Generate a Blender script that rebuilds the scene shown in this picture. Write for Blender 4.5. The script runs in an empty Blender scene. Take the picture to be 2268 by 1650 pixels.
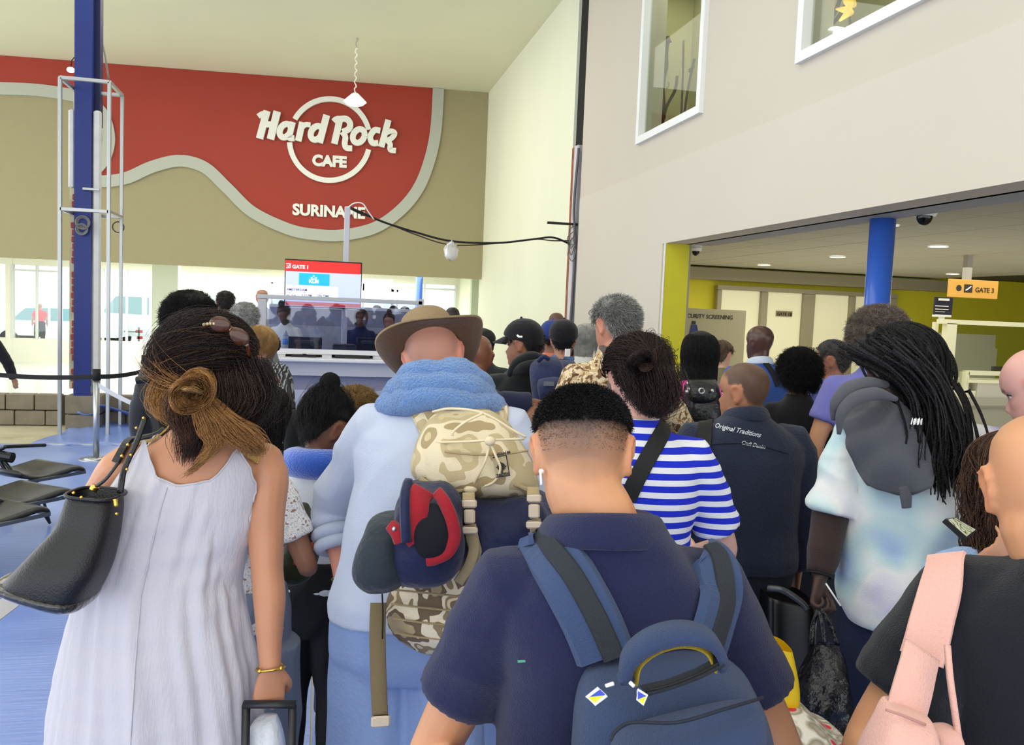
import bpy, math, random
import numpy as np
from mathutils import Vector, Matrix, noise
from mathutils.bvhtree import BVHTree
random.seed(7); rng = np.random.default_rng(7)
SC = bpy.context.scene; COL = SC.collection
# ---------------------------------------------------------------- camera
FOC, CX, CY, CH = 1850.0, 1134.0, 825.0, 1.78
def _axes(yaw, pitch, roll):
    y, p, r = map(math.radians, (yaw, pitch, roll))
    f = Vector((math.sin(y)*math.cos(p), math.cos(y)*math.cos(p), -math.sin(p)))
    rt = f.cross(Vector((0, 0, 1))).normalized(); up = rt.cross(f)
    return f, rt*math.cos(r)+up*math.sin(r), up*math.cos(r)-rt*math.sin(r)
CF, CR, CU = _axes(13, 4.2, 2.35)
cd = bpy.data.cameras.new('camera'); cam = bpy.data.objects.new('camera', cd); COL.objects.link(cam)
cd.sensor_width = 36; cd.lens = 36*FOC/2268; cd.clip_end = 200; cd.clip_start = .05
cam.matrix_world = Matrix(((CR.x, CU.x, -CF.x, 0), (CR.y, CU.y, -CF.y, 0), (CR.z, CU.z, -CF.z, CH), (0, 0, 0, 1)))
SC.camera = cam
# ---------------------------------------------------------------- world, exposure, large lights
SC.view_settings.view_transform = 'Standard'; SC.view_settings.look = 'None'
SC.view_settings.exposure = -0.22; SC.view_settings.gamma = 1; SC.view_settings.use_curve_mapping = False
W = bpy.data.worlds.new('overcast_sky'); SC.world = W; W.use_nodes = True
W.node_tree.nodes['Background'].inputs[0].default_value = (.93, .97, 1, 1)
W.node_tree.nodes['Background'].inputs[1].default_value = 3.2
def area(name, loc, size, power, col=(1, 1, 1), rot=(0, 0, 0)):
    l = bpy.data.lights.new(name, 'AREA'); l.shape = 'RECTANGLE'; l.size, l.size_y = size; l.energy = power; l.color = col
    o = bpy.data.objects.new(name, l); COL.objects.link(o); o.location = loc; o.rotation_euler = rot
    return o
area('hall_light', (-1.5, -0.5, 6.2), (6, 4), 135, (1, .96, .90))
area('hall_light', (-1.2, 5.2, 6.2), (5, 5), 160, (1, .96, .90))
area('hall_light', (-1.5, 13.0, 6.2), (6, 5), 210, (1, .97, .88))
area('hall_uplight', (-8.5, 8.0, 3.6), (2, 10), 95, (1, .97, .88), (math.radians(180), math.radians(-28), 0))  # unseen fill facing up, added to brighten the hall ceiling
area('annex_light', (-1.5, 21.2, 2.55), (8, 3), 420, (1, 1, .96))  # unseen fill, added to boost the daylight in the annex
area('window_daylight', (-9.5, 6, 3.2), (9, 4), 170, (.86, .93, 1), (0, math.radians(-90), 0))
area('alcove_light', (6.8, 9.3, 2.5), (4, 5), 130, (1, .95, .82))
area('alcove_light', (7.5, 9.0, .9), (5, 6), 60, (1, .95, .84), (math.radians(180), 0, 0))  # unseen low fill facing up, added to brighten the alcove ceiling
# ---------------------------------------------------------------- pixel -> point helpers
def ray(px, py): return CF+CR*((px-CX)/FOC)-CU*((py-CY)/FOC)
def at(px, py, d): return ray(px, py)*d+Vector((0, 0, CH))
def atz(px, py, z):
    r = ray(px, py); return r*((z-CH)/r.z)+Vector((0, 0, CH))
def hit(px, py, p0, n):
    r = ray(px, py); o = Vector((0, 0, CH)); return o+r*((Vector(p0)-o).dot(n)/r.dot(n))
XR = 3.35
def onR(px, py): return hit(px, py, (XR, 0, 0), Vector((1, 0, 0)))
# ---------------------------------------------------------------- materials
def lin(c):
    return tuple((v/12.92 if v <= .04045 else ((v+.055)/1.055)**2.4) for v in [x/255 for x in c[:3]])+(1,)
MATS = {}
def mat(name, col=(128, 128, 128), rough=.6, metal=0, bump=0, bscale=80, var=0, vscale=6, emit=0, trans=0, alpha=1, spec=.5, attr=False, sheen=0, coat=0, sss=0, stretch=None, ior=1.45):
    if name in MATS: return MATS[name]
    m = bpy.data.materials.new(name); m.use_nodes = True; nt = m.node_tree; b = nt.nodes['Principled BSDF']; N = nt.nodes.new; L = nt.links.new
    c = lin(col); b.inputs['Base Color'].default_value = c; b.inputs['Roughness'].default_value = rough; b.inputs['Metallic'].default_value = metal
    b.inputs['Specular IOR Level'].default_value = spec; b.inputs['Transmission Weight'].default_value = trans; b.inputs['Alpha'].default_value = alpha; b.inputs['IOR'].default_value = ior
    b.inputs['Sheen Weight'].default_value = sheen; b.inputs['Coat Weight'].default_value = coat
    if sss: b.inputs['Subsurface Weight'].default_value = sss; b.inputs['Subsurface Radius'].default_value = (.6, .25, .12); b.inputs['Subsurface Scale'].default_value = .02
    if emit: b.inputs['Emission Color'].default_value = c; b.inputs['Emission Strength'].default_value = emit
    tc = N('ShaderNodeTexCoord'); vec = tc.outputs['Object']
    if stretch:
        mp = N('ShaderNodeMapping'); mp.inputs['Scale'].default_value = stretch; L(vec, mp.inputs[0]); vec = mp.outputs[0]
    src = None
    if attr:
        a = N('ShaderNodeAttribute'); a.attribute_name = 'Col'; src = a.outputs['Color']; L(src, b.inputs['Base Color'])
    if var:
        n = N('ShaderNodeTexNoise'); n.inputs['Scale'].default_value = vscale; n.inputs['Detail'].default_value = 5; L(vec, n.inputs[0])
        r = N('ShaderNodeMapRange'); r.inputs[1].default_value = .3; r.inputs[2].default_value = .7; r.inputs[3].default_value = 1-var; r.inputs[4].default_value = 1+var*.6; L(n.outputs[0], r.inputs[0])
        mx = N('ShaderNodeMix'); mx.data_type = 'RGBA'; mx.blend_type = 'MULTIPLY'; mx.inputs[0].default_value = 1
        if src: L(src, mx.inputs[6])
        else: mx.inputs[6].default_value = c
        L(r.outputs[0], mx.inputs[7]); L(mx.outputs[2], b.inputs['Base Color'])
    if bump:
        n = N('ShaderNodeTexNoise'); n.inputs['Scale'].default_value = bscale; n.inputs['Detail'].default_value = 4; L(vec, n.inputs[0])
        bp = N('ShaderNodeBump'); bp.inputs['Strength'].default_value = bump; bp.inputs['Distance'].default_value = .01; L(n.outputs[0], bp.inputs['Height']); L(bp.outputs[0], b.inputs['Normal'])
    MATS[name] = m; return m
def node_mat(name, build, **kw):
    """material whose base colour comes from build(nt, N, L, objvec) -> colour socket"""
    if name in MATS: return MATS[name]
    m = mat(name, **kw); nt = m.node_tree; b = nt.nodes['Principled BSDF']; tc = nt.nodes.new('ShaderNodeTexCoord')
    s = build(nt, nt.nodes.new, nt.links.new, tc.outputs['Object']); nt.links.new(s, b.inputs['Base Color']); return m
def ramp(nt, fac, stops, interp='LINEAR'):
    r = nt.nodes.new('ShaderNodeValToRGB'); r.color_ramp.interpolation = interp
    while len(r.color_ramp.elements) < len(stops): r.color_ramp.elements.new(.5)
    for e, (p, c) in zip(r.color_ramp.elements, stops): e.position = p; e.color = lin(c)
    nt.links.new(fac, r.inputs[0]); return r.outputs[0]
# ---------------------------------------------------------------- mesh helpers
class MB:
    def __init__(s): s.v = []; s.f = []; s.m = []
    def add(s, V, F, mi=0):
        n = len(s.v); s.v += [tuple(map(float, p)) for p in V]; s.f += [tuple(i+n for i in f) for f in F]; s.m += [mi]*len(F); return s
    def box(s, c, d, rz=0, mi=0, rot=None, bev=0):
        hx, hy, hz = d[0]/2, d[1]/2, d[2]/2; R = rot if rot is not None else Matrix.Rotation(rz, 3, 'Z'); c = Vector(c)
        if bev:
            b = min(bev, hx*.9, hy*.9, hz*.9); P = []
            for sz in (-1, 1):
                for (ix, iy, iz) in ((b, b, 0), (0, 0, b)):
                    if (sz < 0): ring = [(hx-ix, hy-iy, -hz+iz)] if False else None
            # chamfered box: three rings per end
            lev = [(-hz, b), (-hz+b, 0), (hz-b, 0), (hz, b)]; V = []; F = []
            for z, i in lev:
                x, y = hx-i, hy-i; k = b
                V += [(x-k, -y, z), (x, -y+k, z), (x, y-k, z), (x-k, y, z), (-x+k, y, z), (-x, y-k, z), (-x, -y+k, z), (-x+k, -y, z)]
            for r in range(3):
                for i in range(8): F.append((r*8+i, r*8+(i+1) % 8, r*8+8+(i+1) % 8, r*8+8+i))
            F.append(tuple(range(7, -1, -1))); F.append(tuple(range(24, 32)))
            return s.add([c+R@Vector(p) for p in V], F, mi)
        V = [c+R@Vector((x, y, z)) for z in (-hz, hz) for x, y in ((-hx, -hy), (hx, -hy), (hx, hy), (-hx, hy))]
        return s.add(V, [(3, 2, 1, 0), (4, 5, 6, 7), (0, 1, 5, 4), (1, 2, 6, 5), (2, 3, 7, 6), (3, 0, 4, 7)], mi)
    def tube(s, pts, r, n=8, mi=0, cap=True, flat=1, up=None, closed=False):
        V, F = tube_vf(pts, r, n, cap, flat, up, closed); return s.add(V, F, mi)
    def loft(s, rings, mi=0, cap=True):
        n = len(rings[0]); V = [p for r in rings for p in r]; F = []
        for k in range(len(rings)-1):
            for i in range(n): F.append((k*n+i, k*n+(i+1) % n, (k+1)*n+(i+1) % n, (k+1)*n+i))
        if cap: F.append(tuple(range(n-1, -1, -1))); F.append(tuple(range((len(rings)-1)*n, len(rings)*n)))
        return s.add(V, F, mi)
    def ball(s, c, r, n=12, mi=0, rot=None):
        if not hasattr(r, '__len__'): r = (r, r, r)
        c = Vector(c); V = []; m = n//2
        for i in range(1, m):
            t = math.pi*i/m
            for j in range(n):
                p = 2*math.pi*j/n; q = Vector((r[0]*math.sin(t)*math.cos(p), r[1]*math.sin(t)*math.sin(p), -r[2]*math.cos(t)))
                V.append(c+(rot@q if rot else q))
        F = [((i-1)*n+j, (i-1)*n+(j+1) % n, i*n+(j+1) % n, i*n+j) for i in range(1, m-1) for j in range(n)]
        a = len(V); q = Vector((0, 0, -r[2])); V.append(c+(rot@q if rot else q)); q = Vector((0, 0, r[2])); V.append(c+(rot@q if rot else q))
        F += [(a, (j+1) % n, j) for j in range(n)]+[(a+1, (m-2)*n+j, (m-2)*n+(j+1) % n) for j in range(n)]
        return s.add(V, F, mi)
    def cyl(s, c, r, h, n=20, mi=0, r2=None):
        c = Vector(c); r2 = r if r2 is None else r2
        return s.loft([[c+Vector((q*math.cos(2*math.pi*i/n), q*math.sin(2*math.pi*i/n), z)) for i in range(n)] for q, z in ((r, 0), (r2, h))], mi)
    def build(s, name, mats, parent=None, smooth=False, flatang=None):
        me = bpy.data.meshes.new(name); me.from_pydata(s.v, [], s.f)
        for m in (mats if isinstance(mats, (list, tuple)) else [mats]): me.materials.append(m)
        if any(s.m): me.polygons.foreach_set('material_index', s.m)
        me.update(); return link(name, me, parent, smooth)
def link(name, me, parent=None, smooth=False):
    if smooth: me.polygons.foreach_set('use_smooth', [True]*len(me.polygons))
    o = bpy.data.objects.new(name, me); COL.objects.link(o)
    if parent is not None: o.parent = parent
    return o
def frames(pts, up=None):
    P = [Vector(p) for p in pts]; T = []
    for i in range(len(P)):
        a = P[max(i-1, 0)]; b = P[min(i+1, len(P)-1)]; T.append((b-a).normalized())
    u = Vector(up) if up is not None else (Vector((0, 0, 1)) if abs(T[0].z) < .9 else Vector((0, 1, 0)))
    out = []
    for t in T:
        if up is not None: u = Vector(up)
        x = t.cross(u)
        if x.length < 1e-5: x = t.orthogonal()
        x.normalize(); y = x.cross(t).normalized(); u = y; out.append((x, y))
    return P, out
def tube_vf(pts, r, n=8, cap=True, flat=1, up=None, closed=False):
    P, FR = frames(pts, up); V = []
    for k, (p, (x, y)) in enumerate(zip(P, FR)):
        rr = r[k] if hasattr(r, '__len__') else r
        rx, ry = rr if hasattr(rr, '__len__') else (rr, rr*flat)
        for i in range(n):
            a = 2*math.pi*i/n; V.append(p+x*(rx*math.cos(a))+y*(ry*math.sin(a)))
    F = [(k*n+i, (k+1)*n+i, (k+1)*n+(i+1) % n, k*n+(i+1) % n) for k in range(len(P)-1) for i in range(n)]
    if closed: k = len(P)-1; F += [(k*n+i, i, (i+1) % n, k*n+(i+1) % n) for i in range(n)]
    elif cap: F.append(tuple(range(n))); F.append(tuple(range(len(V)-1, len(V)-n-1, -1)))
    return V, F
def spline(pts, n=8):
    """Catmull-Rom through tuples of any dimension"""
    P = [np.array(p, float) for p in pts]; P = [2*P[0]-P[1]]+P+[2*P[-1]-P[-2]]; out = []
    for i in range(1, len(P)-2):
        for k in range(n):
            t = k/n; a, b, c, d = P[i-1:i+3]
            out.append(.5*((2*b)+(-a+c)*t+(2*a-5*b+4*c-d)*t*t+(-a+3*b-3*c+d)*t**3))
    out.append(P[-2]); return out
def tag(o, label=None, cat=None, group=None, kind=None):
    if label: o['label'] = label
    if cat: o['category'] = cat
    if group: o['group'] = group
    if kind: o['kind'] = kind
    return o
def empty(name, loc=(0, 0, 0), rz=0, label=None, cat=None, group=None, scale=1):
    o = bpy.data.objects.new(name, None); COL.objects.link(o); o.location = loc; o.rotation_euler = (0, 0, rz); o.scale = (scale,)*3; o.empty_display_size = .1
    return tag(o, label, cat, group)
def struct(o): o['kind'] = 'structure'; return o
def text(name, s, P0, ux, uy, size, m, parent=None, depth=.002, bold=0, align='LEFT', shear=0, squeeze=1):
    """raised lettering; P0 = baseline start, ux = along the words, uy = up"""
    c = bpy.data.curves.new(name, 'FONT'); c.body = s; c.size = size; c.extrude = depth; c.offset = bold; c.align_x = align; c.shear = shear; c.resolution_u = 3
    c.materials.append(m); tmp = bpy.data.objects.new('tmp', c); COL.objects.link(tmp); dg = bpy.context.evaluated_depsgraph_get()
    me = bpy.data.meshes.new_from_object(tmp.evaluated_get(dg)); bpy.data.objects.remove(tmp); bpy.data.curves.remove(c); me.name = name
    ux = Vector(ux).normalized(); uy = Vector(uy).normalized(); n = ux.cross(uy)
    M = Matrix(((ux.x*squeeze, uy.x, n.x, P0[0]), (ux.y*squeeze, uy.y, n.y, P0[1]), (ux.z*squeeze, uy.z, n.z, P0[2]), (0, 0, 0, 1))); me.transform(M)
    return link(name, me, parent)
def plate(name, pts, n, th, m, parent=None, off=0):
    """flat polygon pushed out by th along n"""
    n = Vector(n).normalized(); k = len(pts); A = [Vector(p)+n*off for p in pts]; B = [p+n*(th) for p in A]
    mb = MB(); F = [tuple(range(k-1, -1, -1)), tuple(range(k, 2*k))]+[(i, (i+1) % k, k+(i+1) % k, k+i) for i in range(k)]
    mb.add(A+B, F); o = mb.build(name, m, parent); return o
# ================================================================ SETTING
CEIL = 6.37
m_ceil = mat('ceiling_cream', (226, 224, 196), .8, bump=.05, bscale=20, var=.03, vscale=.6)
m_side = mat('side_wall_cream', (232, 232, 208), .75, bump=.06, bscale=12, var=.03, vscale=.8, stretch=(1, 1.5, .4))
m_rwall = mat('right_wall_plaster', (204, 195, 180), .8, bump=.04, bscale=30, var=.03, vscale=.7)
m_rlow = mat('right_wall_board', (208, 199, 185), .75, bump=.04, bscale=30, var=.025, vscale=.7)
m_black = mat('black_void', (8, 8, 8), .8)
m_rust = mat('rusty_steel', (150, 88, 62), .8, var=.35, vscale=9)
m_white = mat('white_paint', (235, 235, 232), .5)
m_yellow = mat('yellow_paint', (205, 196, 40), .6, var=.03)
m_lino = mat('taupe_trim', (150, 143, 118), .6)
def _floor(nt, N, L, v):
    n = N('ShaderNodeTexNoise'); n.inputs['Scale'].default_value = .9; n.inputs['Detail'].default_value = 6; L(v, n.inputs[0])
    return ramp(nt, n.outputs[0], [(.3, (104, 128, 196)), (.5, (124, 148, 212)), (.7, (146, 168, 224))])
m_blue = node_mat('blue_floor_cover', _floor, rough=.28, bump=.3, bscale=14, stretch=(.25, 3, 1), spec=.6)
def _tile(nt, N, L, v):
    n = N('ShaderNodeTexNoise'); n.inputs['Scale'].default_value = 3; n.inputs['Detail'].default_value = 6; L(v, n.inputs[0])
    return ramp(nt, n.outputs[0], [(.3, (178, 168, 140)), (.7, (206, 198, 172))])
m_floor = node_mat('beige_stone_floor', _tile, rough=.4)
m_annexfloor = mat('wet_pale_floor', (214, 218, 210), .22, bump=.5, bscale=5, stretch=(1, 3, 1), var=.06)
# floors
o = struct(MB().box((-3.5, 3.35, -.05), (17.5, 17.9, .1)).build('floor', m_floor))
o = struct(MB().box((-3.5, 18.6, -.045), (17.5, 12.4, .1)).build('floor_2', m_annexfloor))
EDGE = 10.62
# blue cover as long strips with narrow taped seams, laid over the floor
cv = empty('floor_cover', (0, 0, 0), 0, 'blue protective floor covering laid under the whole queue', 'floor covering'); cv['kind'] = 'structure'
for i in range(7):
    x0 = -9.0+i*1.8
    MB().box((x0+.9, 3.0, .003), (1.792, 15.2, .006)).build('covering_strip', m_blue, cv)
MB().box((-1.0, EDGE, .008), (5.6, .05, .012)).build('edge_strip', mat('edge_metal', (206, 206, 208), .35, .6), cv)
# loose blue sheet lifted against the blocks
def sheet(name, pix, m, label):
    V = [at(*p) for p in pix]; return V
sh = MB()
gp = [[atz(60, 985, .012), atz(150, 985, .012), atz(215, 985, .012), atz(320, 985, .012)],
      [atz(140, 955, .02), atz(190, 958, .03), atz(240, 955, .03), atz(330, 958, .02)],
      [atz(168, 938, .02)+Vector((0, -.1, .03)), atz(200, 935, .02)+Vector((0, -.12, .05)), atz(255, 932, .02)+Vector((0, -.12, .08)), atz(345, 945, .03)],
      [onp for onp in (hit(172, 912, (0, 11.72, 0), Vector((0, 1, 0))), hit(205, 918, (0, 11.72, 0), Vector((0, 1, 0))), hit(228, 897, (0, 11.72, 0), Vector((0, 1, 0))), hit(335, 930, (0, 12.05, 0), Vector((0, 1, 0))))]]
rows = []
for r in gp: rows.append(spline([tuple(p) for p in r], 5))
cols = [spline([rows[k][j] for k in range(4)], 5) for j in range(len(rows[0]))]
V = []; nr = len(cols[0])
for j, c in enumerate(cols):
    for k, p in enumerate(c): V.append((p[0], p[1], max(p[2], .011)+.01*math.sin(j*1.3+k)))
F = [(j*nr+k, (j+1)*nr+k, (j+1)*nr+k+1, j*nr+k+1) for j in range(len(cols)-1) for k in range(nr-1)]
o = MB().add(V, F).build('loose_sheet', m_blue, smooth=True); tag(o, 'crumpled loose end of blue sheeting pushed up against the block wall', 'plastic sheet')
sm = o.modifiers.new('s', 'SOLIDIFY'); sm.thickness = .004
# ceiling
struct(MB().box((-4.3, 7.5, CEIL+.1), (16.4, 27.4, .2)).build('ceiling', m_ceil))
# far sign wall
A0 = atz(0, 123, CEIL); A1 = atz(1083, 205, CEIL)
SX = Vector((A1.x-A0.x, A1.y-A0.y, 0)).normalized(); SN = Vector((SX.y, -SX.x, 0))   # faces the camera
ZB = hit(1067, 618, A1, SN).z
def onS(px, py): return hit(px, py, A1, SN)
L0 = A1-SX*15.5
m_taupe = mat('taupe_wall_paint', (158, 148, 112), .7, var=.02)
m_red = mat('red_mural_paint', (158, 50, 32), .6, var=.03, vscale=1)
m_silver = mat('silver_band', (176, 178, 164), .5, .1)
mb = MB(); c = (A1+L0)/2; mb.box((c.x-SN.x*.15, c.y-SN.y*.15, (ZB+CEIL)/2), (15.6, .3, CEIL-ZB), math.atan2(SX.y, SX.x))
wf = struct(mb.build('wall_far', m_taupe))
band1 = spline([(-900, 190), (-300, 190), (-60, 192), (0, 197), (60, 199), (120, 205), (180, 218), (225, 248), (243, 300), (236, 345), (215, 375), (192, 392)], 6)
band2 = spline([(170, 392), (200, 400), (240, 402), (285, 394), (340, 370), (400, 357), (455, 372), (505, 418), (560, 470), (640, 508), (700, 520), (760, 521), (830, 505), (885, 468), (925, 420), (950, 360), (965, 290), (971, 197)], 6)
def onS3(p): return onS(p[0], p[1])
redpts = [onS3(p) for p in band1]+[onS3(p) for p in band2]
redpts += [Vector((onS(971, 197).x, onS(971, 197).y, CEIL-.005)), Vector((redpts[0].x, redpts[0].y, CEIL-.005))]
import mathutils.geometry as mg
tri = mg.tessellate_polygon([[Vector(((p-A1).dot(SX), p.z, 0)) for p in redpts]])
mb = MB(); k = len(redpts)
mb.add([p+SN*.03 for p in redpts]+[p-SN*.0 for p in redpts], [tuple(t) for t in tri]+[(i, (i+1) % k, k+(i+1) % k, k+i) for i in range(k)])
mb.build('red_panel', m_red, wf)
def flatband(name, pts, w, m, parent, th=.05, off=.0):
    P = [onS3(p) for p in pts]; q = [((p-A1).dot(SX), p.z) for p in P]; V = []; n = len(q)
    for i in range(n):
        a = q[max(i-1, 0)]; b = q[min(i+1, n-1)]; dx, dz = b[0]-a[0], b[1]-a[1]; l = math.hypot(dx, dz); nx, nz = -dz/l, dx/l
        for s in (1, -1):
            x, z = q[i][0]+nx*w/2*s, min(q[i][1]+nz*w/2*s, CEIL-.004); b0 = A1+SX*x; V += [Vector((b0.x, b0.y, z))+SN*(off+th), Vector((b0.x, b0.y, z))+SN*off]
    F = []
    for i in range(n-1):
        a, b = i*4, i*4+4; F += [(a, b, b+2, a+2), (a+1, a, b, b+1)[::-1], (a+2, a+3, b+3, b+2)[::-1]]
    F += [(0, 2, 3, 1), ((n-1)*4, (n-1)*4+1, (n-1)*4+3, (n-1)*4+2)]
    return MB().add(V, F).build(name, m, parent)
flatband('silver_band', band1, .235, m_silver, wf, .06)
flatband('silver_band', band2, .235, m_silver, wf, .06)
# restaurant sign: ring and raised letters
m_sign = mat('sign_white', (232, 232, 222), .45)
sg = empty('cafe_sign', onS(733, 405), 0, 'white raised ring and lettering of the cafe sign on the red wall', 'sign')
bpy.context.view_layer.update()
def wparent(o, p): o.parent = p; bpy.context.view_layer.update(); o.matrix_parent_inverse = p.matrix_world.inverted(); return o
def zz(X, Y): return (560+X/6.67, 200+Y/6.67)
SCL = (onS(800, 300)-onS(700, 300)).length/100/6.67
def stroke(pts, w): return [zz(*p) for p in pts], w*SCL
def sband(name, items, off=.05, th=.07):
    mb = MB()
    for kk, (pts, w) in enumerate(items):
        pp, ww = stroke(spline(pts, 5) if len(pts) > 2 else pts, w)
        o = flatband('t', pp, ww, m_sign, None, th+.0006*kk, off); me = o.data
        mb.add([v.co for v in me.vertices], [tuple(p.vertices) for p in me.polygons]); bpy.data.objects.remove(o); bpy.data.meshes.remove(me)
    return wparent(mb.build(name, m_sign), sg)
def arc(cx, cy, rx, ry, a0, a1, n=14, tilt=0):
    out = []
    for i in range(n+1):
        a = math.radians(a0+(a1-a0)*i/n); x, y = rx*math.cos(a), ry*math.sin(a); out.append((cx+x-tilt*y, cy+y))
    return out
ringc = (1140, 741)
sband('ring', [(arc(*ringc, 590, 598, -158+8, -10-4, 40), 76)], .04, .06)
sband('ring', [(arc(*ringc, 590, 598, 176, 14, 40), 76)], .04, .06)
sband('letter', [([(222, 322), (112, 728)], 102), ([(372, 330), (272, 738)], 106), ([(200, 520), (340, 522)], 86), ([(92, 405), (150, 368), (225, 358)], 74)])
sband('letter', [(arc(490, 612, 80, 98, 0, 360, 22, .22), 88), ([(602, 486), (548, 690), (562, 722), (625, 722)], 84)])
sband('letter', [([(742, 488), (680, 764)], 92), ([(735, 560), (790, 525), (862, 528)], 72)])
sband('letter', [(arc(948, 645, 82, 100, 0, 360, 22, .22), 88), ([(1098, 384), (992, 790)], 100)])
sband('letter', [([(1300, 405), (1210, 804)], 96), ([(1195, 475), (1235, 440), (1310, 430)], 72), ([(1300, 440), (1390, 442), (1442, 510), (1420, 590), (1330, 632)], 90), ([(1325, 630), (1372, 700), (1362, 800), (1385, 862), (1472, 872)], 84)])
sband('letter', [(arc(1568, 690, 84, 100, 0, 360, 22, .2), 86)])
sband('letter', [(spline([(1885, 612), (1800, 606), (1738, 700), (1770, 790), (1856, 792)], 4), 86)])
sband('letter', [([(2004, 455), (1900, 850)], 92), ([(1962, 650), (2040, 618), (2098, 650), (2050, 722), (1965, 762)], 76), ([(1985, 750), (2030, 810), (2030, 890), (2116, 905)], 78)])
def stext(name, s, px, py, hpx, parent, bold=.02, depth=.03):
    p = onS(px, py)+SN*.055; h = (onS(px, py-hpx)-onS(px, py)).length
    o = text(name, s, p, SX, (0, 0, 1), h/.72, m_sign, None, depth, bold*h, 'CENTER'); return wparent(o, parent)
stext('lettering', 'CAFE', 730, 369, 23, sg, .08)
stext('lettering', 'SURINAME', 729, 480, 24, sg, .06)
# right wall with its openings
def holes_wall(name, y0, y1, z0, z1, holes, m, x=XR, th=.25):
    ys = sorted({y0, y1, *[h[0] for h in holes], *[h[1] for h in holes]}); zs = sorted({z0, z1, *[h[2] for h in holes], *[h[3] for h in holes]}); mb = MB()
    for a, b in zip(ys, ys[1:]):
        for c, d in zip(zs, zs[1:]):
            cy, cz = (a+b)/2, (c+d)/2
            if y0 <= cy <= y1 and z0 <= cz <= z1 and not any(h[0] < cy < h[1] and h[2] < cz < h[3] for h in holes): mb.box((x+th/2, cy, cz), (th, b-a, d-c))
    return struct(mb.build(name, m))
OPY, OPZ = 7.894, 2.52
win = [(7.2, 8.79, 3.65, 5.75), (3.7, 5.618, 3.65, 5.75)]
holes_wall('wall_right', -5.6, 10.88, 0, CEIL, [(-3, OPY, 0, OPZ)]+win, m_rwall)
struct(MB().box((XR-.006, 3.05, 2.92), (.012, 15.6, .8)).build('wall_right_2', m_rlow))
struct(MB().box((XR-.006, 9.4, 1.26), (.012, 2.9, 2.52)).build('wall_right_3', m_rlow))
holes_wall('wall_side', 11.33, A1.y+.3, 0, CEIL, [], m_side)
struct(MB().box((XR+.145, 11.105, CEIL/2), (.21, .444, CEIL)).build('wall_recess', m_black))  # nearly flush black fill, painted in as the dark depth of the gap
tr = MB(); tr.box((XR+.03, 11.24, 2.03), (.1, .1, 4.05)); struct(tr.build('trim_1', m_rust))
tr = MB(); tr.box((XR+.02, 11.09, 2.03), (.1, .14, 4.06), bev=.01); tr.box((XR-.0, 11.02, 2.05), (.02, .02, 4.0)); struct(tr.build('trim_2', mat('grey_plaster', (205, 200, 205), .7, var=.1)))
tr = MB().tube(spline([(XR-.03, 10.95, 4.0), (XR-.05, 10.98, 3.2), (XR-.02, 10.93, 2.6), (XR-.04, 10.97, 1.2)], 8), .018, 8); tag(tr.build('cable', mat('grey_cable', (95, 95, 98), .6)), 'grey cable running down the gap in the right wall', 'cable')
# yellow end and lining of the opening
struct(MB().box((XR+.125, OPY-.006, OPZ/2), (.25, .012, OPZ)).build('trim_3', m_yellow))
struct(MB().box((XR+.262, OPY+.02, OPZ/2), (.024, .06, OPZ)).build('trim_4', m_lino))
struct(MB().box((XR-.012, OPY-.012, OPZ/2), (.012, .012, OPZ)).build('trim_5', m_white))
# display windows in the right wall
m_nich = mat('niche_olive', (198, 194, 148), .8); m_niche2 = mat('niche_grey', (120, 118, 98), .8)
def glass(name, tint=(235, 240, 236), rough=.02, alpha=.12):
    if name in MATS: return MATS[name]
    m = bpy.data.materials.new(name); m.use_nodes = True; nt = m.node_tree; nt.nodes.remove(nt.nodes['Principled BSDF']); N = nt.nodes.new
    t = N('ShaderNodeBsdfTransparent'); g = N('ShaderNodeBsdfGlossy'); mx = N('ShaderNodeMixShader'); t.inputs[0].default_value = lin(tint); g.inputs['Roughness'].default_value = rough
    a = N('ShaderNodeMath'); a.operation = 'ADD'; a.inputs[1].default_value = .03+alpha*.2; a.inputs[0].default_value = .02
    nt.links.new(a.outputs[0], mx.inputs[0]); nt.links.new(t.outputs[0], mx.inputs[1]); nt.links.new(g.outputs[0], mx.inputs[2]); nt.links.new(mx.outputs[0], nt.nodes['Material Output'].inputs[0]); MATS[name] = m; return m
m_glass = glass('window_glass')
for i, (a, b, c, d) in enumerate(win):
    w = empty('window_%d' % (i+1), (XR, (a+b)/2, c)); w['kind'] = 'structure'; cy = (a+b)/2; Z = c
    def wb(name, boxes, m):
        mb = MB()
        for (x, y, z, dx, dy, dz) in boxes: mb.box((x-XR, y-cy, z-Z), (dx, dy, dz))
        return mb.build(name, m, w)
    t = .075
    wb('window_frame', [(XR+.0, a+t/2, (c+d)/2, .09, t, d-c), (XR+.0, b-t/2, (c+d)/2, .09, t, d-c), (XR+.0, (a+b)/2, c+t/2, .088, b-a-2*t, t), (XR, (a+b)/2, d-t/2, .088, b-a-2*t, t)], m_white)
    wb('glass_pane', [(XR+.03, (a+b)/2, (c+d)/2, .006, b-a-.1, d-c-.1)], m_glass)
    wb('niche_back', [(XR+.9, (a+b)/2+.3, (c+d)/2, .04, b-a+1.0, d-c+.2)], m_nich)
    wb('niche_side', [(XR+.58, b+.75, (c+d)/2, .65, .04, d-c+.2), (XR+.58, a-.02, (c+d)/2, .65, .04, d-c+.2)], m_nich)
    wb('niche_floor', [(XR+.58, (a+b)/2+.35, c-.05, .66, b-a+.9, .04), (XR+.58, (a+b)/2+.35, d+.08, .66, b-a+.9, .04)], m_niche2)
    wb('niche_joint', [(XR+.872, (a+b)/2+.05, (c+d)/2, .012, .012, d-c)], m_niche2)
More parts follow.
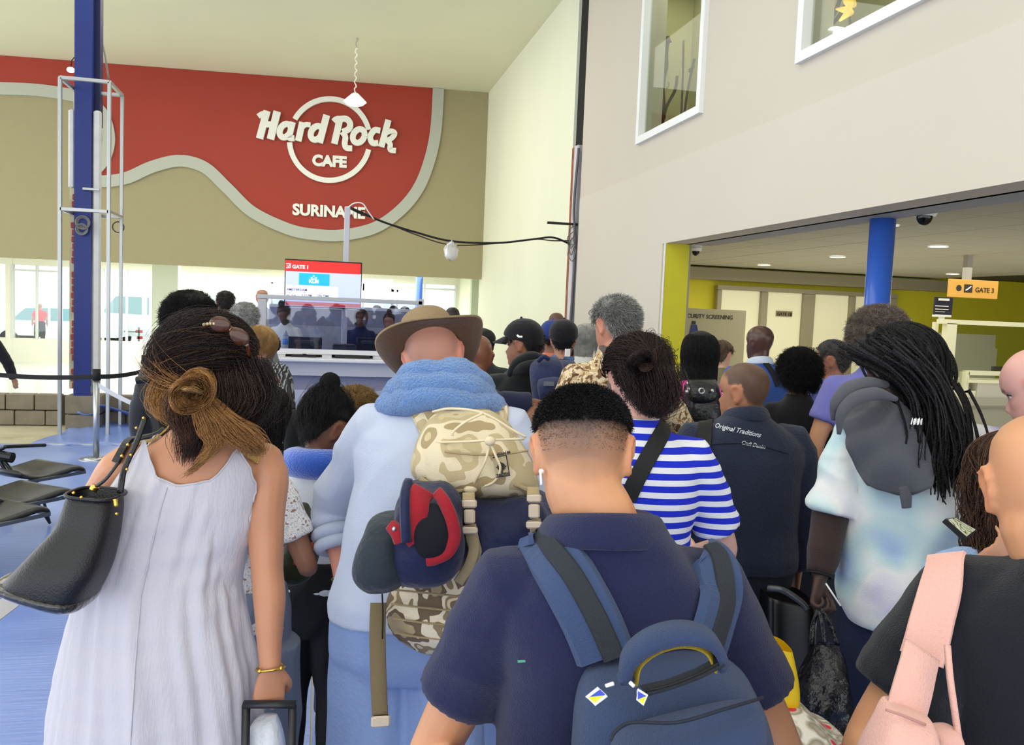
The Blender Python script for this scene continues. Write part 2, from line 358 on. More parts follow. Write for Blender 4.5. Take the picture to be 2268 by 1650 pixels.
l = area('display_light', (XR+.55, 8.4, 5.6), (.4, 1.4), 15, (1, .95, .8)); l = area('display_light', (XR+.55, 5.0, 5.6), (.4, 1.4), 14, (1, .95, .8))
m_statue = mat('dark_wood_carving', (70, 68, 58), .6, var=.2); m_lampy = mat('amber_flower_lamp', (255, 205, 90), .5, emit=.9)
def niche(px, py, dx=.5): return hit(px, py, (XR+dx, 0, 0), Vector((1, 0, 0)))
def ntube(name, pts, r, label, cat, m=m_statue, group=None):
    P = [niche(*p) for p in pts]; o = MB().tube(spline([tuple(p) for p in P], 5), r, 10).build(name, m, smooth=True); return tag(o, label, cat, group)
st = MB(); body = [(1467, 262, .05), (1465, 235, .06), (1462, 200, .065), (1462, 170, .085), (1466, 145, .095), (1471, 128, .06), (1474, 112, .04), (1476, 97, .04), (1479, 88, .045), (1480, 80, .02)]
P = [niche(a, b) for a, b, r in body]; st.tube([tuple(p) for p in P], [(r*.8, r) for _, _, r in body], 14); q = niche(1478, 90); st.tube([tuple(q), tuple(niche(1487, 93))], [.03, .006], 8)
tag(st.build('bird_statue', m_statue, smooth=True), 'dark carved heron statue in the tall lit wall window', 'statue')
ntube('bare_branch', [(1462, 300), (1475, 240), (1495, 200), (1500, 168)], .018, 'leaning knobbly branch beside the heron statue', 'branch')
ntube('bare_branch', [(1508, 275), (1512, 180), (1514, 90)], .012, 'tall straight thin branch in the tall wall window', 'branch')
ntube('bare_branch', [(1514, 262), (1525, 190), (1538, 130)], .014, 'thin branch with a little perched bird', 'branch')
bb = MB(); q = niche(1530, 155, .48); bb.ball(q, (.02, .05, .025)); bb.ball(q+Vector((0, -.05, .02)), .018); tag(bb.build('carved_bird', m_statue, smooth=True), 'small carved bird perched on the thin branch', 'ornament')
def flower(name, px, py, s, label):
    r = empty(name, niche(px, py, .35), 0, label, 'lamp')
    for k in range(6):
        a = k*1.05; p = MB(); p.tube([(0, 0, 0), (.0, .05*s*math.cos(a), .05*s*math.sin(a)), (-.03*s, .1*s*math.cos(a), .11*s*math.sin(a)+.02)], [.012*s, .022*s, .006*s], 8); p.build('petal', m_lampy, r, True)
    MB().tube([(0, 0, 0), (.02, .0, -.12*s)], .01*s, 6).build('stem', m_statue, r)
flower('flower_lamp', 1443, 246, .8, 'amber flower lamp at the foot of the heron statue, upper of two')
flower('flower_lamp', 1459, 256, .9, 'wider amber flower lamp beside the heron statue')
flower('flower_lamp', 1828, 18, .9, 'small amber flower lamp on the branches behind the slanted corner window')
flower('flower_lamp', 1880, 16, 1.1, 'large open amber flower lamp behind the corner window')
ntube('bare_branch', [(1805, 70), (1815, 30), (1832, -30)], .016, 'leftmost pale stem behind the corner window', 'branch')
ntube('bare_branch', [(1822, 68), (1850, 25), (1868, -25)], .016, 'middle crossing stem behind the corner window', 'branch')
ntube('bare_branch', [(1835, 62), (1862, 30), (1885, -10)], .016, 'stem leaning under the large amber flower', 'branch')
o = MB().tube([tuple(niche(1838, 84, .3)), tuple(niche(1838, 76, .3))], [.15, .13], 18).build('glow_lamp', mat('lamp_white', (255, 255, 255), .5, emit=3)); tag(o, 'bright white flat lamp at the bottom of the corner window', 'lamp')
# ---------------- alcove behind the opening
BY = atz(1700, 603, 2.6).y
def rectY(x1, y1, x2, y2, Y):
    xm, ym = (x1+x2)/2, (y1+y2)/2; n = Vector((0, 1, 0)); h = lambda a, b: hit(a, b, (0, Y, 0), n)
    return h(x1, ym).x, h(x2, ym).x, h(xm, y2).z, h(xm, y1).z
def boxY(mb, x1, y1, x2, y2, Y, th, mi=0, bev=0):
    a, b, c, d = rectY(x1, y1, x2, y2, Y); return mb.box(((a+b)/2, Y+th/2, (c+d)/2), (b-a, th, d-c), mi=mi, bev=bev)
struct(MB().box((10.25, 4.8, -.05), (10.0, 18.0, .1)).build('floor_3', m_floor))
cl = struct(MB().box((9.0, 5.2, 2.72), (10.8, 18, .1)).build('ceiling_2', mat('grid_dark', (70, 70, 66), .8)))
m_tile = mat('ceiling_tile_grey', (176, 174, 160), .85, bump=.3, bscale=120)
tile = None; nt_ = 0
for i in range(11):
    for j in range(20):
        x = 3.62+.3+i*.61; y = BY-.31-j*.61
        if y < 1.2 or nt_ > 295: continue
        if tile is None: tile = MB().box((0, 0, 0), (.6, .6, .03), bev=.006).build('ceiling_tile', m_tile)
        else: tile = tile.copy(); COL.objects.link(tile)
        tile.location = (x, y, 2.652+.001*((i*7+j*3) % 3)); tile.parent = cl; nt_ += 1
struct(MB().box((XR+.35, 2.45, 2.58), (.28, 10.9, .12)).build('trim_6', mat('soffit_grey', (160, 160, 165), .8)))
struct(MB().box((9.45, BY+.1, 1.4), (11.5, .2, 2.8)).build('wall_back', m_yellow))
struct(MB().box((14.3, 6, 1.4), (.2, 18, 2.8)).build('wall_alcove_right', m_yellow))
mb = MB(); boxY(mb, 1500, 606, 2120, 631, BY-.3, .28); struct(mb.build('trim_7', m_lino))
m_dframe = mat('door_frame_taupe', (158, 150, 124), .5, .1); m_frost = mat('frosted_door_panel', (226, 222, 188), .35, emit=.28)  # faint emission on the frosted panels stands in for light behind them
dz0 = .05
doorpx = [(1600, 1688), (1703, 1782), (1808, 1886), (1898, 1975)]
dr = empty('door_1', (hit(1790, 640, (0, BY-.1, 0), Vector((0, 1, 0))).x, BY-.1, 0)); dr['kind'] = 'structure'
mull = [(1590, 1600), (1688, 1703), (1782, 1808), (1886, 1898), (1975, 1990)]
def xz(px, py, Y): q = hit(px, py, (0, Y, 0), Vector((0, 1, 0))); return q.x, q.z
yY = BY-.16
for a, b in mull:
    xa, _ = xz(a, 645, yY); xb, _ = xz(b, 645, yY); MB().box(((xa+xb)/2-dr.location.x, yY+.05-dr.location.y, 1.14), (xb-xa, .1, 2.26), bev=.01).build('door_mullion', m_dframe, dr)
xa, z1 = xz(1590, 640, yY); xb, _ = xz(1990, 640, yY)
MB().box(((xa+xb)/2-dr.location.x, yY+.05-dr.location.y, z1+.03), (xb-xa, .1, .07)).build('door_head', m_dframe, dr)
for a, b in doorpx:
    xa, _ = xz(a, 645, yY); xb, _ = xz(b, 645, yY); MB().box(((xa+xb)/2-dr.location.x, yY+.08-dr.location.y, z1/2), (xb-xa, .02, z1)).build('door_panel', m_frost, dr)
mb = MB(); boxY(mb, 1720, 689, 1755, 701, yY+.04, .02); o = mb.build('gate_notice', mat('notice_brown', (138, 126, 92), .6)); tag(o, 'small brown gate notice stuck on the frosted door', 'notice')
def ytext(name, s, px, py, hpx, Y, m, parent=None, bold=0, align='LEFT', squeeze=1, depth=.002):
    n = Vector((0, 1, 0)); p = hit(px, py, (0, Y, 0), n); h = hit(px, py-hpx, (0, Y, 0), n).z-p.z
    o = text(name, s, p-Vector((0, .004, 0)), (1, 0, 0), (0, 0, 1), h/.72, m, None, depth, bold*h, align, 0, squeeze)
    return wparent(o, parent) if parent else o
m_ink = mat('dark_ink', (45, 42, 38), .6)
wparent(ytext('lettering', 'GATE 1B', 1737, 699, 7, yY+.04, m_ink, None, .03, 'CENTER'), o)
# security screening board
SY = 9.15
sb = empty('screening_board', hit(1590, 960, (0, SY, 0), Vector((0, 1, 0))), 0, 'beige board lettered for security screening beside the yellow wall end', 'sign')
mb = MB(); boxY(mb, 1440, 683, 1642, 1066, SY, .04, bev=.005); wparent(mb.build('board', mat('board_beige', (168, 160, 128), .6)), sb)
wparent(ytext('lettering', 'SECURITY SCREENING', 1623, 708, 9.5, SY, m_ink, None, .01, 'RIGHT', .92), sb)
pg = MB(); boxY(pg, 1533, 711, 1541, 718, SY-.01, .01); wparent(pg.build('pictogram', m_ink), sb)
q = [hit(a, b, (0, SY-.006, 0), Vector((0, 1, 0))) for a, b in ((1531, 719), (1543, 719), (1549, 748), (1544, 748), (1543, 760), (1530, 760), (1530, 748), (1525, 748))]
wparent(plate('pictogram', q, (0, -1, 0), .006, mat('pictogram_blue', (45, 50, 110), .6)), sb)
# round blue column
cq = hit(1957, 470, (3.78, 0, 0), Vector((1, 0, 0)))
RC = .088*((cq-Vector((0, 0, CH))).dot(CF)/6.0)
struct(MB().cyl((cq.x, cq.y, 0), RC, 2.64, 40).build('pillar_round', mat('blue_gloss_paint', (52, 96, 190), .3, coat=.3), smooth=True))
# dome cameras
def domecam(px, py, r, label):
    p = atz(px, py, 2.6); r_ = empty('dome_camera', (p.x, p.y, 2.52), 0, label, 'camera', 'dome cameras under the low ceiling')
    MB().cyl((0, 0, .04), r*.93, .04, 28).cyl((0, 0, 0), r*.8, .04, 28, r2=r).build('housing', m_white, r_, True)
    MB().ball((0, 0, 0), (r*.6, r*.6, r*.75), 20).build('lens_dome', mat('smoked_dome', (12, 12, 14), .08), r_, True)
domecam(2050, 452, .085, 'white dome camera hanging beside the blue round column')
domecam(1542, 540, .07, 'white dome camera above the yellow wall end')
for k, (px, py) in enumerate(((1692, 586), (1855, 568), (2078, 545), (2110, 606), (1983, 498))):
    p = atz(px, py, 2.635); o = empty('downlight', (p.x, p.y, 2.63), 0, ['round downlight nearest the yellow wall end', 'round downlight between the yellow wall end and the blue column', 'large round downlight just right of the blue column', 'round downlight above the orange gate sign', 'tiny downlight touching the right edge of the blue column'][k], 'light', 'downlights in the tiled ceiling')
    r = .09 if k != 4 else .03
    MB().tube([(r*1.1*math.cos(a*.349), r*1.1*math.sin(a*.349), 0) for a in range(19)], .006, 6).build('trim_ring', m_white, o)
    MB().cyl((0, 0, -.004), r, .008, 24).build('diffuser', mat('downlight_glow', (255, 250, 235), .5, emit=4), o)
# hanging gate sign
GY = 8.2
gs = empty('gate_sign', hit(2140, 600, (0, GY, 0), Vector((0, 1, 0))), 0, 'orange hanging sign reading GATE 3 above the far counter', 'sign')
def part(build, name, m, par, **k): return wparent(build.build(name, m, **k), par)
mb = MB(); boxY(mb, 2105, 620, 2211, 660, GY, .05, bev=.004); part(mb, 'sign_panel', mat('sign_orange', (214, 160, 70), .5, emit=.12), gs)
part(MB().box((hit(2157, 600, (0, GY, 0), Vector((0, 1, 0))).x, GY+.1, 2.4), (.07, .07, .5)), 'drop_pole', mat('pole_grey', (168, 166, 158), .5), gs)
wparent(ytext('lettering', 'GATE 3', 2159, 647, 11, GY, m_ink, None, .015), gs)
mb = MB(); p = hit(2124, 638, (0, GY-.004, 0), Vector((0, 1, 0))); mb.add([p+Vector((.036*math.cos(a*.35), 0, .036*math.sin(a*.35))) for a in range(18)], [tuple(range(18))[::-1]]); part(mb, 'pictogram', m_ink, gs)
mb = MB(); boxY(mb, 2136, 630, 2154, 648, GY-.006, .004); part(mb, 'pictogram', m_ink, gs)
mb = MB(); a_ = [hit(x, y, (0, GY-.009, 0), Vector((0, 1, 0))) for x, y in ((2138, 642), (2144, 638), (2151, 633), (2152, 635), (2145, 641), (2139, 644))]; mb.add(a_, [tuple(range(6))]); part(mb, 'arrow_mark', m_white, gs)
# far counter with glass frame
FY = 8.3; m_cream = mat('booth_cream', (222, 220, 188), .5); m_bgrey = mat('booth_grey', (160, 156, 140), .6)
bt = empty('check_in_booth', hit(2170, 1300, (0, FY, 0), Vector((0, 1, 0))), 0, 'cream framed glass counter under the orange hanging sign', 'counter')
mb = MB(); boxY(mb, 2085, 712, 2330, 722, FY, .08); part(mb, 'top_rail', m_cream, bt)
mb = MB(); boxY(mb, 2092, 716, 2114, 880, FY, .08); part(mb, 'post', m_cream, bt)
mb = MB(); boxY(mb, 2068, 713, 2075, 830, FY+.8, .06); part(mb, 'post', m_cream, bt)
mb = MB(); mb.box((rectY(2070, 0, 2110, 1, FY)[0], FY+.42, rectY(2068, 712, 2110, 722, FY)[3]-.03), (.07, .8, .07)); part(mb, 'side_rail', m_cream, bt)
a, b, c, d = rectY(2112, 722, 2330, 865, FY); part(MB().box(((a+b)/2, FY+.04, (c+d)/2), (b-a, .008, d-c)), 'glass_pane', m_glass, bt)
mb = MB(); boxY(mb, 2092, 865, 2164, 882, FY-.02, .12); boxY(mb, 2138, 824, 2146, 870, FY-.02, .1); boxY(mb, 2146, 824, 2330, 833, FY-.02, .1); boxY(mb, 2145, 843, 2330, 850, FY-.05, .3); part(mb, 'ledge', m_cream, bt)
mb = MB(); boxY(mb, 2164, 850, 2330, 885, FY-.04, .5); part(mb, 'upper_panel', mat('booth_panel', (186, 183, 168), .6), bt)
mb = MB(); boxY(mb, 2060, 882, 2330, 902, FY-.06, .8); part(mb, 'groove', m_bgrey, bt)
a, b, c, d = rectY(2060, 900, 2330, 905, FY); part(MB().box(((a+b)/2, FY+.36, d/2), (b-a, .8, d)), 'counter_body', mat('booth_body', (178, 176, 158), .6), bt)
mb = MB(); boxY(mb, 1990, 738, 2205, 768, FY+1.9, .05); boxY(mb, 1990, 768, 2205, 870, FY+1.9, .04); o = part(mb, 'rear_screen', m_bgrey, bt)
mb = MB(); boxY(mb, 2202, 812, 2222, 826, FY+.3, .05); tag(mb.build('till_display', mat('dark_navy', (40, 36, 70), .5)), 'small dark display unit on the cream counter', 'display')
mb = MB(); q = hit(2087, 705, (0, FY+.3, 0), Vector((0, 1, 0)))
ss = empty('stand_sign', q, 0, 'dark blue notice on a short stand on top of the cream booth', 'sign')
mb = MB(); boxY(mb, 2071, 658, 2110, 698, FY+.3, .03, bev=.003); part(mb, 'panel', mat('notice_navy', (22, 26, 52), .5), ss)
mb = MB(); boxY(mb, 2071, 697, 2107, 702, FY+.29, .05); boxY(mb, 2082, 700, 2092, 716, FY+.3, .03); part(mb, 'stand', m_white, ss)
mb = MB(); [boxY(mb, 2075+k_[0], 661+k_[1], 2075+k_[2], 661+k_[3], FY+.29, .006) for k_ in ((4, 0, 28, 5), (-3, 16, 26, 18), (-3, 23, 26, 25), (-3, 29, 18, 30))]; part(mb, 'printed_line', m_white, ss)
nY_ = Vector((0, 1, 0))
# ---------------- pillar, frame, blocks, annex
PY_ = 12.15
m_block = mat('concrete_block', (132, 122, 104), .9, bump=.5, bscale=40, var=.18, vscale=6)
bw = struct(MB().box((-5.2, PY_+.14, .2), (8.6, .1, .4)).build('wall_block', mat('mortar', (96, 90, 78), .95)))
blk = None
def block(x, z, w, h, y=PY_, d=.2):
    global blk
    me = MB().box((0, 0, 0), (w-.012, d, h-.012), bev=.008).build('block', m_block, bw)
    me.location = (x, y+d/2+random.uniform(-.006, .006), z); me.rotation_euler[2] = random.uniform(-.012, .012); return me
xb0 = hit(0, 900, (0, PY_, 0), Vector((0, 1, 0))).x; xs_ = [hit(p, 900, (0, PY_, 0), Vector((0, 1, 0))).x for p in (-330, -260, -195, -130, -62, 12, 76, 133)]
for a, b in zip(xs_, xs_[1:]): block((a+b)/2, .315, b-a, .215)
xs2 = [hit(p, 920, (0, PY_, 0), Vector((0, 1, 0))).x for p in (-320, -260, -200, -140, -80, -34, 32, 100, 133)]
for a, b in zip(xs2, xs2[1:]): block((a+b)/2, .105, b-a, .205)
xs3 = [hit(p, 900, (0, PY_, 0), Vector((0, 1, 0))).x for p in (228, 296, 362, 430, 500)]
for a, b in zip(xs3, xs3[1:]): block((a+b)/2, .315, b-a, .215); block((a+b)/2-.1, .105, b-a, .205)
Y1 = 11.8; a, b, c, d = rectY(143, 865, 222, 940, Y1)
block((a+b)/2, .33, b-a, .25, Y1, .4); block((a+b)/2, .105, b-a, .2, Y1, .4)
pa, pb, _, _ = rectY(163, 600, 201, 700, Y1); m_pb = mat('navy_blue_steel', (16, 38, 112), .45, var=.06)
pl = struct(MB().box(((pa+pb)/2, Y1+.16, 3.4), (pb-pa, .3, 5.95)).build('pillar_blue', m_pb))
mb = MB(); mb.box((pb+.03, Y1+.22, 5.15), (.07, .16, 2.4)); mb.build('flange', mat('navy_dark', (10, 14, 70), .5), pl)
x0, x1, z0, z1 = rectY(203, 243, 221, 858, Y1); mb = MB(); mb.box(((x0+x1)/2, Y1+.06, (z0+z1)/2), (x1-x0, .07, z1-z0), bev=.02); mb.build('white_board', mat('insulation_white', (205, 203, 200), .7, var=.08), pl)
x0, x1, z0, z1 = rectY(147, 238, 162, 415, Y1); MB().box(((x0+x1)/2, Y1+.1, (z0+z1)/2), (x1-x0, .07, z1-z0), bev=.02).build('white_board', MATS['insulation_white'], pl)
x0, x1, z0, z1 = rectY(150, 415, 160, 862, Y1); MB().box(((x0+x1)/2, Y1+.12, (z0+z1)/2), (x1-x0, .1, z1-z0)).build('render_edge', mat('broken_render', (176, 168, 140), .9, bump=.8, bscale=20, var=.2), pl)
x0, x1, z0, z1 = rectY(156, 420, 165, 862, Y1)
k = int((z1-z0)/.09)
for i in range(k):
    if i % 7 == 3: continue
    MB().box(((x0+x1)/2+random.uniform(-.01, .01), Y1+.08, z0+.045+i*.09), (x1-x0, .1, .075), bev=.008).build('brick', mat('red_brick', (138, 62, 52), .9, var=.25), pl)
q = hit(183, 490, (0, Y1, 0), Vector((0, 1, 0)))
for k_, (px, py, r) in enumerate(((183, 493, .085), (181, 508, .07))):
    q = hit(px, py, (0, Y1-.05, 0), Vector((0, 1, 0))); o = MB()
    for t in range(3): o.tube([(q.x+(r-.012*t)*math.cos(a*.3), q.y+.008*t, q.z+(r-.012*t)*math.sin(a*.3)) for a in range(21)], .007, 6, closed=True)
    tag(o.build('wire_coil', mat('coil_grey', (120, 118, 112), .6), smooth=True), ['grey wire coil hung on the blue pillar', 'smaller wire coil below the first on the blue pillar'][k_], 'wire')
# aluminium frame round the pillar
m_alu = mat('aluminium', (170, 172, 172), .35, .7)
FYf, FYb = 11.35, 12.02
fr = empty('aluminium_frame', (hit(190, 930, (0, FYf, 0), Vector((0, 1, 0))).x, FYf, 0), 0, 'tall open aluminium frame standing round the blue pillar', 'frame')
xl = hit(133, 300, (0, FYf, 0), Vector((0, 1, 0))).x; xr = hit(242, 300, (0, FYf, 0), Vector((0, 1, 0))).x; zt = hit(190, 177, (0, FYf, 0), Vector((0, 1, 0))).z; zm = hit(190, 466, (0, FYf, 0), Vector((0, 1, 0))).z
def fbar(n, a, b, w=.042):
    a, b = Vector(a), Vector(b); c = (a+b)/2; d = b-a; mb = MB().box(c, (max(abs(d.x), w), max(abs(d.y), w), max(abs(d.z), w)), bev=.004); part(mb, n, m_alu, fr)
for y in (FYf, FYb):
    fbar('post', (xl, y, 0), (xl, y, zt)); fbar('post', (xr, y, 0), (xr, y, zt))
    for z in (zt, zm): fbar('crossbar', (xl, y, z), (xr, y, z))
for z in (zt, zm):
    for x in (xl, xr): fbar('crossbar', (x, FYf, z), (x, FYb, z))
z_ = hit(185, 418, (0, Y1-.04, 0), Vector((0, 1, 0))).z; fbar('crossbar', (xl+.15, Y1-.04, z_), (xr-.2, Y1-.04, z_), .03)
q = hit(262, 503, (0, FYb, 0), Vector((0, 1, 0))); tag(MB().tube([(q.x+.07*math.cos(a*.3), q.y, q.z+.07*math.sin(a*.3)) for a in range(21)], .008, 6, closed=True).build('wire_loop', mat('loop_dark', (80, 76, 70), .5), smooth=True), 'dark wire loop hanging from the aluminium frame', 'wire')
w = [at(215, -5, 11.4), at(219, 60, 11.3), at(232, 120, 11.2), at(241, 176, 11.2)]
tag(MB().tube(spline([tuple(p) for p in w], 6), .012, 6).build('ceiling_wire', MATS['coil_grey'], smooth=True), 'thin grey wire from ceiling to aluminium frame', 'wire')
q = hit(157, 155, (0, 11.9, 0), nY_); o = empty('spot_lamp', q, 0, 'tiny white spot lamp clipped to the blue pillar', 'lamp'); MB().ball((0, 0, 0), (.05, .05, .035)).build('bulb', MATS['lamp_white'], o, True); MB().tube([(0, 0, .03), (.01, 0, .12), (.07, .0, .2)], .006, 6).build('cord', m_black, o)
# pendant lamp
q = atz(790, 84, CEIL); q2 = at(785, 205, (q-Vector((0, 0, CH))).dot(CF)); pn = empty('pendant_lamp', (q.x, q.y, CEIL), 0, 'lit pendant lamp on a coiled wire in front of the red wall', 'lamp')
zz_ = q2.z-CEIL
MB().tube([(.02*math.sin(i*1.9), .02*math.cos(i*1.9), zz_*i/24) for i in range(25)], .012, 6).build('cord', mat('cord_pale', (190, 188, 176), .6), pn, True)
MB().cyl((0, 0, zz_-.14), .2, .14, 24, r2=.05).build('shade', mat('shade_white', (240, 244, 236), .4, emit=1.5), pn, True)
MB().ball((0, 0, zz_-.15), (.17, .17, .06), 20).build('bulb', mat('pendant_glow', (255, 255, 250), .5, emit=14), pn, True)
# annex beyond the sign wall
AY = 23.2
m_acol = mat('annex_pale_green', (214, 220, 200), .7); m_awall = mat('annex_cream', (228, 226, 210), .7)
_cc = (A1+L0)/2-SN*3.75; struct(MB().box((_cc.x, _cc.y, 2.75), (18.5, 6.9, .14), math.atan2(SX.y, SX.x)).build('ceiling_3', mat('annex_ceiling', (236, 232, 210), .8)))
def vz(px, py, Y=AY): q = hit(px, py, (0, Y, 0), Vector((0, 1, 0))); return q.x, q.z
zs1 = vz(80, 750)[1]; zs2 = vz(80, 588)[1]
mb = MB(); mb.box((-3.4, AY+.1, zs1/2), (17.4, .2, zs1)); mb.box((-3.4, AY+.1, (zs2+2.8)/2), (17.4, .2, 2.8-zs2))
for a, b in ((-400, -330), (12, 27), (333, 400), (400, 455), (635, 650), (1010, 1100)):
    xa, xb = vz(a, 660)[0], vz(b, 660)[0]; mb.box(((xa+xb)/2, AY+.1, 1.4), (xb-xa, .22, 2.75))
struct(mb.build('wall_annex', m_awall))
for k, (a, b) in enumerate(((27, 135), (228, 333), (457, 635), (650, 1010))):
    xa, xb = vz(a, 660)[0], vz(b, 660)[0]; w = empty('window_%d' % (k+3), ((xa+xb)/2, AY, zs1)); w['kind'] = 'structure'; nb = 1 if k < 3 else 4
    for i in range(nb+2):
        x = xa+(xb-xa)*i/(nb+1)-(xa+xb)/2; MB().box((x, .02, (zs2-zs1)/2), (.05, .08, zs2-zs1)).build('window_bar', mat('window_bar_grey', (208, 212, 208), .5), w)
    MB().box((0, .02, (zs2-zs1)*.93), (xb-xa, .06, .05)).build('window_bar', MATS['window_bar_grey'], w)
    MB().box((0, .03, (zs2-zs1)/2), (xb-xa, .008, zs2-zs1)).build('glass_pane', m_glass, w)
CYc = 19.6; xa, xb = hit(336, 700, (0, CYc, 0), Vector((0, 1, 0))).x, hit(393, 700, (0, CYc, 0), Vector((0, 1, 0))).x
struct(MB().box(((xa+xb)/2, CYc+.2, 1.34), (xb-xa, .4, 2.68)).build('pillar_annex', m_acol))
xa, xb = hit(1043, 700, (0, 18.9, 0), Vector((0, 1, 0))).x, hit(1060, 700, (0, 18.9, 0), Vector((0, 1, 0))).x
struct(MB().box(((xa+xb)/2, 19, 1.34), (xb-xa, .2, 2.68)).build('pillar_annex_2', mat('annex_green2', (186, 196, 170), .7)))
struct(MB().box((XR+.5, 21.0, 1.4), (.2, 6.2, 2.8)).build('wall_annex_right', m_side))
q = hit(928, 650, (0, 21.5, 0), Vector((0, 1, 0))); struct(MB().cyl((q.x, 21.5, 0), .09, 2.68, 20).build('pillar_annex_3', MATS['blue_gloss_paint'], smooth=True))
# inner glazed partition frames
gp_ = empty('glass_partition', (-.5, 20.4, 0), 0, 'pale framed glazed partition behind the check-in desk', 'partition')
for a, b, c, d in ((600, 625, 604, 700), (644, 640, 648, 700), (803, 628, 806, 690), (866, 640, 872, 690), (878, 640, 882, 690), (803, 640, 882, 645), (803, 618, 870, 640), (600, 625, 648, 629)):
    mb = MB(); boxY(mb, a, b, c, d, 20.4, .06); part(mb, 'frame_bar', MATS['window_bar_grey'], gp_)
for k, (px, py) in enumerate(((545, 590), (1000, 640), (420, 580))):
    p = atz(px, py, 2.67); o = MB(); [o.box((p.x, p.y+i*.12-.3, 2.665), (.9, .03, .02)) for i in range(6)]; tag(o.build('ceiling_grille', mat('grille_grey', (120, 122, 116), .6)), ['slatted air grille in the ceiling beyond the sign wall, near the afro hair', 'slatted air grille in the annex ceiling right of the gate screen', 'slatted air grille in the annex ceiling above the pale pillar'][k], 'grille')
p = atz(1027, 619, 2.6); tag(MB().ball((p.x, p.y, 2.62), .07, 14).build('ceiling_sensor', m_white, smooth=True), 'small round sensor on the annex ceiling at its right end', 'sensor')
# outside
struct(MB().box((-4, 46, -.25), (90, 44, .1)).build('ground', mat('outdoor_concrete', (225, 226, 224), .8)))
def vehicle(px, py, d, L_, H_, label, kind):
    p = atz(px, py, -.2); r = empty(kind, (p.x, p.y, -.2), math.radians(0), label, kind)
    van = kind == 'van'
    prof = [(-.5, .28), (-.5, .55), (-.33, .62), (-.2, .98), (.18, 1.0), (.38, .66), (.5, .6), (.5, .28)] if not van else [(-.5, .2), (-.5, .55), (-.42, .62), (-.3, .98), (.5, 1.0), (.5, .2)]
    mb = MB(); mb.loft([[(x*L_, y, z*H_) for x, z in prof] for y in (-.85, -.8, .8, .85)]); mb.build('body', mat('car_white', (238, 242, 245), .25, coat=.5), r)
    gl = MB(); 
    wins = [[(-.29, .64), (-.19, .92), (-.02, .94), (-.02, .64)], [(0, .64), (0, .94), (.17, .94), (.31, .66)]] if not van else [[(-.39, .62), (-.29, .92), (-.1, .92), (-.1, .6)], [(-.06, .6), (-.06, .92), (.2, .92), (.2, .6)]]
    for w_ in wins: gl.add([(x*L_, -.86, z*H_) for x, z in w_], [(0, 1, 2, 3)][:]); 
    gl.build('side_window', mat('car_glass', (120, 160, 165), .1), r)
    for s in (-.31, .31):
        for y in (-.8, .8): MB().tube([(s*L_, y-.1, .3), (s*L_, y+.1, .3)], .3, 20).build('wheel', mat('tyre', (40, 40, 42), .8), r, True)
vehicle(128, 768, 30, 4.3, 1.5, 'white car parked outside behind the left window', 'car')
vehicle(352, 768, 30, 4.8, 2.1, 'white van parked outside beside the red and white barrier', 'van')
# ================================================================ PEOPLE ENGINE (canonical height 1.75, local +Y = facing direction)
def remesh(V, F, vox, smooth=3):
    me = bpy.data.meshes.new('tmp'); me.from_pydata([tuple(p) for p in V], [], F); me.update()
    o = bpy.data.objects.new('tmp', me); COL.objects.link(o)
    r = o.modifiers.new('r', 'REMESH'); r.mode = 'VOXEL'; r.voxel_size = vox
    if smooth: s = o.modifiers.new('s', 'SMOOTH'); s.factor = .5; s.iterations = smooth
    m2 = bpy.data.meshes.new_from_object(o.evaluated_get(bpy.context.evaluated_depsgraph_get())); bpy.data.objects.remove(o); bpy.data.meshes.remove(me); return m2
def getv(me): a = np.empty(len(me.vertices)*3, 'f'); me.vertices.foreach_get('co', a); return a.reshape(-1, 3).astype(float)
def setv(me, a): me.vertices.foreach_set('co', a.astype('f').ravel()); me.update()
def getn(me): a = np.empty(len(me.vertices)*3, 'f'); me.vertex_normals.foreach_get('vector', a); return a.reshape(-1, 3).astype(float)
def setcol(me, C):
    a = me.color_attributes.new('Col', 'FLOAT_COLOR', 'POINT'); c = np.ones((len(C), 4), 'f'); c[:, :3] = C; a.data.foreach_set('color', c.ravel())
def wav(P, freq, seed, n=10, aniso=(1, 1, 1)):
    """smooth pseudo-noise from summed plane waves, about -1..1"""
    r = np.random.default_rng(seed); k = r.normal(size=(n, 3)); k /= np.linalg.norm(k, axis=1)[:, None]; k *= freq*r.uniform(.6, 1.5, (n, 1))*np.array(aniso); ph = r.uniform(0, 6.28, n)
    return np.sin(P@k.T+ph).sum(1)/math.sqrt(n)
def folds(P, freq, seed, aniso=(1, 1, 1)):
    a = wav(P, freq, seed, 9, aniso); return 1-np.abs(np.clip(a, -1.6, 1.6))*1.1
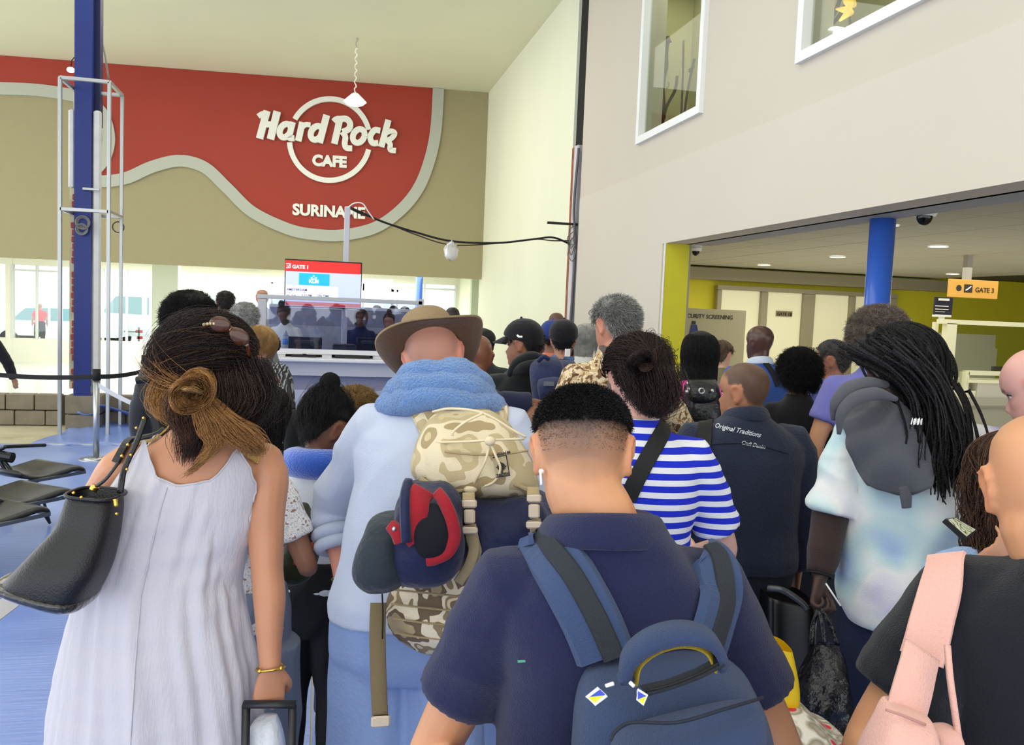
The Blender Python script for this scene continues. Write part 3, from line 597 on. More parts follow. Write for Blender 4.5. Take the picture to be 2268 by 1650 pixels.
# --- head surface
_z = [0, .006, .02, .04, .052, .062, .075, .09, .108, .118, .13, .15, .17, .19, .21, .224, .232, .235]
_w = [.018, .030, .042, .053, .058, .0615, .065, .068, .0715, .073, .0745, .0765, .0765, .073, .061, .044, .024, .004]
_f = [.070, .082, .0885, .083, .0885, .088, .083, .083, .078, .0765, .086, .088, .083, .073, .054, .034, .014, -.004]
_b = [-.0, -.005, -.02, -.045, -.056, -.064, -.075, -.085, -.094, -.098, -.101, -.104, -.103, -.096, -.079, -.058, -.036, -.012]
def head_pt(phi, z, off=0.0, wf=1.0):
    """phi 0 = front; arrays allowed; origin = chin level, between the ears"""
    w = np.interp(z, _z, _w)*wf; f = np.interp(z, _z, _f); b = np.interp(z, _z, _b); ym = -.008*np.ones_like(w)
    s, c = np.sin(phi), np.cos(phi); e = .88
    x = w*np.sign(s)*np.abs(s)**e; cc = np.sign(c)*np.abs(c)**e
    y = np.where(c >= 0, ym+(f-ym)*cc, ym+(ym-b)*cc)
    P = np.stack([x, y, z*np.ones_like(x)], -1)
    if np.any(off):
        ctr = np.array([0, -.01, .125]); d = P-ctr; d[..., 2] *= .8; d /= np.linalg.norm(d, axis=-1, keepdims=True)+1e-9; P = P+d*np.asarray(off)[..., None]
    return P
def feature(P, nose=1.0, fem=0):
    """push nose, sockets, lips, brow into head-local points"""
    x, y, z = P[:, 0], P[:, 1], P[:, 2]; fr = np.clip(y/.05, 0, 1)
    g = np.interp(z, [.068, .074, .082, .105, .120, .128], [0, .72, 1, .42, .12, 0]); wd = np.interp(z, [.07, .082, .1, .125], [.016, .0145, .009, .007])
    y = y+fr*.025*nose*g*np.exp(-(x/wd)**2)
    y = y+fr*.006*np.exp(-((np.abs(x)-.014)/.007)**2-((z-.076)/.008)**2)*nose
    y = y-fr*.011*np.exp(-((np.abs(x)-.033)/.016)**2-((z-.1175)/.0115)**2)
    y = y+fr*.004*np.exp(-((np.abs(x)-.028)/.02)**2-((z-.133)/.006)**2)*(1-fem*.7)
    y = y+fr*(.0055*np.exp(-((z-.058)/.0045)**2)+.006*np.exp(-((z-.0475)/.0045)**2)-.004*np.exp(-((z-.0525)/.002)**2))*np.exp(-(x/.022)**4)
    y = y+fr*.004*np.exp(-((np.abs(x)-.045)/.015)**2-((z-.095)/.014)**2)
    y = y-fr*.004*np.exp(-((z-.066)/.004)**2)*np.exp(-(x/.006)**2)
    P = P.copy(); P[:, 1] = y; return P
def head_mesh(wf=1.0, nose=1, fem=0):
    n = 56; zs = np.interp(np.linspace(0, 1, 54), [0, .12, .85, 1], [0, .012, .21, .235]); ph = np.linspace(0, 2*math.pi, n, endpoint=False)
    V = np.concatenate([head_pt(ph, np.full(n, z), 0, wf) for z in zs]); V = feature(V, nose, fem); F = []
    for k in range(len(zs)-1):
        for i in range(n): F.append((k*n+i, (k+1)*n+i, (k+1)*n+(i+1) % n, k*n+(i+1) % n))
    F.append(tuple(range(n))); F.append(tuple(range(len(V)-1, len(V)-n-1, -1)))
    return V, F
def ear_mesh(side, size=1.0):
    mb = MB(); c = Vector((side*.0735, -.012, .112)); tilt = Matrix.Rotation(side*-.5, 3, 'Z')@Matrix.Rotation(-.18, 3, 'X')
    def e(a, b, o=0): return c+tilt@Vector((side*(.004+o), a*size, b*size))
    hel = [e(.010, -.004, -.004), e(.014, .012), e(.010, .028, .004), e(-.004, .034, .008), (e(-.017, .026, .012)), e(-.021, .008, .012), e(-.017, -.012, .009), e(-.008, -.026, .004), e(.002, -.030, .001), e(.007, -.022, -.002)]
    mb.tube(spline([tuple(p) for p in hel], 4), .0052*size, 8)
    mb.ball(e(-.003, .004, -.001), (.0055, .018*size, .030*size), 12, rot=tilt); mb.ball(e(-.000, -.022, .002), (.006, .010*size, .011*size), 10, rot=tilt)
    mb.tube([tuple(e(-.006, .020, .004)), tuple(e(-.010, .006, .005)), tuple(e(-.008, -.010, .004))], .0042*size, 8)
    mb.ball(e(.004, -.002, 0), (.006, .008, .012), 8)
    return mb.v, mb.f
def se_ring(cx, cy, z, hw, hd, n=28, e=.85, tilt=0):
    out = []
    for i in range(n):
        a = 2*math.pi*i/n; c, s = math.cos(a), math.sin(a); x = hw*math.copysign(abs(c)**e, c); y = hd*math.copysign(abs(s)**e, s); out.append((cx+x, cy+y, z+tilt*x))
    return out
def hand_mesh(W, D, N, side, curl=25, spread=6, size=1.0, thumb=35):
    """W wrist, D direction of fingers, N palm normal (the way fingers curl)"""
    W, D, N = Vector(W), Vector(D).normalized(), Vector(N); N = (N-D*N.dot(D)).normalized(); X = D.cross(N)*side; mb = MB(); s = size
    P = lambda x, y, z: W+X*x*s+D*y*s+N*z*s
    rings = []
    for y, hw, hd, oz in ((-.02, .026, .020, 0), (.01, .029, .017, .001), (.04, .038, .015, .002), (.07, .042, .013, .001), (.088, .041, .011, 0), (.094, .036, .008, 0)):
        rings.append([P(hw*math.copysign(abs(math.cos(a))**.8, math.cos(a)), y, oz+hd*math.sin(a)) for a in [2*math.pi*i/14 for i in range(14)]])
    mb.loft(rings)
    for k, (x, L, r) in enumerate(((.031, .072, .0088), (.0105, .082, .0092), (-.0105, .077, .0088), (-.031, .060, .0078))):
        a = 0; p = P(x, .078, 0); dx = (x/.031)*math.tan(math.radians(spread))*.5; pts = [p]; seg = [.2, .42, .32, .26]
        for q, f in enumerate(seg):
            if q: a += math.radians(curl*(1.0 if q < 3 else .75)+k*2)
            d = (D*math.cos(a)+N*math.sin(a)+X*dx).normalized(); 
            p = p+d*L*f*s; pts.append(p)
        mb.tube(spline([tuple(v) for v in pts], 3), [r*s*(1-.22*i/12) for i in range(13)], 8)
        mb.ball(pts[-1], r*s*.8, 8)
    t = [P(.022, .012, .006), P(.040, .035, .012), P(.052+.0*thumb, .060, .018+.0004*thumb), P(.050, .084, .026+.0006*thumb)]
    mb.tube(spline([tuple(v) for v in t], 4), [.015*s*(1-.4*i/12) for i in range(13)], 8); mb.ball(t[-1], .0088*s, 8)
    return mb.v, mb.f
ARM = {'down': ((.235, -.03, 1.13), (.25, .03, .88)), 'out': ((.30, -.03, 1.15), (.33, .05, .92)), 'front': ((.25, -.02, 1.14), (.12, .22, 1.12)), 'phone': ((.25, .02, 1.14), (.10, .26, 1.20)), 'fwd': ((.24, .06, 1.15), (.20, .28, 1.02)), 'pocket': ((.29, -.06, 1.16), (.20, .03, .93))}
def person(px, py, d, label, H=None, yaw=0, skin=(190, 140, 110), top=None, pants=((30, 32, 44), ), sleeve='short', hem=.90, build=1.0, belly=0, fem=0, armL='down', armR='down', head=(0, 0, 0), fwd=0.0, stoop=0.0, hair=None, vox=.012, face=False, shoes=(30, 30, 32), collar=None, group=None, loose=0.0, neckz=0, dress=None, headw=1.0, stub=None, curl=(25, 25), shoulder=1.0, wr=1.0, handdir=None, child=1.0, fold=1.0, tilt=0.0, hdx=0.0, nd=0.0, palm=None, neckw=1.0, age=0):
    """px,py = pixel of the crown, d = distance along the view; returns dict"""
    crown = at(px, py, d); s = crown.z/1.75
    rdir = ray(px, py); rz = math.atan2(-rdir.x, rdir.y)+math.radians(yaw)
    hy, hp, hr = map(math.radians, head)
    def lean(z): t = max(0, (z-.95)/.55); return stoop*t**1.4
    def lx(z): return tilt*max(-.6, (z-.95)/.55)
    HJ = Vector((lx(1.56)+hdx, lean(1.5)+.012+fwd, 1.555-fwd*.35-nd))                       # skull joint
    HR = Matrix.Rotation(hy, 3, 'Z')@Matrix.Rotation(hr, 3, 'Y')@Matrix.Rotation(-hp, 3, 'X')
    hs = child
    def HT(P): P = np.asarray(P, float)-np.array([0, -.012, .065]); return (P*hs)@np.array(HR).T+np.array(HJ)
    # crown drops when the head bends: rescale so the crown meets its pixel
    ztop = HT([[0, -.02, .235]])[0]; s = crown.z/ztop[2]
    root = empty('person', (0, 0, 0), rz, label, 'person', group, s)
    off = Matrix.Rotation(rz, 3, 'Z')@(Vector((ztop[0], ztop[1], 0))*s); root.location = (crown.x-off.x, crown.y-off.y, 0)
    b = build; sh = shoulder
    V, F = [], []
    def add(v, f):
        n = len(V); V.extend([tuple(p) for p in v]); F.extend([tuple(i+n for i in q) for q in f])
    hv, hf = head_mesh(headw, 1-.25*fem, fem); add(HT(hv), hf)
    for sd in (-1, 1): ev, ef = ear_mesh(sd); add(HT(np.array([tuple(p) for p in ev])*[headw, 1, 1]), ef)
    hipw = .178 if fem else .165; shw = (.163 if fem else .185)*sh
    tor = [(.80, .10, .07, 0), (.87, hipw*.97, .10, -.01), (.95, hipw*1.0, .118+belly*.3, -.012), (1.05, (.135 if fem else .155), .098+belly*.8, 0), (1.15, (.135 if fem else .158), .10+belly, 0), (1.25, .155*1, .108+belly*.6, .0), (1.32, shw*.93, .110, 0), (1.375, shw*.96, .100, -.004), (1.412, shw*.80, .086, -.010), (1.445, shw*.56, .074, -.012), (1.475, max(.36*shw, .064*neckw), .064*neckw, -.010), (1.498, .060*neckw, .056*neckw, -.006)]
    def bx(z): return b if z > .8 else 1
    R = [se_ring(lx(z), y+lean(z), z, hw*bx(z), hd*(.5+.5*b), 28, .82) for z, hw, hd, y in tor]
    mb = MB(); mb.loft(R)
    nk = [(lx(1.45), lean(1.45)-.006, 1.43), (lx(1.5)+hdx*.45, lean(1.5)+.001+fwd*.35, 1.49), tuple(HJ+HR@Vector((0, -.014, -.01))*hs), tuple(HJ+HR@Vector((0, -.012, .03))*hs)]
    nr = .054 if not fem else .045
    nr *= neckw
    mb.tube(spline(nk, 4), [nr*1.25, nr*1.12, nr*1.03, nr]+[nr]*9, 18)
    arms = []
    for sd, spec, cu in ((-1, armL, curl[0]), (1, armR, curl[1])):
        E, Wp = ARM[spec] if isinstance(spec, str) else spec[-2:]
        if not isinstance(spec, str) and spec[0] == 'px':
            Mi_ = (Matrix.Translation(root.location)@Matrix.Rotation(rz, 4, 'Z')@Matrix.Scale(s, 4)).inverted(); E, Wp = Mi_@at(*spec[1]), Mi_@at(*spec[2]); absol = True
        else: absol = False
        S = Vector((sd*(shw*b*.95-.012)+lx(1.39), lean(1.40)-.004, 1.383))
        if not absol: E = Vector((sd*E[0]*(.4+.6*b*sh) if isinstance(spec, str) else E[0], E[1]+lean(1.15)*(1 if isinstance(spec, str) else 0), E[2]))
        if not absol: Wp = Vector((sd*Wp[0]*(.5+.5*b) if isinstance(spec, str) else Wp[0], Wp[1]+lean(1.0)*(1 if isinstance(spec, str) else 0), Wp[2]))
        q = .92 if fem else 1.0; q *= (.65+.35*b)
        ua = spline([tuple(S+Vector((-sd*.03, 0, .012))), tuple(S.lerp(E, .12)+Vector((sd*.006, 0, 0))), tuple(S.lerp(E, .5)), tuple(E), tuple(E.lerp(Wp, .3)+Vector((sd*.003, 0, 0))), tuple(E.lerp(Wp, .7)), tuple(Wp)], 4)
        rr = np.interp(np.linspace(0, 1, len(ua)), [0, .16, .35, .5, .65, .84, 1], [.050, .058, .049, .041, .042, .032, .0265])*q
        mb.tube(ua, list(rr), 14); mb.ball(S, .054*q, 14)
        hd_ = (Wp-E).normalized()
        if handdir and handdir.get(sd) is not None: hd_ = Vector(handdir[sd]).normalized()
        pn = Vector((-sd, .25, 0)) if not (palm and palm.get(sd)) else Vector(palm[sd])
        if not isinstance(spec, str) or spec in ('front', 'phone', 'fwd'):
            if not (palm and palm.get(sd)): pn = Vector((-sd*.6, .2, .8))
        h_v, h_f = hand_mesh(Wp, hd_, pn, sd, cu, size=(.92 if fem else 1.0)); mb.add(h_v, h_f)
        arms.append((sd, S, E, Wp, q, ua))
    for sd in (-1, 1):
        hip, kn, an = Vector((sd*.088*(.5+.5*b)+lx(.86), -.005, .86)), Vector((sd*.10, .012, .48)), Vector((sd*.105, -.02, .085))
        lp = spline([tuple(hip), tuple(hip.lerp(kn, .5)), tuple(kn), tuple(kn.lerp(an, .3)+Vector((0, -.012, 0))), tuple(kn.lerp(an, .75)), tuple(an)], 4)
        mb.tube(lp, list(np.interp(np.linspace(0, 1, len(lp)), [0, .2, .4, .58, .8, 1], [.088, .078, .056, .057, .042, .036])*(.6+.4*b)), 14)
        mb.tube([tuple(an+Vector((0, -.04, -.035))), tuple(an+Vector((0, .04, -.04))), tuple(an+Vector((sd*.01, .13, -.06))), tuple(an+Vector((sd*.012, .17, -.065)))], [(.03, .04), (.038, .04), (.043, .022), (.03, .014)], 12)
    add(mb.v, mb.f)
    me = remesh(V, F, vox, 2 if vox < .008 else 1)
    P = getv(me); inv = ((P-np.array(HJ))@np.array(HR))/hs+np.array([0, -.012, .065])   # head-local
    col = np.tile(np.array(lin(skin)[:3]), (len(P), 1)); hx, hyy, hz = inv[:, 0], inv[:, 1], inv[:, 2]
    col *= (1+.05*wav(P, 22, 3)+.035*wav(P, 70, 5))[:, None]
    inh = (hz > -.02) & (np.abs(hx) < .12) & (np.abs(hyy) < .15) & (hz < .26)
    front = inh & (hyy > .045)
    def blend(mask, c, a): col[mask] = col[mask]*(1-a)+np.array(c)*a
    lip = front & (np.abs(hx) < .024*(1-np.abs(hz-.053)/.02)) & (np.abs(hz-.053) < .0095); blend(lip, np.array(lin(skin)[:3])*[.75, .42, .42], .65)
    hc = np.array(lin(hair['color'])[:3]) if hair else np.array(lin(skin)[:3])*.6
    hc0 = hc
    if stub: hc = np.array(lin(stub)[:3])
    brow = front & (np.abs(hz-.135-.004*np.sin(np.abs(hx)*60)) < .0042) & (np.abs(hx) > .012) & (np.abs(hx) < .05); blend(brow, hc*.6, .75 if face else .3)
    ear = inh & (np.abs(hx) > .074*headw) & (hz < .152); blend(ear, np.array(lin(skin)[:3])*[1.08, .72, .66], .35)
    ck = np.exp(-((np.abs(hx)-.045)/.02)**2-((hz-.085)/.02)**2)*(hyy > .03)*inh*.18; col = col*(1-ck[:, None])+np.array(lin(skin)[:3])*[1.1, .7, .65]*ck[:, None]
    if hair and hair['style'] in ('buzz', 'short', 'fade', 'grizzle'):
        phi = np.abs(np.arctan2(hx, hyy+.008)); line = np.interp(phi, [0, .7, 1.15, 1.35, 1.6, 1.9, 2.3, 3.15], [.185, .18, .165, .105, .140, .125, .075, .045])
        soft = hair.get('soft', .012); a = np.clip((hz-line)/soft, 0, 1)*inh*hair.get('dens', .85)*(1-(ear*1.0)); a *= np.clip(1+.05*wav(P, 60, 8), .3, 1.1); a = np.clip(a, 0, 1)
        a = a**hair.get('pw', 1)
        col = col*(1-a[:, None])+np.array(lin(hair.get('scalp', hair['color']))[:3])*a[:, None]
        if hair['style'] == 'fade':
            ln = np.interp(phi, [0, .7, 1.15, 1.6, 2.2, 3.15], [.185, .178, .165, .156, .148, .142]); a = np.clip((hz-ln)/.035, 0, 1)*inh*.93; col = col*(1-a[:, None])+hc0*a[:, None]
    if hair and hair.get('beard'):
        a = inh*np.clip((.075-hz)/.012, 0, 1)*(hyy > -.0)*(~lip)*.7; col = col*(1-a[:, None])+hc*a[:, None]
    if hair and hair.get('fringe'):   # bald crown, stubble ring
        phi = np.abs(np.arctan2(hx, hyy)); a = inh*(phi > 1.5)*np.clip((.165-hz)/.03, 0, 1)*np.clip((hz-.06)/.02, 0, 1)*.6*(~ear); col = col*(1-a[:, None])+hc*a[:, None]
    setcol(me, np.clip(col, 0, 1)); bm_ = mat('skin_%d_%d_%d' % tuple(skin), skin, .46 if age != 9 else .25, attr=True, sss=.12, bump=.08, bscale=220, spec=.45)
    me.materials.append(bm_); body = link('body', me, root, True)
    if face:
        for sd in (-1, 1):
            c_ = HT([[sd*.032, .0590, .1175]])[0]; e = MB(); e.ball(c_, .0118*hs, 16); ob = e.build('eye', mat('eye_white', (225, 220, 212), .2), root, True)
            g = HT([[sd*.032, .0686, .1172]])[0]; MB().ball(g, (.0048, .0032, .0048), 12, rot=HR).build('iris', mat('eye_dark', (40, 26, 18), .1), ob, True)
            e = MB(); e.tube([tuple(HT([[sd*(.032+.0155*t), .0592+.0118*math.sqrt(max(0, 1-t*t*1.1))+.0008-abs(t)*.002, .1175+.0062*(1-t*t)]])[0]) for t in np.linspace(-1, 1, 9)], .0018, 6); e.build('eyelid', bm_, root, True)
    # ---- clothing
    cl = None
    if top:
        tm = top; V2 = MB(); L0_ = loose; zt = 1.488+neckz; kk = []
        for z, hw, hd, y in tor:
            if z < hem-.0: continue
            kk.append((z, hw, hd, y))
        hw0 = np.interp(hem, [t[0] for t in tor], [t[1] for t in tor]); hd0 = np.interp(hem, [t[0] for t in tor], [t[2] for t in tor]); y0 = np.interp(hem, [t[0] for t in tor], [t[3] for t in tor]); kk = [(hem, hw0, hd0, y0)]+kk
        rings = []
        chw = max(t[1] for t in kk if t[0] > 1.2); chd = max(t[2] for t in kk if t[0] > 1.1)
        for z, hw, hd, y in kk:
            drop = np.clip((1.36-z)/.15, 0, 1); lw = max(hw, chw*(.80+.1*loose/.03)) if drop > 0 else hw; ld = max(hd, (.105+belly)*(.96 if not fem else .9)) if drop > 0 else hd
            m_ = .014+loose*np.clip((1.44-z)/.1, 0, 1); hw_ = hw+(lw-hw)*drop*(.35 if fem else .8); hd_2 = hd+(ld-hd)*drop*(.35 if fem else .8)
            if z >= 1.488: m_ = .006
            rings.append(se_ring(lx(z), y+lean(z), z+(neckz if z > 1.46 else 0), hw_*bx(z)+m_, hd_2*(.5+.5*b)+m_, 32, .8))
        V2.loft(rings)
        frac = {'none': 0, 'cap': .18, 'short': .62, 'elbow': .95, 'roll': 1.30, 'long': 1.97}[sleeve] if isinstance(sleeve, str) else sleeve
        for sd, S, E, Wp, q, ua in arms:
            if frac == 0: continue
            def pt(t): return S.lerp(E, t) if t <= 1 else E.lerp(Wp, t-1)
            ts = [0, .15, .35]+[t for t in (.55, .75, .92, 1.0, 1.08, 1.25, 1.5, 1.75) if t < frac-.04]+[frac]
            base = lambda t: np.interp(t, [0, .3, .7, 1, 1.35, 1.7, 2], [.060, .056, .048, .042, .042, .034, .028])*q
            rr = [base(t)+.012+(loose*.4+.006)*min(1, t*1.5)+(.006 if frac <= 1 and t > frac*.8 else 0) for t in ts]
            V2.tube([tuple(S+Vector((-sd*.05, 0, .0)))]+[tuple(pt(t)) for t in ts], [rr[0]]+rr, 16)
            V2.ball(S, .055*q+.012, 14)
        cm = remesh(V2.v, V2.f, max(vox, .007) if vox > .006 else .0065, 4 if vox > .009 else 6)
        P = getv(cm); N = getn(cm)
        g = fold*(.0035+.25*loose)
        wz = np.clip((1.46-P[:, 2])/.12, .15, 1)
        disp = g*wz*(folds(P, 16, 11+abs(int(px)), (1.2, 1.2, .55))*.6+folds(P, 30, 17+abs(int(px)), (1, 1, .8))*.35)
        arm_area = np.clip((np.abs(P[:, 0])-shw*b)/.03, 0, 1); disp += g*arm_area*.8*folds(P, 38, 23, (.5, .5, 1.4))
        setv(cm, P+N*disp[:, None]); cm.materials.append(tm); cl = link('shirt' if not dress else 'dress', cm, root, True)
    if collar:
        c0 = lean(1.48)+.0; rr = []
        cpts = []
        for i in range(25):
            a = math.radians(-68+ (360-44)*i/24-90+ (0)); a = math.radians(90+22+316*i/24)
            cpts.append((1.0*math.cos(a), math.sin(a), i))
        r0 = .072*neckw; mbc = MB(); ring = []
        for (cx_, sy_, i) in cpts:
            ax, ay = cx_*r0*1.02+0, sy_*r0*.98+c0-.002+fwd*.15; back = (1-sy_)/2; zt_ = 1.492+.028*back*collar.get('h', 1)-.012*(1-back)
            o_ = .012
            ring.append([(ax*.90, ay-.0*1, zt_-.04), (ax*.93, c0+(ay-c0)*.95, zt_-.004), (ax*1.0, c0+(ay-c0)*1.0, zt_), (ax*(1.10+.08), c0+(ay-c0)*1.2, zt_-.016), (ax*1.30, c0+(ay-c0)*1.40, zt_-.040*collar.get('h', 1)), (ax*1.22, c0+(ay-c0)*1.3, zt_-.042*collar.get('h', 1))])
        n6 = 6; Vc = [p for r in ring for p in r]; Fc = [(k*n6+i, (k+1)*n6+i, (k+1)*n6+i+1, k*n6+i+1) for k in range(len(ring)-1) for i in range(n6-1)]
        Vc = [(p[0]+lx(1.48)+hdx*.35, p[1], p[2]) for p in Vc]; oc = mbc.add(Vc, Fc).build('collar', collar['mat'], root, True); sm = oc.modifiers.new('s', 'SOLIDIFY'); sm.thickness = .005; sm.offset = 0; sb_ = oc.modifiers.new('b', 'SUBSURF'); sb_.levels = sb_.render_levels = 1
    if pants:
        pc, short = (pants+(0,))[:2] if len(pants) < 2 else pants[:2]
        pm = pc if not isinstance(pc, tuple) else mat('trousers_%d_%d_%d' % pc, pc, .8, bump=.3, bscale=90)
        V3 = MB(); V3.loft([se_ring(lx(z), -.008, z, hw*b+.012, hd*(.5+.5*b)+.012+belly*.3, 24, .85) for z, hw, hd in ((.74, .12, .085), (.80, .165, .11), (.88, hipw+.01, .122), (.96, hipw+.006, .122), (1.06, hipw*.92, .108))])
        zb = .52 if short else .07
        for sd in (-1, 1):
            hip, kn, an = Vector((sd*.09*(.5+.5*b)+lx(.86), -.008, .86)), Vector((sd*.10, .010, .48)), Vector((sd*.108, -.018, .06))
            if short: V3.tube([tuple(hip), tuple(hip.lerp(kn, .5)), tuple(hip.lerp(kn, .93))], [.105, .112, .118], 16)
            else: V3.tube(spline([tuple(hip), tuple(hip.lerp(kn, .5)), tuple(kn), tuple(kn.lerp(an, .5)), tuple(an)], 3), [float(v) for v in np.interp(np.linspace(0, 1, 13), [0, .3, .5, 1], [.108, .104, .084, .070])], 14)
        pmsh = remesh(V3.v, V3.f, max(vox, .010), 3); P = getv(pmsh); N = getn(pmsh); setv(pmsh, P+N*(.004*folds(P, 26, 31+abs(int(px)), (1, 1, .7)))[:, None]); pmsh.materials.append(pm); link('shorts' if short else 'trousers', pmsh, root, True)
    if shoes:
        for sd in (-1, 1):
            an = Vector((sd*.105, -.02, .085)); sm_ = MB(); c_ = [(-.055, .030, .045), (-.03, .038, .055), (.03, .040, .055), (.09, .047, .035), (.15, .046, .026), (.19, .034, .018), (.205, .012, .008)]
            sm_.loft([[(an.x+sd*.004+w_*math.cos(t), an.y+y_, max(0.002, .0+h_+h_*math.sin(t))) for t in [2*math.pi*i/14 for i in range(14)]] for y_, w_, h_ in c_]); sm_.build('shoe', mat('shoe_%d_%d_%d' % tuple(shoes), shoes, .5), root, True)
    D = dict(lx=lx, root=root, s=s, rz=rz, HT=HT, HR=HR, HJ=HJ, lean=lean, arms={a[0]: a for a in arms}, shirt=cl, body=body, b=b, hs=hs, shw=shw, headw=headw)
    D['M'] = Matrix.Translation(root.location)@Matrix.Rotation(rz, 4, 'Z')@Matrix.Scale(s, 4)
    if cl: D['bvh'] = BVHTree.FromPolygons([v.co.copy() for v in cl.data.vertices], [tuple(p.vertices) for p in cl.data.polygons])
    D['hbvh'] = None
    if hair: make_hair(D, hair)
    return D
HL = ([0, .55, .95, 1.2, 1.42, 1.75, 2.05, 2.5, 3.15], [.186, .182, .168, .118, .155, .15, .105, .065, .045])
def hairmat(c, rough=.45, name='hair'):
    n = '%s_%d_%d_%d' % ((name,)+tuple(c))
    return mat(n, c, rough, var=.28, vscale=30, bump=.8, bscale=260, spec=.35)
def shell(D, th, hl=HL, m=None, name='hair', noisef=0, noisea=0, seed=1, nz=44, na=80, drop=0, parent=None, top_boost=0, soft=.02):
    phis = np.linspace(-math.pi, math.pi, na, endpoint=False); zs = np.interp(np.linspace(0, 1, nz), [0, .8, 1], [.03, .215, .235]); V = []; 
    PH, ZZ = np.meshgrid(phis, zs); line = np.interp(np.abs(PH), *hl)+drop
    t = np.clip((ZZ-line)/soft, 0, 1); t = t*t*(3-2*t); T = th*(t**.7)+top_boost*np.clip((ZZ-.17)/.06, 0, 1)*t-.006*(1-t)
    P = head_pt(PH, ZZ, 0, D['headw']); Pf = P.reshape(-1, 3)
    if noisea: T = T+(noisea*wav(Pf, noisef, seed, 16)).reshape(T.shape)*t+(noisea*.6*wav(Pf, noisef*2.3, seed+1, 16)).reshape(T.shape)*t
    P = head_pt(PH, ZZ, T, D['headw']).reshape(-1, 3); P = D['HT'](P)
    F = [(k*na+i, k*na+(i+1) % na, (k+1)*na+(i+1) % na, (k+1)*na+i) for k in range(nz-1) for i in range(na)]; F.append(tuple(range((nz-1)*na, nz*na)))
    mb = MB(); mb.add(P, F); return mb.build(name, m, parent or D['root'], True)
def strands(D, curves, radius, m, name='hair_strands', tip=.35, parent=None):
    """curves: array (n, k, 3) in person-local space"""
    C = np.asarray(curves, float); n, k, _ = C.shape; hc = bpy.data.hair_curves.new(name); hc.add_curves([k]*n)
    hc.points.foreach_set('position', C.astype('f').ravel()); r = np.tile(np.linspace(1, tip, k), n)*radius
    a = hc.attributes.get('radius') or hc.attributes.new('radius', 'FLOAT', 'POINT'); a.data.foreach_set('value', r.astype('f')); hc.materials.append(m)
    o = bpy.data.objects.new(name, hc); COL.objects.link(o); o.parent = parent or D['root']; o['kind'] = 'stuff'; return o
def scalp(D, n, hl=HL, seed=1, zmin=0, pr=None, zmax=1):
    r = np.random.default_rng(seed); ph = r.uniform(-math.pi, math.pi, n*9); z = .235-(.235-.04)*r.uniform(0, 1, n*9)**1.25; ok = (z < zmax) & (z > np.interp(np.abs(ph), *hl)+.004+zmin)
    if pr: ok &= (np.abs(ph) > pr[0]) & (np.abs(ph) < pr[1])
    return ph[ok][:n], z[ok][:n]
def short_hair(D, m, n, length, seed=1, out=.5, back=.6, hl=HL, base=.004, radius=.0006, curl=0, zmin=0, jit=.5):
    ph, z = scalp(D, n, hl, seed, zmin); P0 = head_pt(ph, z, np.full(len(ph), base), D['headw']); nn = P0-np.array([0, -.01, .12]); nn /= np.linalg.norm(nn, axis=1)[:, None]
    r = np.random.default_rng(seed+5); dn = np.stack([np.zeros(len(ph)), -np.ones(len(ph))*back, -np.ones(len(ph))*(1-back)], -1)+r.normal(size=(len(ph), 3))*.35*jit
    d = nn*out+dn*(1-out); d /= np.linalg.norm(d, axis=1)[:, None]; L = length*r.uniform(.6, 1.1, (len(ph), 1)); k = 5; C = []
    for i in range(k):
        t = i/(k-1); p = P0+d*L*t+dn*(L*t*t*.35)
        if curl: p = p+curl*np.stack([np.sin(t*9+ph*40), np.cos(t*9+z*300), np.sin(t*8+z*200)], -1)*t
        C.append(p)
    C = np.stack(C, 1); C = D['HT'](C.reshape(-1, 3)).reshape(C.shape); return strands(D, C, radius, m)
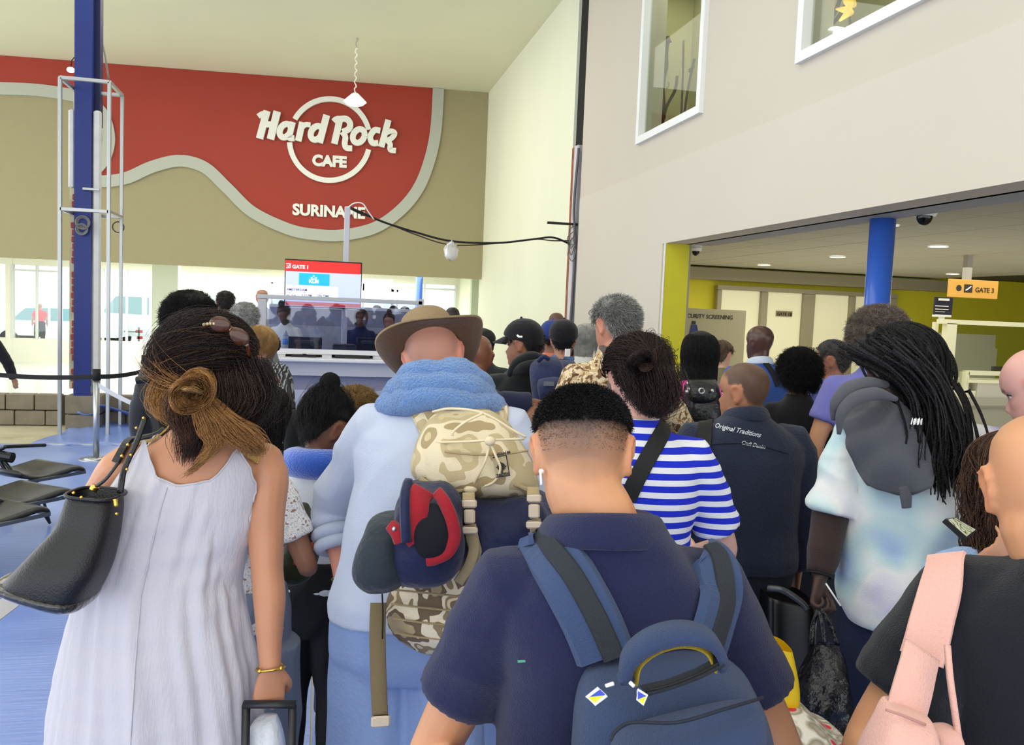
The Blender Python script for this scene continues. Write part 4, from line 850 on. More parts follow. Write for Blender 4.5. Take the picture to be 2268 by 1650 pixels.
def flow(D, m, n, gather, seed=1, hl=HL, base=.012, radius=.0007, tail=None, lift=.012, spreadg=.012, name='hair_strands', mid=None, k=12, wave=.0, parent=None, pr=None, zmax=1):
    """strands lie over the skull from root to the gather point (head-local), then follow the tail points (person-local)"""
    ph, z = scalp(D, n, hl, seed, 0, pr, zmax); P0 = head_pt(ph, z, np.full(len(ph), base), D['headw']); c = np.array([0, -.01, .125]); r = np.random.default_rng(seed+9); n = len(ph)
    G = np.array(gather)+r.normal(size=(n, 3))*spreadg; a = P0-c; bq = G-c; la = np.linalg.norm(a, axis=1)[:, None]; lb = np.linalg.norm(bq, axis=1)[:, None]; ua, ub = a/la, bq/lb
    om = np.arccos(np.clip((ua*ub).sum(1), -.999, .999))[:, None]; C = []
    for i in range(k):
        t = i/(k-1); u = (np.sin((1-t)*om)*ua+np.sin(t*om)*ub)/np.sin(om); rad = la+(lb-la)*t+lift*math.sin(math.pi*t)
        # keep outside the skull ellipsoid
        q = np.sqrt((u[:, 0]/.082)**2+(u[:, 1]/.104)**2+(u[:, 2]/.118)**2)[:, None]; rad = np.maximum(rad, 1/q*1.0+base*.5)
        C.append(c+u*rad+(wave*np.stack([np.sin(t*14+ph*9), 0*ph, np.cos(t*12+ph*7)], -1) if wave else 0))
    C = np.stack(C, 1); C = D['HT'](C.reshape(-1, 3)).reshape(C.shape)
    if tail is not None:
        T = np.stack([np.interp(np.linspace(0, 1, 14), np.linspace(0, 1, len(tail)), [p[j] for p in tail]) for j in range(3)], -1)
        w = np.array([p[3] if len(p) > 3 else .02 for p in tail]); w = np.interp(np.linspace(0, 1, 14), np.linspace(0, 1, len(tail)), w); o = r.normal(size=(n, 1, 3)); le = r.uniform(.55, 1, n)
        TT = []
        for i in range(14):
            f = le*i/13*13; i0 = np.clip(f.astype(int), 0, 12); fr = (f-i0)[:, None]; pp = T[i0]*(1-fr)+T[i0+1]*fr; ww = (w[i0]*(1-fr[:, 0])+w[i0+1]*fr[:, 0])[:, None]; TT.append(pp+o[:, 0]*ww*[1, .7, .4]+wave*2*np.stack([np.sin(i*.9+ph*9), np.cos(i*.7+ph*5), 0*ph], -1))
        C = np.concatenate([C, np.stack(TT[1:], 1)], 1)
    return strands(D, C, radius, m, name, parent=parent)
def fall(D, m, n, length, seed=1, hl=HL, base=.012, radius=.0007, wave=.004, part=0, spread=.02, name='hair_strands', pr=None, back=0, k=16, inward=.0):
    """loose hair: down over the skull, then straight down with waves"""
    ph, z = scalp(D, n, hl, seed, 0, pr); r = np.random.default_rng(seed+3); n = len(ph); L = length*r.uniform(.7, 1, n); C = []; top = head_pt(ph, z, np.full(n, base), D['headw'])
    tgt = np.where(np.abs(ph) < .9, np.sign(ph+1e-3)*r.uniform(1.2, 1.7, n), ph); tgt = tgt+back*(np.sign(tgt)*math.pi-tgt)
    for i in range(k):
        t = i/(k-1); sdist = L*t; zz_ = z-sdist; a = ph+(tgt-ph)*np.clip(sdist/.09, 0, 1); zc = np.clip(zz_, .085, .235); offs = base+spread*np.clip(sdist/.12, 0, 1)*r.uniform(.3, 1, n) if i else np.full(n, base)
        if i == 0: o_ = offs; R_ = offs*0+r.uniform(.2, 1, n)
        offs = base+spread*np.clip(sdist/.12, 0, 1)*R_-inward*np.clip((.085-zz_)/.1, 0, 1)
        p = head_pt(a, zc, offs, D['headw']); p[:, 2] = np.where(zz_ < .085, zz_+(p[:, 2]-.085), p[:, 2])
        ph2 = ph*3; p = p+wave*np.clip(sdist/.1, 0, 1)[:, None]*np.stack([np.sin(sdist*40+ph2*5), np.cos(sdist*36+ph2*4), 0*ph], -1); C.append(p)
    C = np.stack(C, 1); C = D['HT'](C.reshape(-1, 3)).reshape(C.shape); return strands(D, C, radius, m, name)
def make_hair(D, h):
    st = h['style']; c = h['color']; m = hairmat(c, h.get('rough', .5)); sd = h.get('seed', 3); n = h.get('n', 4000)
    if st in ('none', 'bald', 'buzz'): return
    if st in ('fade',):
        hl = ([0, .55, .95, 1.4, 2.0, 3.15], [.186, .182, .168, .160, .156, .152]); short_hair(D, m, n, .010, sd, .42, .35, hl, .0005, .0006); short_hair(D, hairmat((44, 40, 42)), n//3, .012, sd+7, .5, .35, hl, .0005, .0006)
        for q, (dz, fr_) in enumerate(((-.012, .5), (-.028, .35), (-.045, .25))):
            h2 = ([0, .95, 1.2, 1.42, 1.75, 2.05, 2.5, 3.15], [.186, .17, .15+dz*.3, .16+dz*.3, .158+dz*.6, .155+dz, .152+dz, .150+dz]); short_hair(D, hairmat((50, 42, 40)), int(n*fr_), .0035, sd+11+q, .6, .3, h2, -.001, .00028)
    elif st in ('short', 'grizzle'):
        L = h.get('len', .022); shell(D, h.get('th', .010), HL, m, noisef=70, noisea=.0016); short_hair(D, m, n, L, sd, h.get('out', .35), .55, HL, .004, h.get('rad', .0008), h.get('curl', 0))
        if h.get('c2'): short_hair(D, hairmat(h['c2']), n//2, L, sd+4, h.get('out', .35)+.05, .55, HL, .005, h.get('rad', .0008), h.get('curl', 0))
    elif st == 'afro':
        th = h.get('th', .06); hl = ([0, .8, 1.2, 1.6, 2.2, 3.15], [.18, .165, .12, .12, .07, .03]); shell(D, th, hl, m, noisef=60, noisea=.006, top_boost=.01, nz=70, na=130, soft=.05)
        short_hair(D, m, n, .028, sd, .8, .3, hl, th-.003, .0011, .006, .02, 1.5)
    elif st == 'curly':
        th = h.get('th', .04); hl = h.get('hl', ([0, .8, 1.2, 1.6, 2.2, 3.15], [.18, .165, .11, .10, .05, .03])); shell(D, th, hl, m, noisef=75, noisea=.005, nz=70, na=120, soft=.045); short_hair(D, m, n, .032, sd, .6, .3, hl, th-.004, .0011, .007, .015, 1.2)
        if h.get('c2'): short_hair(D, hairmat(h['c2']), n//2, .03, sd+2, .6, .3, hl, th-.002, .0011, .007, .015, 1.2)
    elif st == 'bob':
        shell(D, .016, HL, m); fall(D, m, n, h.get('len', .16), sd, HL, .014, .0009, .002, spread=h.get('spread', .02), inward=h.get('inward', .012))
    elif st == 'long':
        shell(D, .014, HL, m); fall(D, m, n, h.get('len', .5), sd, HL, .012, .0011, h.get('wave', .003), spread=h.get('spread', .025), back=h.get('back', .3))
        if h.get('c2'): fall(D, hairmat(h['c2']), n//3, h.get('len', .5), sd+2, HL, .014, .0011, h.get('wave', .003), spread=h.get('spread', .025), back=h.get('back', .3))
    elif st == 'bun':
        shell(D, .008, HL, m); g = h.get('g', (0, -.05, .26)); gg = tuple(np.array([0, -.01, .125])+(np.array(g)-np.array([0, -.01, .125]))*.74); flow(D, m, n, gg, sd, HL, .006, .0009, lift=.003, spreadg=.02)
        br = h.get('br', .036); c_ = D['HT']([g])[0]; b_ = MB(); b_.ball(c_, (br, br, br*.85), 20); o = b_.build('hair_bun', m, D['root'], True)
        P = getv(o.data); nn = (P-c_); nn /= np.linalg.norm(nn, axis=1)[:, None]; setv(o.data, P+nn*(.005*wav(P, 110, 3))[:, None])
        r = np.random.default_rng(2); C = []
        for i in range(n//4):
            ax = r.normal(size=3); ax /= np.linalg.norm(ax); u = np.cross(ax, [0, 0, 1.0]); u /= np.linalg.norm(u)+1e-6; v = np.cross(ax, u); a0 = r.uniform(0, 6.28); R_ = br*r.uniform(.95, 1.12); C.append([c_+R_*(math.cos(a0+t*.25)*u+math.sin(a0+t*.25)*v) for t in range(8)])
        strands(D, np.array(C), .001, m)
def in_world(D, p): return D['M']@Vector(p)
def back_pt(D, x, z, off=.0, side=-1):
    """point on the shirt seen from behind (side=-1) or the front (+1), pushed out by off"""
    r = D['bvh'].ray_cast(Vector((x, side*1.2, z)), Vector((0, -side, 0)))
    if r[0] is None: r = (Vector((x, side*.08, z)), Vector((0, side, 0)))
    return r[0]+Vector((0, side*off, 0)), r[1]
def top_pt(D, x, y, off=0):
    r = D['bvh'].ray_cast(Vector((x, y, 2.2)), Vector((0, 0, -1)))
    if r[0] is None: return Vector((x, y, 1.45)), Vector((0, 0, 1))
    return r[0]+Vector((0, 0, off)), r[1]
def near_pt(D, p, off=.0):
    loc, n, i, dist = D['bvh'].find_nearest(Vector(p)); return loc+n*off, n
def ribbon(pts, nrm, w, th, closed=False):
    """flat strap: rounded rectangular section following pts with surface normals nrm"""
    P = [Vector(p) for p in pts]; V = []; k = len(P); W_ = w if hasattr(w, '__len__') else [w]*k
    for i in range(k):
        t = (P[min(i+1, k-1)]-P[max(i-1, 0)]).normalized(); n = Vector(nrm[i]); n = (n-t*n.dot(t)).normalized(); x = t.cross(n); h = W_[i]/2; e = min(th*.5, h*.4)
        for a, b in ((-h, 0), (-h+e, th), (0, th*1.12), (h-e, th), (h, 0), (0, -.001)): V.append(P[i]+x*a+n*b)
    F = [(i*6+j, i*6+(j+1) % 6, (i+1)*6+(j+1) % 6, (i+1)*6+j) for i in range(k-1) for j in range(6)]; F += [(5, 4, 3, 2, 1, 0), tuple((k-1)*6+j for j in range(6))]
    return V, F
def on_shirt(D, pts, off, n=6):
    """pts = (x,y,z) guide points near the shirt; returns smooth points snapped to the surface and normals"""
    G = spline(pts, n); P = []; Nn = []
    for g in G:
        p, nn = near_pt(D, g, off); P.append(p); Nn.append(nn)
    for _ in range(3):
        P = [P[0]]+[(P[i-1]+P[i]*2+P[i+1])/4 for i in range(1, len(P)-1)]+[P[-1]]; Nn = [Nn[0]]+[(Nn[i-1]+Nn[i]*2+Nn[i+1]).normalized() for i in range(1, len(P)-1)]+[Nn[-1]]
    return P, Nn
def carried(D, name, label, cat, group=None):
    """top-level thing sharing the wearer's frame"""
    o = empty(name, D['root'].location, D['rz'], label, cat, group, D['s']); return o
def cap(D, m, label_unused=None, brim=1, bm=None):
    hl = ([0, .6, 1.2, 1.6, 2.3, 3.15], [.168, .160, .145, .135, .115, .105]); o = shell(D, .020, hl, m, 'cap', soft=.012, top_boost=.008)
    P = []; n = 15
    rows = []
    for j in range(5):
        row = []
        for i in range(n):
            a = -1.0+2.0*i/(n-1); base_ = head_pt(np.array([a*1.05]), np.array([.166]), np.array([.018]))[0]; e = (1-abs(a)**2.2)*.075*j/4; row.append((base_[0]*(1+.02*j), base_[1]+e, .166-.004*j-.016*(a*a)*(j/4)-.012*(j/4)))
        rows.append(row)
    V = [p for r in rows for p in r]; F = [(k*n+i, k*n+i+1, (k+1)*n+i+1, (k+1)*n+i) for k in range(4) for i in range(n-1)]
    b_ = MB(); b_.add(D['HT'](np.array(V)), F); bo = b_.build('cap_brim', bm or m, D['root'], True); s_ = bo.modifiers.new('s', 'SOLIDIFY'); s_.thickness = .004
    q = D['HT'](head_pt(np.array([0.]), np.array([.2345]), np.array([.03])))[0]; MB().ball(q, .008, 10).build('cap_button', m, D['root'], True); return o
def cloth(name, c, rough=.85, bump=.35, bscale=260, var=.05, sheen=.15, **k): return mat('cloth_'+name, c, rough, bump=bump, bscale=bscale, var=var, vscale=7, sheen=sheen, spec=.25, **k)
# ================================================================ PEOPLE
navy, blk_, dkgr = (24, 28, 52), (20, 20, 24), (56, 58, 62)
S_DK, S_BR, S_TAN, S_LT, S_PK = (84, 54, 40), (128, 84, 60), (190, 138, 102), (222, 172, 146), (228, 178, 160)
PEOPLE = {}
def PP(key, *a, **k): PEOPLE[key] = person(*a, **k); return PEOPLE[key]
def stripes(nt, N, L, v, a, b, per, duty=.5):
    sp = N('ShaderNodeSeparateXYZ'); L(v, sp.inputs[0]); m1 = N('ShaderNodeMath'); m1.operation = 'MULTIPLY'; m1.inputs[1].default_value = 1/per; L(sp.outputs[2], m1.inputs[0])
    fr_ = N('ShaderNodeMath'); fr_.operation = 'FRACT'; L(m1.outputs[0], fr_.inputs[0]); return ramp(nt, fr_.outputs[0], [(0, a), (duty, b)], 'CONSTANT')
def camo(nt, N, L, v, cols, sc):
    n = N('ShaderNodeTexNoise'); n.inputs['Scale'].default_value = sc; n.inputs['Detail'].default_value = 2; L(v, n.inputs[0]); k = len(cols)
    return ramp(nt, n.outputs[0], [(.32+.36*i/k if i else 0, c) for i, c in enumerate(cols)], 'CONSTANT')
# --- far people
PP('brown_head', 500, 645, 8.4, 'person with close-cropped brown head and orange collar behind the afro hair', top=cloth('orange', (190, 96, 60)), skin=S_BR, hair=dict(style='short', color=(40, 32, 28), n=600, rad=.002, th=.006), vox=.016)
PP('white_hair', 541, 676, 6.4, 'white-haired person beside the left post of the glass booth', top=cloth('greyshirt', (120, 124, 128)), skin=S_PK, head=(10, 8, 0), yaw=15, hair=dict(style='short', color=(196, 194, 190), c2=(150, 150, 150), n=1600, rad=.0018, len=.035, th=.016, curl=.006, out=.5), vox=.014)
PP('bald_far', 581, 641, 12.6, 'bald person in a pale jacket far behind the booth frame', top=cloth('palejacket', (200, 200, 192)), skin=(176, 128, 106), vox=.02)
PP('left_edge', -50, 690, 9.0, 'person in dark clothes cut off by the left edge of the photo', top=cloth('blackjk', (30, 31, 36)), pants=((34, 38, 56),), sleeve='long', skin=S_TAN, yaw=-20, armR=((.30, .10, 1.10), (.34, .16, .90)), vox=.016, hair=dict(style='short', color=(30, 26, 24), n=300, rad=.003))
PP('agent', 626, 678, 10.9, 'seated-height agent in white shirt and navy vest behind the booth glass', top=cloth('white_agent', (214, 216, 214)), skin=(60, 44, 42), yaw=165, head=(0, 22, 8), sleeve='elbow', armL='fwd', armR='fwd', hair=dict(style='bun', color=(22, 20, 22), g=(0, -.01, .27), n=500, br=.045), fem=1, vox=.014)
PP('agent2', 800, 686, 11.4, 'agent in navy blouse with short dark hair facing out over the monitors', top=cloth('navy_agent', (34, 38, 78)), skin=(98, 66, 56), yaw=178, head=(0, 4, 0), sleeve='long', armL='fwd', armR='fwd', face=True, fem=1, hair=dict(style='bob', color=(26, 22, 24), n=900, len=.14, spread=.012), vox=.012)
PP('agent3', 862, 696, 11.6, 'agent with hair in a top knot beside the brown hat', top=cloth('navy_agent', (34, 38, 78)), skin=(150, 104, 88), yaw=175, sleeve='long', fem=1, hair=dict(style='bun', color=(30, 26, 28), g=(0, -.0, .275), n=400, br=.034), vox=.016)
PP('far_a', 872, 678, 16.6, 'tiny far dark-haired person seen above the booth wall, left of two', top=cloth('greyshirt', (120, 124, 128)), skin=S_BR, hair=dict(style='short', color=(30, 28, 26), n=100, rad=.003), vox=.022)
PP('far_b', 897, 680, 14.6, 'tiny far person with grey-brown hair seen above the booth wall', top=cloth('white_agent', (214, 216, 214)), skin=S_TAN, hair=dict(style='short', color=(90, 70, 60), n=100, rad=.003), vox=.022)
PP('far_c', 836, 677, 18.0, 'tiny far pale-faced person looking over the booth wall next to the dark monitor', top=cloth('navy_agent', (34, 38, 78)), skin=S_LT, yaw=90, hair=dict(style='short', color=(60, 44, 40), n=100, rad=.003), vox=.022)
PP('far_d', 965, 690, 12.4, 'far person with a bald tan head just right of the hat', top=cloth('palejacket', (200, 200, 192)), skin=(150, 124, 98), vox=.02)
m_bw = node_mat('cloth_blackwhite_stripe', lambda nt, N, L, v: stripes(nt, N, L, v, (230, 230, 230), (40, 42, 50), .035, .55), rough=.9)
PP('striped_far', 1003, 680, 9.6, 'person with shaved dark head in a black and white striped shirt', top=m_bw, skin=(44, 34, 32), yaw=10, hair=None, vox=.016)
PP('dark_beanie', 1072, 733, 6.1, 'person in a black cap and dark coat hidden behind the bald brown head', top=cloth('darkgreen', (36, 42, 40)), skin=S_DK, sleeve='long', hair=dict(style='short', color=(18, 18, 20), n=500, rad=.002, th=.02), vox=.016)
PP('far_head', 1233, 692, 8.8, 'far brown-skinned person with shaved head by the wall cables', top=cloth('navy_agent', (34, 38, 78)), skin=(100, 72, 60), vox=.018)
D = PP('blue_cap', 1224, 716, 6.4, 'person in a royal blue and black baseball cap', top=cloth('orange2', (206, 110, 86)), skin=S_BR, vox=.014, hair=dict(style='short', color=(16, 16, 18), n=400, rad=.002)); cap(D, cloth('blue_cap', (34, 54, 118)))
D = PP('black_cap2', 1249, 716, 5.4, 'person in a plain black cap worn with a blue strapped backpack', top=cloth('blacktee', (18, 19, 24)), skin=(170, 120, 96), hair=dict(style='short', color=(16, 16, 18), n=600, rad=.002), vox=.012); cap(D, cloth('black_cap', (18, 18, 22))); PEOPLE['black_cap2'] = D
PP('mask_face', 1182, 740, 7.3, 'person in a black cap with a white mark behind the black hooded man', top=cloth('blacktee', (18, 19, 24)), skin=S_BR, yaw=-60, vox=.014, hair=dict(style='short', color=(16, 16, 18), n=300, rad=.002)); cap(PEOPLE['mask_face'], cloth('black_cap', (18, 18, 22)))
PP('silver_bob', 1299, 720, 6.3, 'person with a smooth silver bob beside the camouflage jacket', top=cloth('palejacket', (200, 200, 192)), skin=S_LT, yaw=-8, head=(0, 8, 0), fem=1, hair=dict(style='bob', color=(176, 174, 168), n=3500, len=.13, spread=.016), vox=.014)
PP('far_r', 1272, 748, 7.0, 'person in glasses half hidden between the black cap and silver hair', top=cloth('blacktee', (18, 19, 24)), skin=S_TAN, yaw=-50, vox=.016, hair=dict(style='short', color=(50, 44, 40), n=300, rad=.002))
# --- middle people
PP('afro', 419, 672, 4.6, 'tall person with a big round black afro', top=cloth('charcoal', (44, 46, 52)), skin=(70, 50, 42), sleeve='long', yaw=-15, hair=dict(style='afro', color=(18, 16, 16), th=.058, n=9000), vox=.012)
PP('blonde', 590, 728, 5.0, 'blonde woman in a black sleeveless top reading her passport', top=cloth('blacktop', (24, 24, 28)), skin=(218, 158, 138), yaw=-38, head=(-12, 28, 6), sleeve='none', fem=1, face=True, armL=('px', (572, 905, 4.95), (593, 884, 4.78)), armR=('px', (616, 880, 5.05), (611, 950, 4.95)), pants=((40, 42, 52), 1), shoes=(226, 224, 220), hair=dict(style='bob', color=(172, 134, 84), n=5000, len=.10, spread=.010), vox=.009)
def _pat(nt, N, L, v):
    w = N('ShaderNodeTexWave'); w.inputs['Scale'].default_value = 14; w.inputs['Distortion'].default_value = 9; w.inputs['Detail'].default_value = 3; L(v, w.inputs[0]); return ramp(nt, w.outputs[1], [(0, (30, 32, 36)), (.62, (44, 48, 54)), (.8, (150, 156, 160))])
PP('puffer', 600, 744, 6.0, 'person in a dark swirl patterned jacket between the blonde woman and the desk', top=node_mat('cloth_swirl', _pat, rough=.7), skin=S_BR, sleeve='long', loose=.03, yaw=-20, head=(0, 50, 0), fwd=.10, stoop=.08, hair=dict(style='short', color=(34, 30, 30), n=600, rad=.002), vox=.012)
PP('bald_brown', 1057, 741, 3.95, 'man with a shiny bald brown head in a navy T-shirt', top=cloth('navytee', (26, 32, 60)), skin=(122, 78, 58), yaw=-4, head=(0, 14, 0), build=1.12, age=9, armR=('px', (1196, 905, 3.95), (1150, 960, 3.6)), sleeve='short', vox=.009, stub=(90, 70, 60), hair=None)
PP('hood_cap', 1163, 716, 4.5, 'man in a black baseball cap and black hooded jacket looking left', top=cloth('blackhood', (24, 27, 30)), skin=(150, 104, 80), yaw=25, head=(38, 4, 0), sleeve='long', loose=.03, face=True, build=1.1, hair=dict(style='short', color=(30, 26, 26), n=1200, rad=.0014), vox=.008); cap(PEOPLE['hood_cap'], cloth('black_cap', (18, 18, 22)))
def _dc(nt, N, L, v):
    a = N('ShaderNodeTexNoise'); a.inputs['Scale'].default_value = 30; a.inputs['Detail'].default_value = 3; a.inputs['Distortion'].default_value = 1.2; L(v, a.inputs[0]); b = N('ShaderNodeTexNoise'); b.inputs['Scale'].default_value = 19; b.inputs['Detail'].default_value = 2; b.inputs['Distortion'].default_value = .8; L(v, b.inputs[0])
    c1 = ramp(nt, a.outputs[0], [(0, (120, 94, 70)), (.44, (226, 212, 186)), (.62, (150, 120, 90))], 'CONSTANT'); c2 = ramp(nt, b.outputs[0], [(0, (196, 172, 136)), (.45, (240, 232, 214)), (.60, (206, 184, 150))], 'CONSTANT')
    mx = N('ShaderNodeMix'); mx.data_type = 'RGBA'; mx.blend_type = 'MULTIPLY'; mx.inputs[0].default_value = .8; L(c1, mx.inputs[6]); L(c2, mx.inputs[7]); return mx.outputs[2]
m_dcamo = node_mat('cloth_desert_camo', _dc, rough=.9, bump=.5, bscale=60)
PP('camo_man', 1366, 660, 3.75, 'tall grey-haired man in a desert camouflage jacket with glasses pushed up', top=m_dcamo, skin=(196, 138, 114), yaw=12, head=(22, 4, 0), sleeve='long', loose=.012, face=True, build=.96, armR=((.31, .02, 1.16), (.22, .22, 1.02)), hair=dict(style='grizzle', color=(150, 148, 144), c2=(206, 204, 200), n=6000, len=.030, th=.012, rad=.0011), vox=.007, neckz=.012, collar=dict(mat=m_dcamo, h=1.1))
PP('long_black', 1553, 738, 4.6, 'woman with long straight black hair in a pink top', top=cloth('pink', (232, 70, 160)), skin=S_TAN, fem=1, yaw=5, armR=((.24, -.06, 1.12), (.20, .12, .98)), armL=((.24, -.06, 1.12), (.20, .12, .98)), hair=dict(style='long', color=(14, 14, 16), n=7000, len=.46, spread=.028, wave=.001), vox=.011)
PP('hair_clip', 1600, 757, 6.9, 'person with sunglasses pushed on light brown hair behind the long black hair', top=cloth('khaki', (126, 120, 90)), skin=S_LT, yaw=-30, hair=dict(style='short', color=(120, 98, 78), n=1500, rad=.0016, len=.035, th=.014), vox=.014)
PP('blue_suit', 1688, 721, 5.7, 'shaven-headed man in a bright blue suit jacket and pale collar', top=cloth('bluesuit', (56, 88, 160)), skin=(84, 58, 50), yaw=22, head=(25, 0, 0), sleeve='long', loose=.015, build=1.05, face=True, age=9, hair=None, vox=.010, collar=dict(mat=cloth('palecollar', (196, 208, 226)), h=1.2))
PP('bob_black', 1773, 787, 4.55, 'woman with a curly black bob in a plain black top', top=cloth('blacktop', (24, 24, 28)), skin=(150, 102, 80), fem=1, yaw=12, head=(15, 2, 0), sleeve='long', hair=dict(style='curly', color=(16, 15, 17), th=.034, n=7000, hl=([0, .8, 1.2, 1.6, 2.2, 3.15], [.18, .165, .10, .06, .035, .03])), vox=.011)
PP('violet', 1848, 756, 4.9, 'man with glasses pushed up and a violet blue polo, looking left', top=cloth('violet', (104, 110, 186)), skin=(162, 112, 88), yaw=48, head=(30, 2, 0), face=True, hair=dict(style='short', color=(64, 60, 60), c2=(120, 118, 116), n=4000, len=.018, rad=.001), vox=.009)
PP('grey_curls', 1948, 704, 4.1, 'person with a mop of grey-brown curls behind the dreadlocks', top=cloth('violet2', (112, 112, 180)), skin=S_TAN, hair=dict(style='curly', color=(112, 98, 88), c2=(150, 136, 124), th=.046, n=9000), vox=.012)
m_denim = cloth('denim', (38, 44, 64), bump=.6, bscale=150, var=.12)
PP('denim_man', 1657, 803, 3.1, 'man in a dark embroidered denim jacket with cropped hair turning left', top=m_denim, skin=(176, 124, 92), nd=.04, yaw=22, head=(38, 2, 0), sleeve='long', loose=.018, build=1.16, face=True, belly=.02, hair=dict(style='buzz', color=(52, 40, 34), dens=.8, soft=.02), vox=.0065, collar=dict(mat=m_denim, h=1.3))
PEOPLE['denim_man']['hairflag'] = 1
# ================================================================ NEAR PEOPLE
m_polo = cloth('navy_polo', (30, 34, 70), bump=.5, bscale=500)
FG = PP('fg', 1290, 858, 1.42, 'man in a navy polo with faded short hair wearing a slate blue backpack', top=m_polo, skin=(204, 148, 110), yaw=11, head=(-9, 22, -2), fwd=.035, stoop=.01, build=1.0, shoulder=1.0, sleeve=.56, hdx=-.045, loose=.006, vox=.0052, neckw=1.18, headw=1.02, armL=('px', (945, 1700, 1.44), (1120, 1760, 1.15)), armR=((.315, .0, 1.07), (.14, .24, 1.05)), hair=dict(style='fade', color=(26, 24, 26), n=16000, scalp=(66, 54, 50), seed=5, soft=.11, dens=.94, pw=.75), stub=(70, 56, 50), collar=dict(mat=m_polo, h=1.25), neckz=.004, hem=.86)
WM_ = PP('woman', 474, 716, 2.02, 'woman in a long white sleeveless dress with a honey and dark brown half-up hair knot', top=None, pants=None, skin=(188, 132, 100), yaw=-4, head=(-52, 2, 4), fem=1, build=1.06, vox=.0052, armR=('px', (592, 1265, 2.02), (599, 1482, 1.985)), armL=('px', (168, 1165, 2.03), (150, 1255, 2.22)), curl=(30, 48), handdir={1: (-.02, .02, -1)}, palm={1: (-.1, 1, 0)}, face=True, tilt=.08, sleeve='none', hair=None, shoes=(190, 160, 120))
m_shirt = cloth('pale_blue_shirt', (188, 197, 218), bump=.25, bscale=300, var=.03)
HAT = PP('hat', 946, 716, 2.5, 'man in a wide brown hat, pale blue shirt and blue towel round his neck', top=m_shirt, pants=((134, 156, 200), 1), skin=(206, 140, 118), yaw=-4, head=(4, 38, -13), fwd=.07, stoop=.05, build=1.08, belly=.02, hdx=-.05, tilt=.08, sleeve='roll', loose=.018, vox=.0065, hem=.90, armL=('px', (742, 1120, 2.56), (762, 1290, 2.46)), armR=((.33, .02, 1.12), (.20, .26, 1.04)), hair=dict(style='buzz', color=(120, 100, 90), dens=.4), palm={-1: (1, .2, 0)}, handdir={-1: (.25, .1, -1)}, curl=(15, 20))
m_strp = node_mat('cloth_blue_stripe', lambda nt, N, L, v: stripes(nt, N, L, v, (236, 236, 242), (24, 44, 200), .0365, .47), rough=.9, bump=.2, bscale=300)
STR = PP('stripe', 1412, 760, 2.55, 'woman in a blue and white striped T-shirt with dark hair pinned up', top=m_strp, skin=(226, 180, 164), yaw=-2, head=(16, 6, -2), fem=1, build=1.15, shoulder=1.03, sleeve=.74, loose=.012, vox=.0062, armR=('px', (1606, 1215, 2.62), (1530, 1225, 2.85)), hair=None, curl=(30, 30))
GIRL = PP('girl', 742, 884, 3.0, 'child with a black top bun and a royal blue neck pillow looking down', top=cloth('white_tee', (214, 218, 226)), skin=(120, 80, 62), yaw=-12, head=(-38, 26, 0), fwd=.03, fem=1, build=.86, child=1.16, vox=.008, armL=((.20, -.02, 1.14), (.12, .12, .96)), pants=((14, 14, 18),), hair=dict(style='bun', color=(18, 16, 18), g=(-.045, -.035, .292), n=7000, br=.040))
m_fl = node_mat('cloth_white_floral', lambda nt, N, L, v: camo(nt, N, L, v, [(160, 120, 110), (226, 222, 220), (236, 232, 230), (240, 238, 236), (190, 190, 192), (234, 230, 228)], 70), rough=.9)
LG = PP('long_girl', 566, 848, 2.5, 'girl with long dark brown hair in a white speckled top behind the white dress', top=m_fl, skin=(150, 104, 80), fem=1, yaw=-20, head=(-10, 8, 0), build=.74, child=1.14, armL='front', armR='front', sleeve='short', vox=.009, hair=dict(style='long', color=(24, 18, 17), n=6000, len=.36, spread=.03, wave=.003), pants=((120, 130, 150),))
PP('fur_hood', 790, 872, 3.5, 'child with curly golden hair mostly hidden between the bun and the pale shirt', top=cloth('olive', (62, 66, 44)), skin=S_TAN, build=.86, child=1.14, hair=dict(style='curly', color=(136, 104, 58), c2=(170, 136, 80), th=.022, n=3500), vox=.013, pants=((40, 44, 60),))
def _tie(nt, N, L, v):
    n = N('ShaderNodeTexNoise'); n.inputs['Scale'].default_value = 3.2; n.inputs['Detail'].default_value = 2; L(v, n.inputs[0]); return ramp(nt, n.outputs[0], [(.30, (176, 168, 216)), (.40, (222, 220, 232)), (.47, (236, 236, 234)), (.54, (196, 222, 224)), (.62, (160, 184, 222)), (.70, (208, 196, 206))])
m_tie = node_mat('cloth_tie_dye', _tie, rough=.9, bump=.2, bscale=250)
DRD = PP('dreads', 1978, 738, 2.75, 'person with long black dreadlocks, pastel tie-dye T-shirt and a grey hoodie slung over the shoulder', top=m_tie, pants=((26, 34, 62),), skin=(70, 48, 40), yaw=8, head=(34, 14, 0), build=1.1, belly=.02, shoulder=1.02, sleeve=.92, loose=.024, vox=.0065, hem=.80, armL=('px', (1838, 1150, 2.74), (1815, 1278, 2.68)), armR=((.30, .02, 1.12), (.20, .24, 1.08)), hair=None, curl=(70, 30), hdx=-.075)
PINK = PP('pinkbald', 2275, 772, 2.5, 'man with a shaved pink-skinned head in profile at the right edge', top=cloth('blacktee', (18, 19, 24)), skin=(222, 168, 156), yaw=55, head=(22, 26, 0), face=True, vox=.007, build=1.05, stub=(150, 110, 100), hair=None)
m_lden = cloth('light_denim', (150, 180, 222), bump=.5, bscale=150, var=.15)
